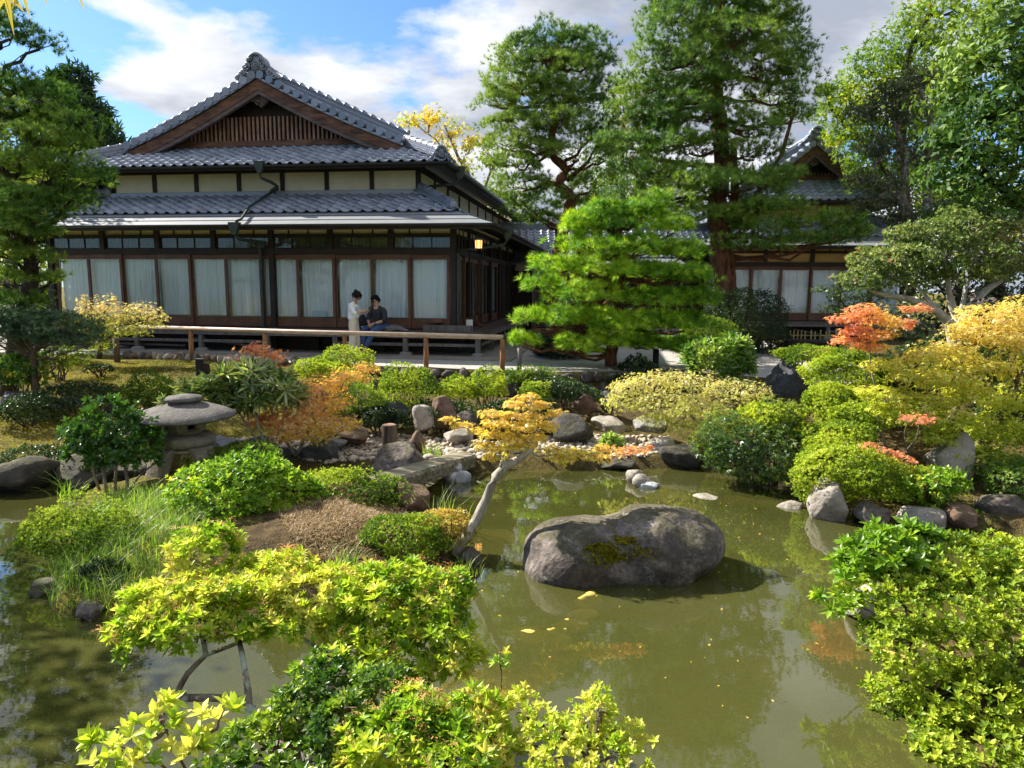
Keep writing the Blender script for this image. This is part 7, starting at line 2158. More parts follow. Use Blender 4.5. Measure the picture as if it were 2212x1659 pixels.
# leaning maple on a dead-looking trunk
lmd = 6.85
z_lo, z_hi = P(1100, 1010, lmd)[2], P(1100, 860, lmd)[2]
LM = tree('leaning_maple', 'golden maple on a bare leaning pale trunk at the islet tip', [([(985, 1200, 0), (1003, 1165, 0.02), (1030, 1120, 0.05), (1052, 1075, 0.05), (1070, 1030, 0.05), (1092, 1008, 0.0), (1120, 992, -0.02), (1150, 968, -0.05)], 0.062, 0.034),
                                     ([(1085, 1010, 0), (1090, 975, 0.1), (1120, 950, 0.1), (1150, 945, 0.15)], 0.04, 0.014), ([(1140, 972, 0), (1165, 985, 0.1), (1230, 985, 0.15), (1310, 978, 0.2), (1370, 972, 0.25)], 0.014, 0.005), ([(1090, 990, 0), (1040, 940, 0.1), (985, 915, 0.15)], 0.010, 0.005)],
     [(1140, 858, 26, 9, 0.3), (1112, 872, 34, 9, 0.2), (1165, 874, 34, 10, 0.35), (1060, 893, 30, 9, 0.15), (1100, 896, 36, 10, 0.1), (1150, 900, 40, 11, 0.2), (1198, 892, 24, 10, 0.35), (1075, 915, 36, 10, 0.0), (1125, 921, 42, 11, 0.05), (1180, 920, 34, 11, 0.25),
      (968, 906, 20, 7, 0.1), (998, 918, 26, 8, 0.1), (1030, 932, 26, 9, 0.1), (1060, 940, 34, 10, -0.05), (1110, 945, 40, 11, 0.0), (1160, 945, 36, 10, 0.15), (1045, 962, 24, 10, -0.1), (1085, 968, 34, 10, -0.1), (1130, 962, 30, 9, 0.0), (1060, 988, 22, 10, -0.15),
      (1195, 972, 34, 9, 0.1), (1240, 978, 38, 10, 0.12), (1215, 992, 40, 9, 0.05), (1285, 985, 40, 10, 0.15), (1330, 976, 38, 9, 0.2), (1375, 972, 32, 8, 0.25), (1300, 966, 26, 7, 0.2), (1400, 966, 12, 5, 0.28)],
     lmd, 'maple_gold', 'pale', 2600, 0.046, 210, T_MAP, 'maple tree', (0.2, 1.05), -0.9, flat=0.6, tfun=lambda p: 0.34 + 0.34 * np.clip((p[:, 2] - z_lo) / (z_hi - z_lo), 0, 1) + 0.55 * np.clip((p[:, 0] - P(1270, 980, lmd)[0]) / 0.45, 0, 1), br_r=0.008, sub=5, base_z=-0.95)
# orange-red maple behind the lantern
x0_, x1_ = P(500, 850, 11.0)[0], P(800, 850, 11.0)[0]
tree('orange_maple', 'rust-red and orange maple spreading over the pebbles right of the lantern', [([(640, 985, 0), (660, 940, 0), (690, 900, 0), (720, 860, 0)], 0.03, 0.012), ([(640, 985, 0), (600, 930, 0), (575, 860, 0.1), (560, 790, 0.2)], 0.026, 0.01), ([(660, 975, 0), (720, 940, -0.1), (770, 915, -0.1)], 0.018, 0.008)],
     [(552, 755, 34, 16, 0.3), (590, 770, 30, 18, 0.3), (540, 785, 40, 18, 0.3), (600, 815, 50, 22, 0.2), (560, 850, 56, 24, 0.1), (640, 850, 56, 26, 0), (700, 835, 50, 22, 0.1), (760, 812, 46, 18, 0.1), (790, 795, 26, 12, 0.2), (610, 900, 60, 26, -0.1), (670, 890, 56, 26, -0.1), (720, 870, 40, 20, 0), (640, 935, 60, 22, -0.2), (740, 915, 44, 18, -0.1), (690, 935, 40, 18, -0.2), (560, 905, 40, 20, 0)],
     10.3, 'maple_orange', 'grey', 5600, 0.060, 211, T_MAP3, 'maple tree', (0.3, 1.05), -0.9, flat=0.5, tfun=lambda p: 1.0 - 0.58 * np.clip((p[:, 0] - x0_) / (x1_ - x0_), 0, 1) - 0.45 * np.clip((P(600, 880, 11.0)[2] - p[:, 2]) / 0.5, 0, 1), br_r=0.012, sub=6, base_z=-0.88)
# trailing yellow maple over the stone steps
tree('trailing_maple', 'low mounded yellow-green maple trailing over the stone steps', [([(1560, 960, 0.3), (1530, 900, 0.2), (1500, 850, 0.2)], 0.04, 0.02), ([(1540, 940, 0.3), (1460, 870, 0.2), (1400, 850, 0.1)], 0.03, 0.015)],
     [(1360, 840, 50, 24, 0.1), (1420, 825, 60, 26, 0.3), (1490, 830, 60, 26, 0.3), (1560, 845, 56, 28, 0.2), (1620, 850, 46, 24, 0.1), (1345, 870, 40, 24, 0), (1410, 870, 66, 28, 0), (1490, 880, 70, 34, 0), (1570, 890, 60, 36, 0), (1540, 930, 50, 36, -0.1), (1600, 900, 50, 30, 0), (1470, 920, 50, 22, -0.1), (1420, 905, 40, 18, 0), (1510, 965, 36, 26, -0.1)],
     11.4, 'maple_pale', 'grey', 9000, 0.052, 212, T_MAP3, 'maple tree', (0.45, 1.04), -0.6, flat=0.4, tfun=lambda p: 0.28 + 0.36 * np.clip((p[:, 2] - P(1450, 930, 11.4)[2]) / 0.7, 0, 1), br_r=0.014, sub=5, base_z=-0.75)
# big yellow maple on the right
tree('yellow_maple', 'large layered yellow and apricot maple on the right bank', [([(2000, 1110, 0.2), (2050, 1050, 0.2), (2065, 1000, 0.2), (2040, 930, 0.2), (2080, 860, 0.3)], 0.075, 0.03), ([(2055, 1040, 0.2), (2110, 960, 0.2), (2180, 880, 0.2)], 0.05, 0.02), ([(2060, 960, 0.2), (2000, 900, 0.2), (1960, 840, 0.2)], 0.03, 0.015)],
     [(1915, 790, 40, 16, 0.1), (1930, 885, 50, 16, 0), (1890, 850, 36, 12, 0), (2130, 690, 60, 26, 0.4), (2200, 680, 60, 34, 0.5), (2090, 720, 46, 24, 0.3), (2160, 730, 66, 28, 0.3), (2230, 730, 60, 34, 0.4), (2050, 760, 50, 26, 0.2), (1990, 770, 50, 24, 0.1), (2120, 790, 70, 28, 0.2), (2200, 800, 60, 34, 0.3), (1960, 810, 50, 22, 0), (2040, 820, 66, 26, 0), (1930, 850, 50, 18, 0), (2100, 850, 70, 28, 0.1), (2190, 870, 60, 30, 0.2), (2000, 870, 60, 24, -0.1), (1960, 900, 50, 20, -0.1), (2060, 905, 60, 26, -0.2), (2140, 930, 60, 30, 0), (2210, 940, 60, 34, 0.1), (2020, 940, 46, 22, -0.2), (2110, 980, 60, 26, -0.1), (2190, 1010, 60, 30, 0)],
     9.3, 'maple_yellow', 'twig', 14500, 0.062, 213, T_MAP3, 'maple tree', (0.35, 1.05), -0.8, flat=0.5, tfun=lambda p: 0.12 + 0.62 * np.clip((p[:, 2] - P(2100, 960, 9.3)[2]) / 1.5, 0, 1), br_r=0.016, sub=6, base_z=-0.7)
tree('red_maple', 'slender maple with coral-red leaves left of the yellow maple', [([(1960, 1030, 0), (1925, 985, 0), (1900, 930, 0), (1893, 860, 0.1), (1880, 790, 0.1), (1878, 720, 0.1)], 0.024, 0.008), ([(1905, 940, 0), (1915, 900, 0), (1920, 880, 0)], 0.014, 0.006)],
     [(1830, 690, 36, 12, 0), (1870, 672, 40, 16, 0.1), (1905, 690, 40, 18, 0.1), (1850, 715, 40, 14, 0), (1900, 725, 40, 16, 0), (1825, 735, 34, 10, 0), (1880, 750, 34, 12, 0), (1950, 700, 30, 14, 0.2), (1975, 668, 30, 8, 0.3)],
     9.5, 'maple_orange', 'grey', 1700, 0.056, 214, T_MAP, 'maple tree', (0.3, 1.05), -0.8, flat=0.55, tfun=lambda p: 0.84 - 0.42 * np.clip((p[:, 0] - P(1860, 700, 9.5)[0]) / 0.4, 0, 1) * (p[:, 0] < P(1960, 700, 9.5)[0]), br_r=0.006, sub=4, base_z=-0.6)
tree('red_sprig', 'low sprig of coral-red maple leaves among the azaleas by the right shore', [([(2010, 1070, 0), (1960, 1010, 0), (1900, 970, 0)], 0.012, 0.004)], [(1950, 990, 30, 8, 0), (1915, 975, 30, 7, 0), (1880, 960, 22, 6, 0), (1985, 905, 40, 12, 0.1)], 8.5, 'maple_orange', 'grey', 320, 0.045, 215, T_MAP, 'maple tree', flat=0.6, tfun=lambda p: np.full(len(p), 0.88), br_r=0.004, sub=3, base_z=-0.75)
# pale maple before the house on the left
tree('pale_maple', 'small pale yellow maple on the moss edge before the left house doors', [([(214, 775, 0), (216, 745, 0), (225, 715, 0), (200, 690, 0)], 0.06, 0.02), ([(216, 745, 0), (250, 715, 0), (300, 695, 0)], 0.03, 0.012)],
     [(190, 672, 26, 16, 0), (205, 690, 36, 18, 0), (232, 665, 30, 18, 0.1), (260, 685, 40, 18, 0), (300, 670, 34, 16, 0.1), (330, 680, 30, 14, 0), (225, 715, 46, 18, -0.1), (280, 712, 46, 16, -0.1), (330, 700, 26, 10, 0), (215, 740, 26, 16, -0.1), (180, 650, 12, 16, 0), (244, 650, 10, 14, 0.1), (218, 752, 16, 14, 0)],
     15.8, 'maple_pale', 'dark', 4200, 0.055, 216, T_MAP3, 'maple tree', (0.3, 1.08), -0.9, flat=0.45, tfun=lambda p: 0.18 + 0.62 * np.clip((p[:, 2] - P(240, 745, 15.8)[2]) / 0.8, 0, 1), br_r=0.014, sub=6)
sp_ = G(253, 776, 0.0)
o = MB().tube([(0, 0, -0.1), (0, 0, 0.5)], 0.07, 10, jit=0.04).build('short_post', M['wood_stump'], None, True); o.location = (sp_[0], sp_[1], 0); tag(o, 'short dark post right beside the pale maple stem', 'post')
tree('shade_maple', 'shaded green maple in front of the ochre house windows', [([(1880, 745, 0), (1850, 690, 0), (1810, 640, 0)], 0.04, 0.015)], [(1790, 625, 40, 10, 0), (1830, 640, 50, 14, 0), (1850, 665, 60, 18, 0.1), (1880, 690, 50, 20, 0), (1810, 665, 40, 12, 0), (1900, 640, 40, 16, 0.2)], 16.5, 'maple_green', 'dark', 2600, 0.06, 217, T_MAP3, 'maple tree', flat=0.5, tbase=0.75, br_r=0.012, sub=5)
# leaves of an overhanging maple close to the camera, top left corner
NL = empty('overhanging_maple_twig', P(-60, -160, 0.9)); tag(NL, 'orange maple leaves hanging close by in the top left corner', 'maple twig')
lv = []
for (a, b, s, rot) in ((5, -30, 0.062, -1.35), (38, -40, 0.050, -1.25), (150, -60, 0.052, -1.2), (100, -48, 0.035, -1.6)):
    c = P(a, b, 0.9); V0, F0 = maple_leaf(5); V0 = V0 * np.array([1, 0.55, 1])
    ca, sa = math.cos(rot), math.sin(rot)
    W0 = np.stack([V0[:, 0] * ca - V0[:, 1] * sa, V0[:, 2] + 0.0, V0[:, 0] * sa + V0[:, 1] * ca], 1) * s + c
    lv.append((W0, F0))
for k, (W0, F0) in enumerate(lv):
    o = link('leaf', np_mesh('leaf', W0 - np.array(NL.location), F0, np.full(len(W0), 0.45 + 0.1 * k)), ML['maple_gold'], NL)
tw_ = MB(); 
for (a, b) in ((5, -30), (38, -40), (150, -60), (100, -48)): limb(tw_, P(-60, -160, 0.9) - np.array(NL.location), P(a, b, 0.9) - np.array(NL.location), 0.002, 0.0008, 4, 0.03)
tw_.build('twig', MBk['twig'], NL)

# ------------------------------------------------------------------ broadleaf trees
tree('evergreen_oak', 'big glossy evergreen oak filling the upper right edge', [([(2330, 760, 0), (2290, 500, 0), (2230, 300, 0), (2200, 120, 0)], 0.30, 0.10), ([(2290, 520, 0), (2160, 400, -0.2), (2080, 350, -0.2)], 0.12, 0.05)],
     [(2170, 60, 80, 60, 0), (2110, 130, 70, 60, 0.1), (2200, 160, 90, 70, -0.4), (2080, 210, 66, 56, 0), (2160, 250, 90, 60, -0.5), (2060, 300, 62, 50, -0.1), (2140, 340, 90, 56, -0.5), (2230, 300, 90, 80, -0.5), (2050, 375, 50, 38, -0.1), (2120, 400, 70, 40, -0.4), (2200, 420, 80, 40, -0.4), (2230, 40, 90, 80, 0), (2300, 200, 120, 150, 0)],
     13.0, 'oak', 'dark', 12500, 0.15, 230, [leaf4(1, 0.22, 0.05)], 'tree', (0.3, 1.06), -0.8, 0.1, lump=0.4, br_r=0.05, sub=6, tbase=0.5)
tree('yellowing_tree', 'tall yellow-green tree behind the ochre house roof', [([(1960, 640, 0), (1955, 480, 0), (1945, 300, 0), (1960, 120, 0), (2010, 20, 0)], 0.25, 0.06), ([(1955, 420, 0), (1860, 300, 0), (1800, 240, 0)], 0.10, 0.04)],
     [(2080, 20, 80, 50, 0), (2010, 30, 60, 40, 0), (1990, 90, 70, 50, 0), (1930, 120, 60, 44, 0), (1880, 150, 56, 40, 0), (1850, 200, 60, 40, 0), (1800, 235, 46, 34, 0), (1920, 200, 80, 46, 0.3), (2020, 150, 80, 60, 0.3), (1830, 290, 56, 40, 0), (1900, 280, 70, 50, 0.3), (1980, 260, 70, 60, 0.4), (1780, 190, 20, 14, 0), (1870, 360, 60, 50, 0.5), (1960, 370, 70, 60, 0.6), (2040, 300, 60, 70, 0.5), (2060, 420, 70, 50, 0.6)],
     24.0, 'yellow_tree', 'dark', 15000, 0.16, 231, T_MAP3, 'tree', (0.35, 1.08), -0.9, br_r=0.06, sub=5, tbase=0.22, patch=0.25)
tree('lichened_tree', 'thin grey lichen-covered tree with fine twigs before the yellowing tree', [([(1975, 560, 0), (1965, 480, 0), (1945, 420, 0), (1960, 340, 0), (1930, 260, 0)], 0.16, 0.04), ([(2000, 560, 0), (2005, 470, 0), (2000, 380, 0), (2010, 260, 0), (1990, 200, 0)], 0.15, 0.04), ([(1960, 440, 0), (1900, 400, 0), (1850, 380, 0)], 0.06, 0.02), ([(1960, 340, 0), (1890, 290, 0), (1870, 230, 0)], 0.05, 0.02), ([(2005, 400, 0), (2030, 300, 0), (2040, 220, 0)], 0.05, 0.02)],
     [(1870, 240, 44, 30, 0), (1930, 200, 56, 34, 0), (2000, 170, 60, 34, 0), (2040, 210, 40, 40, 0), (1950, 250, 60, 30, 0), (1900, 320, 50, 34, 0), (1860, 390, 46, 24, 0), (1920, 400, 50, 26, 0), (1980, 330, 50, 36, 0), (2030, 330, 36, 36, 0), (1880, 440, 50, 22, 0.1), (1950, 470, 50, 24, 0), (2040, 450, 40, 30, 0)],
     17.5, 'lichen_tree', 'lichen', 7000, 0.055, 232, T_AZ, 'tree', (0.15, 1.05), -0.9, br_r=0.045, sub=16, tbase=0.5)
tree('old_azalea_tree', 'old spreading azalea tree with pale twisted trunk on the right', [([(2065, 790, 0), (2062, 740, 0), (2052, 700, 0), (2020, 670, 0), (1960, 645, 0), (1900, 635, 0), (1870, 620, 0)], 0.12, 0.025), ([(2062, 740, 0), (2070, 690, 0.1), (2050, 630, 0.1), (2040, 580, 0.1)], 0.10, 0.025), ([(2065, 730, 0), (2095, 660, 0), (2140, 620, 0), (2190, 590, 0)], 0.10, 0.025), ([(2055, 700, 0), (2000, 640, 0.2), (1970, 590, 0.2)], 0.05, 0.015), ([(2075, 700, 0), (2085, 630, 0.2), (2110, 560, 0.2)], 0.05, 0.015)],
     [(1860, 610, 42, 26, 0), (1905, 590, 50, 30, 0), (1880, 560, 40, 22, 0.2), (1950, 555, 60, 34, 0), (1990, 510, 60, 34, 0.2), (2040, 540, 60, 40, 0), (2080, 490, 66, 36, 0.2), (2110, 550, 70, 40, 0), (2170, 510, 60, 40, 0.2), (2190, 570, 60, 40, 0), (1960, 600, 46, 26, 0), (2030, 590, 46, 26, 0.1), (2220, 540, 60, 60, 0.1), (2140, 590, 50, 24, 0.1)],
     12.0, 'old_azalea', 'pale', 9500, 0.055, 233, T_AZ, 'tree', (0.55, 1.04), -0.7, 0.45, br_r=0.028, sub=8, tbase=0.42, patch=0.3)
tree('bare_yellow_tree', 'sparse yellow tree seen over the roof between house and pines', [([(1075, 640, 0), (1060, 480, 0), (1020, 400, 0), (990, 340, 0), (960, 270, 0)], 0.22, 0.04), ([(1040, 440, 0), (1060, 370, 0), (1090, 320, 0)], 0.10, 0.03), ([(1010, 380, 0), (940, 300, 0), (900, 270, 0)], 0.07, 0.02)],
     [(890, 265, 34, 20, 0), (930, 255, 40, 24, 0), (975, 285, 44, 30, 0), (1020, 310, 40, 30, 0), (950, 320, 40, 24, 0), (1000, 360, 40, 30, 0), (1060, 350, 40, 30, 0), (1045, 320, 20, 14, 0), (1080, 420, 40, 34, 0), (1100, 470, 44, 30, 0)],
     38.0, 'yellow_tree', 'grey', 2200, 0.20, 234, T_MAP3, 'tree', (0.1, 1.1), -0.9, br_r=0.05, sub=10, tbase=0.75)
for i, (nm, lb, tr, bl, dp, mt, n, lf) in enumerate((
        ('background_tree', 'light green tree seen between the two tall pines', [(1345, 700), (1345, 420), (1350, 250)], [(1345, 215, 50, 50, 0), (1330, 280, 60, 60, 0), (1370, 330, 60, 60, 0), (1320, 370, 60, 56, 0), (1390, 400, 60, 56, 0), (1330, 450, 70, 50, 0), (1420, 460, 60, 50, 0)], 33, 'light_tree', 6500, 0.17),
        ('background_tree', 'yellow-green tree behind the corridor roof left of the middle pine', [(1100, 700), (1105, 520), (1110, 440)], [(1100, 440, 40, 30, 0), (1130, 470, 46, 30, 0), (1080, 480, 40, 26, 0), (1150, 510, 50, 24, 0)], 36, 'yellow_tree', 2600, 0.17),
        ('background_tree', 'dark maple below the evergreen oak at the right edge', [(2150, 640), (2140, 500), (2130, 440)], [(2090, 450, 50, 30, 0), (2150, 440, 60, 34, 0), (2210, 460, 60, 40, 0), (2080, 490, 60, 30, 0), (2160, 480, 60, 30, 0), (2020, 470, 40, 30, 0)], 16, 'maple_green', 4200, 0.09),
        ('background_tree', 'sunlit yellow-green tree glimpsed behind the left pine', [(20, 800), (30, 600), (40, 480)], [(40, 420, 40, 34, 0), (20, 460, 50, 30, 0), (80, 470, 40, 30, 0), (30, 540, 50, 40, 0), (90, 570, 30, 40, 0), (40, 640, 60, 30, 0), (100, 640, 20, 40, 0)], 24, 'yellow_tree', 3600, 0.15),
        ('dark_undergrowth_tree', 'dark leafy tree in the shade at the left end of the house', [(60, 800), (60, 700), (60, 640)], [(20, 620, 60, 50, 0), (70, 640, 40, 40, 0), (20, 680, 60, 40, 0), (90, 690, 24, 36, 0)], 17, 'hedge', 3000, 0.10),
        ('background_tree', 'dark tree standing behind the ochre house on the right', [(1850, 700), (1850, 500), (1850, 380)], [(1760, 400, 60, 60, 0), (1830, 420, 70, 60, 0), (1900, 440, 70, 60, 0), (2000, 470, 80, 60, 0), (2100, 480, 90, 70, 0), (2200, 480, 90, 70, 0)], 40, 'hedge', 6000, 0.28))):
    tree(nm, lb, [([(a, b, 0) for a, b in tr], 0.2, 0.05)], bl, dp, mt, 'dark', n, lf, 240 + i, None, 'tree', (0.4, 1.06), -0.9, br_r=0.05, sub=5, group='background trees')
# cedar behind the left roof end
tree('cedar_tree', 'dark drooping cedar behind the left end of the roof', [([(110, 760, 0), (120, 500, 0), (130, 300, 0), (150, 160, 0)], 0.25, 0.05)],
     [(150, 190, 40, 34, 0), (130, 240, 56, 34, 0), (180, 260, 50, 30, 0), (200, 300, 46, 24, 0), (150, 310, 66, 34, 0), (210, 340, 40, 18, 0), (120, 370, 70, 36, 0), (190, 375, 50, 24, 0), (100, 430, 80, 40, 0), (180, 440, 60, 30, 0), (120, 500, 60, 40, 0), (200, 400, 40, 20, 0)],
     23.5, 'cedar', 'dark', 3000, 0.30, 250, T_LONG, 'tree', (0.45, 1.1), -0.7, br_r=0.05, sub=5, tbase=0.45)
# tree leaning over the water from the left bank, outside the picture: it shades the near left water and shows in its reflection
rs = np.random.RandomState(260); rnd = random.Random(260)
root = empty('leaning_bank_tree', (-10.6, 9.9, hz(-10.6, 9.9))); tag(root, 'broadleaf tree leaning over the pond from the left bank, mirrored in the near left water', 'tree')
mb = MB(); tk = [(-10.6, 9.9, -0.9), (-10.5, 9.5, 1.0), (-10.2, 8.8, 2.6), (-9.9, 7.9, 3.6), (-9.8, 7.2, 4.4)]; mb.tube(tk, [0.24, 0.2, 0.16, 0.11, 0.05], 9, jit=0.06)
bl = []
for k in range(20):
    a = rnd.uniform(0, 6.28); q = math.sqrt(rnd.uniform(0.02, 1)); zz = rnd.uniform(2.7, 4.3); c = np.array([-9.9 + math.cos(a) * 1.7 * q, 7.0 + math.sin(a) * 1.5 * q, zz])
    bl.append((c, np.array([0.75, 0.75, 0.34]) * rnd.uniform(0.8, 1.3))); limb(mb, nearest_on(tk, (c[0], c[1], zz - 0.8))[1], c, 0.05, 0.02, 4, 0.06, rnd, 0, 5)
q_, nn = blob_points(bl, 7500, rs, (0.3, 1.05), -0.8, 0.25)
put(mb.build('trunk', MBk['dark'], smooth=True), root)
put(foliage(None, [leaf4(1, 0.30, 0.06)], q_, unit(nn * 0.6 + np.array([0, 0, 0.5]) + rs.normal(size=q_.shape) * 0.4), 0.16 * rs.uniform(0.7, 1.2, len(q_)), ML['light_tree'], rs, tint_for(q_, rs), 'crown'), root)
# dark leafy masses that close the view on the right and behind the left pine
for i, (nm, lb, tr, bl, dp, mt, n, lf) in enumerate((
        ('background_tree', 'dark shrubby tree behind the old azalea tree', [(2050, 760), (2060, 650), (2080, 580)], [(2000, 590, 60, 50, 0), (2080, 580, 70, 60, 0), (2170, 600, 80, 70, 0), (2240, 620, 80, 80, 0), (2010, 660, 60, 60, 0), (2110, 680, 80, 70, 0), (2200, 700, 80, 70, 0), (1960, 700, 50, 50, 0)], 15.5, 'hedge', 5200, 0.11),
        ('background_tree', 'green tree behind the left pine at the picture edge', [(-40, 800), (-30, 600), (-20, 300)], [(-20, 200, 70, 60, 0), (30, 280, 60, 50, 0), (-30, 330, 80, 60, 0), (40, 380, 60, 50, 0), (-20, 450, 80, 60, 0), (50, 520, 50, 50, 0), (0, 600, 80, 60, 0)], 21, 'light_tree', 4600, 0.14))):
    tree(nm, lb, [([(a, b, 0) for a, b in tr], 0.2, 0.05)], bl, dp, mt, 'dark', n, lf, 270 + i, None, 'tree', (0.4, 1.06), -0.9, br_r=0.05, sub=5, group='background trees')
# garden trees behind the viewpoint: seen mirrored in the glass doors
for i, (x, y, hgt, rr, lb) in enumerate(((-7.5, -7.5, 12.0, 3.2, 'broadleaf tree behind the viewpoint, mirrored in the left doors'), (0.5, -10.0, 12.5, 3.2, 'broadleaf tree behind the viewpoint, mirrored in the middle doors'), (7.5, -8.0, 12.0, 3.2, 'broadleaf tree behind the viewpoint, mirrored in the last doors'))):
    rs = np.random.RandomState(290 + i); rnd = random.Random(290 + i)
    root = empty('garden_tree', (x, y, hz(x, y))); tag(root, lb, 'tree')
    mb = MB(); mb.tube([(x, y, -0.3), (x + 0.2, y, 2.5), (x - 0.1, y + 0.2, 5), (x, y, hgt - 1)], [0.25, 0.2, 0.15, 0.05], 9, jit=0.06)
    bl = []
    for k in range(30):
        a = rnd.uniform(0, 6.28); q = rnd.uniform(0.2, 1.1); zz = rnd.uniform(1.0, hgt); c = np.array([x + math.cos(a) * rr * q, y + math.sin(a) * rr * q, zz])
        bl.append((c, np.array([1.1, 1.1, 0.8]) * rnd.uniform(0.8, 1.3))); limb(mb, (x, y, max(0.2, zz - 0.9)), c, 0.05, 0.02, 4, 0.06, rnd, 0, 5)
    p, nn = blob_points(bl, 5200, rs, (0.3, 1.05), -0.8, 0.25)
    put(mb.build('trunk', MBk['dark'], smooth=True), root)
    put(foliage(None, [leaf4(1, 0.30, 0.06)], p, unit(nn + rs.normal(size=p.shape) * 0.5), 0.20 * rs.uniform(0.7, 1.2, len(p)), ML['light_tree'], rs, tint_for(p, rs, 0.35), 'crown'), root)

# ------------------------------------------------------------------ people
def skin_obj(name, joints, edges, root, mat, parent, sub=2):
    """joints: {key: ((x,y,z), radius or (ra,rb))}; grows one continuous surface over the joints"""
    keys = list(joints); me = bpy.data.meshes.new(name)
    me.from_pydata([joints[k][0] for k in keys], [(keys.index(a), keys.index(b)) for a, b in edges], [])
    o = link(name, me, None, parent)
    sk = o.modifiers.new('skin', 'SKIN'); sk.use_smooth_shade = True; sk.branch_smoothing = 0.4
    sv = me.skin_vertices[0].data
    for i, k in enumerate(keys):
        r = joints[k][1]; sv[i].radius = r if hasattr(r, '__len__') else (r, r)
        sv[i].use_root = (k == root)
    s = o.modifiers.new('smooth', 'SUBSURF'); s.levels = sub; s.render_levels = sub
    me.materials.append(mat)
    return o


def chain(*k):
    return [(k[i], k[i + 1]) for i in range(len(k) - 1)]


M['skin'] = m_plain('skin', (0.46, 0.27, 0.19), 0.55, 0.06, 30, 0.05)
M['hair'] = m_plain('black_hair', (0.006, 0.005, 0.005), 0.75, 0.3, 60, 0.4, 0.0, 0.2)
M['shirt_dark'] = m_plain('navy_shirt', (0.020, 0.022, 0.030), 0.85, 0.25, 25, 0.4)
M['jeans'] = m_plain('blue_denim', (0.035, 0.075, 0.19), 0.85, 0.25, 40, 0.3)
M['shoe'] = m_plain('navy_shoe', (0.03, 0.04, 0.09), 0.8, 0.2, 30, 0.2)
M['white'] = m_plain('white_cotton', (0.74, 0.76, 0.78), 0.85, 0.06, 18, 0.25)
M['beige'] = m_plain('beige_cotton', (0.60, 0.53, 0.44), 0.85, 0.08, 14, 0.35)
M['lens'] = m_plain('black_lens', (0.006, 0.006, 0.007), 0.12, 0.1, 5, 0.0)
M['grey_cloth'] = m_plain('grey_cloth', (0.13, 0.13, 0.15), 0.9, 0.3, 20, 0.5)
M['lips'] = m_plain('lip', (0.34, 0.13, 0.11), 0.5, 0.05)
M['red'] = m_plain('red_cloth', (0.40, 0.05, 0.035), 0.7, 0.15)


def add_head(J, E, c, fwd, prev, s=1.0):
    """head joints round the centre c, looking along fwd (unit); prev: neck joint"""
    c = Vector(c); f = Vector(fwd).normalized(); side = f.cross(Vector((0, 0, 1))).normalized(); u = side.cross(f).normalized()
    def q(a, b, d): return tuple(c + f * (a * s) + side * (b * s) + u * (d * s))
    J['skull_low'] = (q(-0.01, 0, -0.045), 0.075 * s); J['skull_mid'] = (q(-0.012, 0, 0.02), 0.092 * s); J['skull_top'] = (q(-0.015, 0, 0.075), 0.070 * s)
    J['chin'] = (q(0.052, 0, -0.085), 0.033 * s); J['nose'] = (q(0.108, 0, -0.015), 0.012 * s); J['ear_l'] = (q(-0.01, 0.092, -0.01), 0.016 * s); J['ear_r'] = (q(-0.01, -0.092, -0.01), 0.016 * s)
    E += [(prev, 'skull_low'), ('skull_low', 'skull_mid'), ('skull_mid', 'skull_top'), ('skull_low', 'chin'), ('skull_mid', 'nose'), ('skull_mid', 'ear_l'), ('skull_mid', 'ear_r')]
    return q


def add_hand(J, E, wrist, d, palm_n, key, curl=0.5, side=1, s=1.0):
    """palm and five fingers from the wrist joint along d; palm_n: the way the palm faces"""
    d = Vector(d).normalized(); n = Vector(palm_n).normalized(); w = d.cross(n).normalized() * side; p0 = Vector(J[wrist][0])
    J[key + '_palm'] = (tuple(p0 + d * 0.055 * s), (0.030 * s, 0.022 * s)); E.append((wrist, key + '_palm'))
    for i, (off, ln) in enumerate(((0.030, 0.062), (0.010, 0.072), (-0.010, 0.068), (-0.030, 0.052))):
        a = p0 + d * 0.085 * s + w * off * s; b = a + (d * math.cos(curl) + n * math.sin(curl)) * ln * 0.5 * s; c2 = b + (d * math.cos(curl * 2.2) + n * math.sin(curl * 2.2)) * ln * 0.5 * s
        for q, v in (('a', a), ('b', b), ('c', c2)): J[f'{key}_f{i}{q}'] = (tuple(v), 0.0092 * s)
        E += [(key + '_palm', f'{key}_f{i}a'), (f'{key}_f{i}a', f'{key}_f{i}b'), (f'{key}_f{i}b', f'{key}_f{i}c')]
    a = p0 + d * 0.035 * s + w * 0.036 * s; b = a + (d * 0.6 + w * 0.6 + n * 0.4) * 0.035 * s; c2 = b + (d * 0.8 + n * 0.5) * 0.028 * s
    for q, v in (('a', a), ('b', b), ('c', c2)): J[f'{key}_t{q}'] = (tuple(v), 0.0105 * s)
    E += [(key + '_palm', key + '_ta'), (key + '_ta', key + '_tb'), (key + '_tb', key + '_tc')]


def hair_cap(name, q, pts, parent, mat='hair', seed=1):
    """hair as overlapping locks over the skull; pts: (fwd, side, up, radius)"""
    mb = MB(); V, Fq = ICO[2]; rs = np.random.RandomState(seed)
    VV, FF = [], []; o = 0
    for (a, b, d, r) in pts:
        c = np.array(q(a, b, d)); W0 = V * r * (1 + 0.12 * rs.normal(size=(len(V), 1))) + c; VV.append(W0); FF.append(Fq + o); o += len(V)
    return link(name, np_mesh(name, np.concatenate(VV), np.concatenate(FF), smooth=True), M[mat], parent)


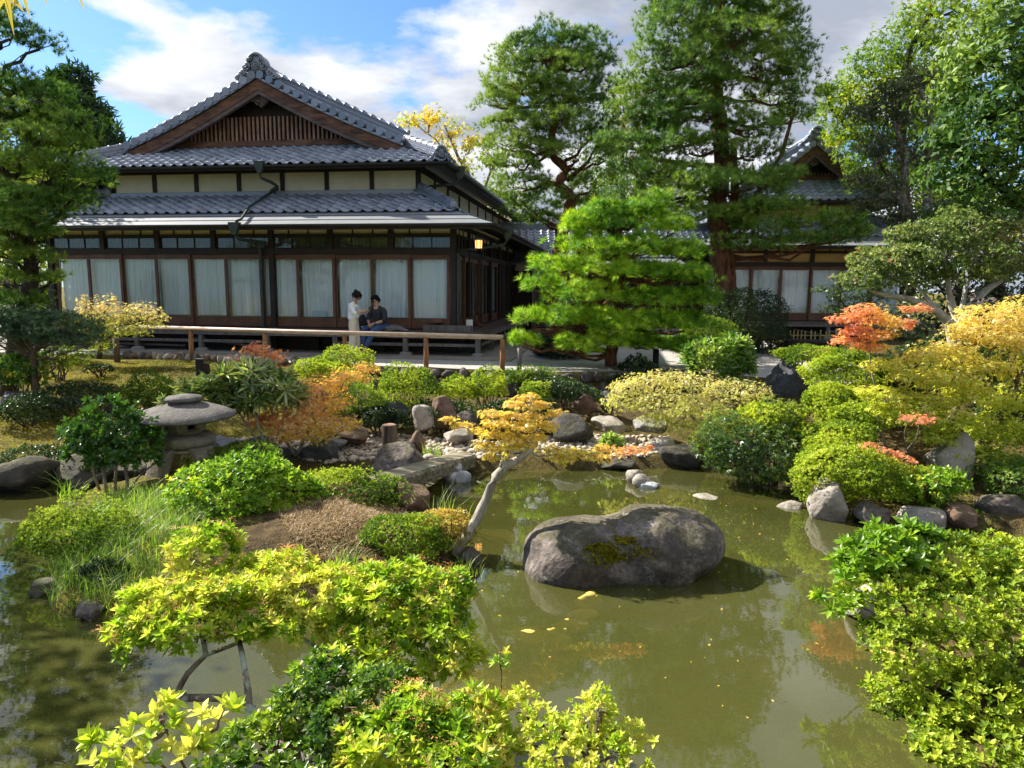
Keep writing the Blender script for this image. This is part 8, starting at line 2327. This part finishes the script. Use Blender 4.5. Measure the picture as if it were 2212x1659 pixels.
# ---- seated man on the veranda edge
mx = hx(813, -0.95, 0.9)
MAN = empty('person', HM @ Vector((mx, -0.95, 0.0)), TH - math.radians(14))
tag(MAN, 'person in dark shirt, blue jeans and sunglasses sitting on the veranda edge, hands clasped', 'person')
J = {}; E = []
J['pelvis'] = ((0, 0.16, 0.74), 0.135); J['waist'] = ((0, 0.13, 0.88), 0.125); J['chest'] = ((0, 0.08, 1.05), 0.145); J['neckbase'] = ((0, 0.05, 1.19), 0.075); J['neck'] = ((0.0, 0.02, 1.26), 0.052)
E += chain('pelvis', 'waist', 'chest', 'neckbase', 'neck')
qm = add_head(J, E, (-0.01, -0.01, 1.385), (-0.30, -0.92, -0.22), 'neck', 1.0)
for sd, kn, an, ft in ((-1, (-0.17, -0.34, 0.69), (-0.10, -0.42, 0.20), (-0.16, -0.56, 0.09)), (1, (0.15, -0.36, 0.68), (-0.02, -0.50, 0.20), (-0.05, -0.66, 0.11))):
    k = 'l' if sd < 0 else 'r'
    J['hip' + k] = ((sd * 0.09, 0.13, 0.72), 0.098); J['thigh' + k] = ((sd * 0.13, -0.10, 0.715), 0.085); J['knee' + k] = (kn, 0.066); J['calf' + k] = (tuple((Vector(kn) * 0.6 + Vector(an) * 0.4)), 0.058); J['ankle' + k] = (an, 0.040); J['toe' + k] = (ft, 0.038)
    E += chain('pelvis', 'hip' + k, 'thigh' + k, 'knee' + k, 'calf' + k, 'ankle' + k, 'toe' + k)
    J['sh' + k] = ((sd * 0.185, 0.07, 1.155), 0.070); J['el' + k] = ((sd * 0.245, 0.0, 0.90), 0.048); J['wr' + k] = ((sd * 0.065, -0.235, 0.835), 0.030)
    E += chain('neckbase', 'sh' + k, 'el' + k, 'wr' + k)
add_hand(J, E, 'wrl', (0.55, -0.35, -0.35), (0.3, 0.4, -0.8), 'hl', 0.7, -1); add_hand(J, E, 'wrr', (-0.55, -0.45, -0.25), (-0.3, 0.5, -0.8), 'hr', 0.8, 1)
skin_obj('body', J, E, 'pelvis', M['skin'], MAN)
Jc = {k: (J[k][0], J[k][1] + 0.022) for k in ('pelvis', 'waist', 'chest', 'shl', 'shr', 'ell', 'elr')}
Jc['collar'] = ((0, 0.05, 1.20), 0.095); Jc['collar_top'] = ((0, 0.03, 1.29), 0.062)
for k, sd in (('l', -1), ('r', 1)):
    Jc['cuff' + k] = (tuple(Vector(J['el' + k][0]).lerp(Vector(J['wr' + k][0]), 0.35)), 0.055)
    Jc['sh' + k] = (J['sh' + k][0], 0.088); Jc['el' + k] = (J['el' + k][0], 0.066)
skin_obj('shirt', Jc, chain('pelvis', 'waist', 'chest', 'collar', 'collar_top') + chain('collar', 'shl', 'ell', 'cuffl') + chain('collar', 'shr', 'elr', 'cuffr'), 'pelvis', M['shirt_dark'], MAN)
Jc = {}
for k in 'lr':
    for b, ad in (('hip', 0.022), ('thigh', 0.02), ('knee', 0.018), ('calf', 0.02)): Jc[b + k] = (J[b + k][0], J[b + k][1] + ad)
    Jc['hem' + k] = (tuple(Vector(J['calf' + k][0]).lerp(Vector(J['ankle' + k][0]), 0.82)), 0.062)
Jc['pelvis'] = ((0, 0.16, 0.745), 0.150)
skin_obj('jeans', Jc, sum([chain('pelvis', 'hip' + k, 'thigh' + k, 'knee' + k, 'calf' + k, 'hem' + k) for k in 'lr'], []), 'pelvis', M['jeans'], MAN)
for k in 'lr':
    a, b = Vector(J['ankle' + k][0]), Vector(J['toe' + k][0]); d = (b - a).normalized()
    sh = skin_obj('shoe', {'heel': (tuple(a - d * 0.03 - Vector((0, 0, 0.04))), 0.060), 'mid': (tuple(a.lerp(b, 0.55) - Vector((0, 0, 0.015))), 0.062), 'tip': (tuple(b + d * 0.07 - Vector((0, 0, 0.012))), 0.050)}, chain('heel', 'mid', 'tip'), 'mid', M['shoe'], MAN)
    so = MB(); u0 = a - d * 0.07 - Vector((0, 0, 0.085)); u1 = b + d * 0.085 - Vector((0, 0, 0.052)); so.beam(u0, u1, 0.085, 0.022); so.build('sole', M['white'], sh)
hair_cap('hair', qm, [(-0.04, 0, 0.055, 0.090), (0.02, 0, 0.088, 0.072), (0.055, 0.02, 0.098, 0.045), (0.06, -0.025, 0.095, 0.045), (0.075, 0.05, 0.085, 0.028), (-0.06, 0.04, 0.01, 0.062), (-0.06, -0.04, 0.01, 0.062), (0.0, 0.06, 0.06, 0.045), (0.0, -0.06, 0.06, 0.045), (-0.05, 0, 0.10, 0.055), (-0.02, 0.075, 0.02, 0.025), (-0.02, -0.075, 0.02, 0.025)], MAN, seed=3)
g = MB()
for sd in (-1, 1):
    c = Vector(qm(0.092, sd * 0.036, 0.008)); f = (Vector(qm(1, 0, 0)) - Vector(qm(0, 0, 0))).normalized()
    g.tube([c - f * 0.004, c + f * 0.006], [0.028, 0.026], 10)
    g.tube([qm(0.085, sd * 0.06, 0.012), qm(-0.01, sd * 0.098, 0.008)], 0.004, 5)
g.tube([qm(0.098, -0.014, 0.014), qm(0.098, 0.014, 0.014)], 0.004, 5)
g.build('sunglasses', M['lens'], MAN)
MB().tube([qm(0.086, -0.022, -0.062), qm(0.092, 0, -0.060), qm(0.086, 0.022, -0.062)], [0.004, 0.007, 0.004], 6).build('mouth', M['lips'], MAN)
wv = Vector(J['wrr'][0]).lerp(Vector(J['elr'][0]), 0.12); wd = (Vector(J['elr'][0]) - Vector(J['wrr'][0])).normalized()
MB().tube([wv - wd * 0.012, wv + wd * 0.012], 0.036, 10).build('watch', M['black'], MAN)

# ---- standing woman, facing right, looking at a phone
wxl = hx(766, -1.45, 0.8)
WOM = empty('person', HM @ Vector((wxl, -1.45, 0.035)), TH)
tag(WOM, 'person in white shirt and beige trousers standing before the veranda, looking at a phone', 'person')
J = {}; E = []
J['pelvis'] = ((-0.02, 0, 0.86), 0.125); J['waist'] = ((-0.02, 0, 1.0), 0.105); J['chest'] = ((-0.035, 0, 1.16), 0.120); J['neckbase'] = ((-0.01, 0, 1.295), 0.062); J['neck'] = ((0.025, 0, 1.36), 0.045)
E += chain('pelvis', 'waist', 'chest', 'neckbase', 'neck')
qw = add_head(J, E, (0.065, 0.0, 1.465), (0.80, -0.22, -0.52), 'neck', 0.94)
for k, sd in (('l', 1), ('r', -1)):
    J['hip' + k] = ((-0.02, sd * 0.085, 0.82), 0.098); J['knee' + k] = ((0.0 + sd * 0.015, sd * 0.085, 0.46), 0.060); J['calf' + k] = ((-0.02 + sd * 0.02, sd * 0.085, 0.30), 0.055); J['ankle' + k] = ((-0.035 + sd * 0.03, sd * 0.085, 0.08), 0.038); J['toe' + k] = ((0.10 + sd * 0.03, sd * 0.095, 0.035), 0.030)
    E += chain('pelvis', 'hip' + k, 'knee' + k, 'calf' + k, 'ankle' + k, 'toe' + k)
    J['sh' + k] = ((-0.02, sd * 0.155, 1.265), 0.058)
J['elr'] = ((0.07, -0.20, 1.055), 0.040); J['wrr'] = ((0.285, -0.11, 1.12), 0.026)
J['ell'] = ((0.07, 0.18, 1.055), 0.040); J['wrl'] = ((0.285, 0.03, 1.10), 0.026)
for k in 'rl': E += chain('neckbase', 'sh' + k, 'el' + k, 'wr' + k)
add_hand(J, E, 'wrr', (0.9, 0.25, 0.2), (0.0, 0.75, 0.5), 'hr', 0.45, 1, 0.92); add_hand(J, E, 'wrl', (0.9, -0.2, 0.15), (0.0, -0.6, 0.6), 'hl', 0.5, -1, 0.92)
skin_obj('body', J, E, 'pelvis', M['skin'], WOM)
Jc = {'hem': ((-0.02, 0, 0.86), 0.150), 'waist': ((-0.03, 0, 1.00), 0.150), 'chest': ((-0.045, 0, 1.16), 0.148), 'collar': ((-0.012, 0, 1.285), 0.085), 'collar_top': ((0.012, 0, 1.355), 0.054)}
for k in 'rl':
    Jc['sh' + k] = (J['sh' + k][0], 0.078); Jc['el' + k] = (J['el' + k][0], 0.072); Jc['cuff' + k] = (tuple(Vector(J['el' + k][0]).lerp(Vector(J['wr' + k][0]), 0.35)), 0.062)
skin_obj('shirt', Jc, chain('hem', 'waist', 'chest', 'collar', 'collar_top') + chain('collar', 'shr', 'elr', 'cuffr') + chain('collar', 'shl', 'ell', 'cuffl'), 'chest', M['white'], WOM)
Jc = {'top': ((-0.02, 0, 1.02), 0.118), 'pelvis': ((-0.02, 0, 0.90), 0.138)}
for k, sd in (('l', 1), ('r', -1)):
    Jc['hip' + k] = ((-0.025, sd * 0.075, 0.80), 0.118); Jc['mid' + k] = ((-0.01, sd * 0.08, 0.62), 0.105); Jc['knee' + k] = ((0.0 + sd * 0.015, sd * 0.085, 0.44), 0.100); Jc['low' + k] = ((-0.02 + sd * 0.02, sd * 0.085, 0.24), 0.102); Jc['cuff' + k] = ((-0.02 + sd * 0.03, sd * 0.085, 0.085), 0.105)
skin_obj('trousers', Jc, chain('top', 'pelvis') + sum([chain('pelvis', 'hip' + k, 'mid' + k, 'knee' + k, 'low' + k, 'cuff' + k) for k in 'lr'], []), 'pelvis', M['beige'], WOM)
MB().lathe([(0.128, 0.925), (0.130, 0.96)], (-0.02, 0, 0), 20).build('belt', M['wood_rail'], WOM, True)
for k, sd in (('l', 1), ('r', -1)):
    a = Vector(J['ankle' + k][0]); b = Vector(J['toe' + k][0])
    skin_obj('shoe', {'heel': (tuple(a + Vector((-0.02, 0, -0.045))), 0.040), 'mid': (tuple(a.lerp(b, 0.6)), 0.040), 'tip': (tuple(b + Vector((0.03, 0, 0))), 0.032)}, chain('heel', 'mid', 'tip'), 'mid', M['white'], WOM)
hair_cap('hair', qw, [(-0.035, 0, 0.05, 0.092), (0.02, 0, 0.085, 0.072), (-0.075, 0, 0.01, 0.075), (-0.085, 0, 0.09, 0.06), (0.0, 0.065, 0.03, 0.055), (0.0, -0.065, 0.03, 0.055), (0.06, 0.04, 0.075, 0.042), (0.06, -0.04, 0.075, 0.042), (0.075, -0.065, 0.01, 0.022), (0.078, -0.068, -0.03, 0.016), (0.075, 0.065, 0.01, 0.024), (-0.05, 0, -0.05, 0.05)], WOM, seed=5)
MB().tube([qw(0.082, -0.02, -0.060), qw(0.088, 0, -0.058), qw(0.082, 0.02, -0.060)], [0.004, 0.006, 0.004], 6).build('mouth', M['lips'], WOM)
for sd in (-1, 1): MB().tube([qw(0.082, sd * 0.034, 0.012), qw(0.090, sd * 0.034, 0.010)], 0.010, 6).build('eye', M['lens'], WOM)
MB().tube([(0.05, -0.05, 1.28), (0.10, -0.09, 1.18), (0.11, -0.10, 1.08)], 0.006, 5).build('camera_strap', M['black'], WOM)
PH = MB(); PH.beam((0.375, -0.05, 1.13), (0.425, -0.04, 1.235), 0.075, 0.010, (0.9, 0, -0.4)); pho = PH.build('mobile_phone', M['lens']); pho.matrix_world = WOM.matrix_basis.copy()
tag(pho, 'dark mobile phone held up in the hands of the standing person', 'phone')

# ------------------------------------------------------------------ things on the veranda
def on_deck(px, yl, name, label, cat, z=0.625):
    o = empty(name, HM @ Vector((hx(px, yl, z), yl, z)), TH); tag(o, label, cat); return o


bg = on_deck(787, -0.55, 'black_bag', 'soft black bag standing behind the seated person', 'bag')
V, Fq = rock_verts((0.15, 0.12, 0.22), 901, 3, 4, 0.10); o = link('bag_body', np_mesh('bag_body', V, Fq, smooth=True), M['black'], bg); o.location = (0, 0, 0.18)
MB().tube([(-0.08, 0, 0.36), (-0.05, 0, 0.46), (0.05, 0, 0.46), (0.08, 0, 0.36)], 0.010, 6).build('bag_handle', M['black'], bg)
cp = on_deck(784, -0.88, 'paper_cup', 'small white paper cup on the veranda edge beside the seated person', 'cup')
MB().lathe([(0.028, 0.0), (0.038, 0.105)], (0, 0, 0), 14).build('cup_body', M['white'], cp, True); MB().lathe([(0.040, 0.1055), (0.040, 0.115), (0.03, 0.12)], (0, 0, 0), 14).build('cup_lid', M['white'], cp)
jk = on_deck(848, -0.80, 'grey_jacket', 'crumpled grey jacket left on the veranda beside the seated person', 'jacket')
V, Fq = rock_verts((0.26, 0.14, 0.10), 911, 4, 5, 0.22, 2.4); o = link('folded_body', np_mesh('folded_body', V, Fq, smooth=True), M['grey_cloth'], jk); o.location = (0, 0, 0.07)
MB().tube([(0.12, -0.02, 0.10), (0.24, -0.05, 0.07), (0.34, -0.04, 0.03), (0.42, -0.06, 0.025)], [0.06, 0.055, 0.045, 0.04], 9, jit=0.1).build('sleeve', M['grey_cloth'], jk, True)
bt = on_deck(968, -0.42, 'long_box', 'long low grey wooden box on the veranda by the corner', 'box')
MB().box((-0.62, -0.13, 0.0), (0.62, 0.13, 0.03)).build('box_bottom', M['wood_grey'], bt); MB().box((-0.62, -0.13, 0.031), (0.62, -0.105, 0.15)).build('box_side', M['wood_grey'], bt); MB().box((-0.62, 0.105, 0.031), (0.62, 0.13, 0.15)).build('box_side', M['wood_grey'], bt)
for sg in (-1, 1): MB().box((sg * 0.607 - 0.0125, -0.104, 0.031), (sg * 0.607 + 0.0125, 0.104, 0.149)).build('box_end', M['wood_grey'], bt)
rs_ = on_deck(942, -0.18, 'red_stool', 'small round red-topped stool by the last glass door', 'stool')
MB().lathe([(0.05, 0.0), (0.055, 0.20)], (0, 0, 0), 12).build('stool_leg', M['wood_brown'], rs_); MB().lathe([(0.10, 0.20), (0.20, 0.215), (0.20, 0.255), (0.10, 0.265)], (0, 0, 0), 18).build('stool_top', M['wood_stump'], rs_); MB().lathe([(0.13, 0.266), (0.12, 0.278)], (0, 0, 0), 18).build('red_cushion', M['red'], rs_)
fs = empty('framed_sign', HM @ Vector((0.30, 0.55, 0.625)), TH + math.radians(15)); tag(fs, 'small black framed white notice leaning on the side veranda', 'sign')
MB().beam((0, 0, 0.0), (0, 0.09, 0.28), 0.22, 0.02, (0, -1, 0.3)).build('frame', M['black'], fs); MB().beam((0, -0.013, 0.02), (0, 0.073, 0.26), 0.18, 0.006, (0, -1, 0.3)).build('notice', M['white'], fs)
dd = empty('driftwood_piece', HM @ Vector((0.30, 1.6, 0.625)), TH); tag(dd, 'dark twisted driftwood piece on the side veranda past the notice', 'driftwood')
MB().tube([(-0.16, 0, 0.03), (-0.08, 0.02, 0.10), (-0.02, 0, 0.24), (-0.06, 0, 0.36)], [0.06, 0.07, 0.05, 0.02], 8, jit=0.15).build('twisted_stem', M['wood_brown'], dd, True); MB().tube([(-0.08, 0, 0.12), (0.06, 0, 0.08), (0.16, 0, 0.02)], [0.05, 0.05, 0.03], 8, jit=0.15).build('branch_stub', M['wood_brown'], dd, True)
bxp = empty('display_box', HM @ Vector((hx(690, 0.06, 1.0), 0.062, 0.93)), TH); tag(bxp, 'pale blue flat box standing inside the seventh glass door', 'box')
M['pale_blue'] = m_plain('pale_blue_card', (0.42, 0.62, 0.70), 0.7, 0.05)
MB().box((-0.2, 0.0, 0.0), (0.2, 0.03, 0.16)).build('card', M['pale_blue'], bxp); MB().box((-0.21, -0.005, 0.161), (0.21, 0.035, 0.172)).build('card_rim', M['white'], bxp)
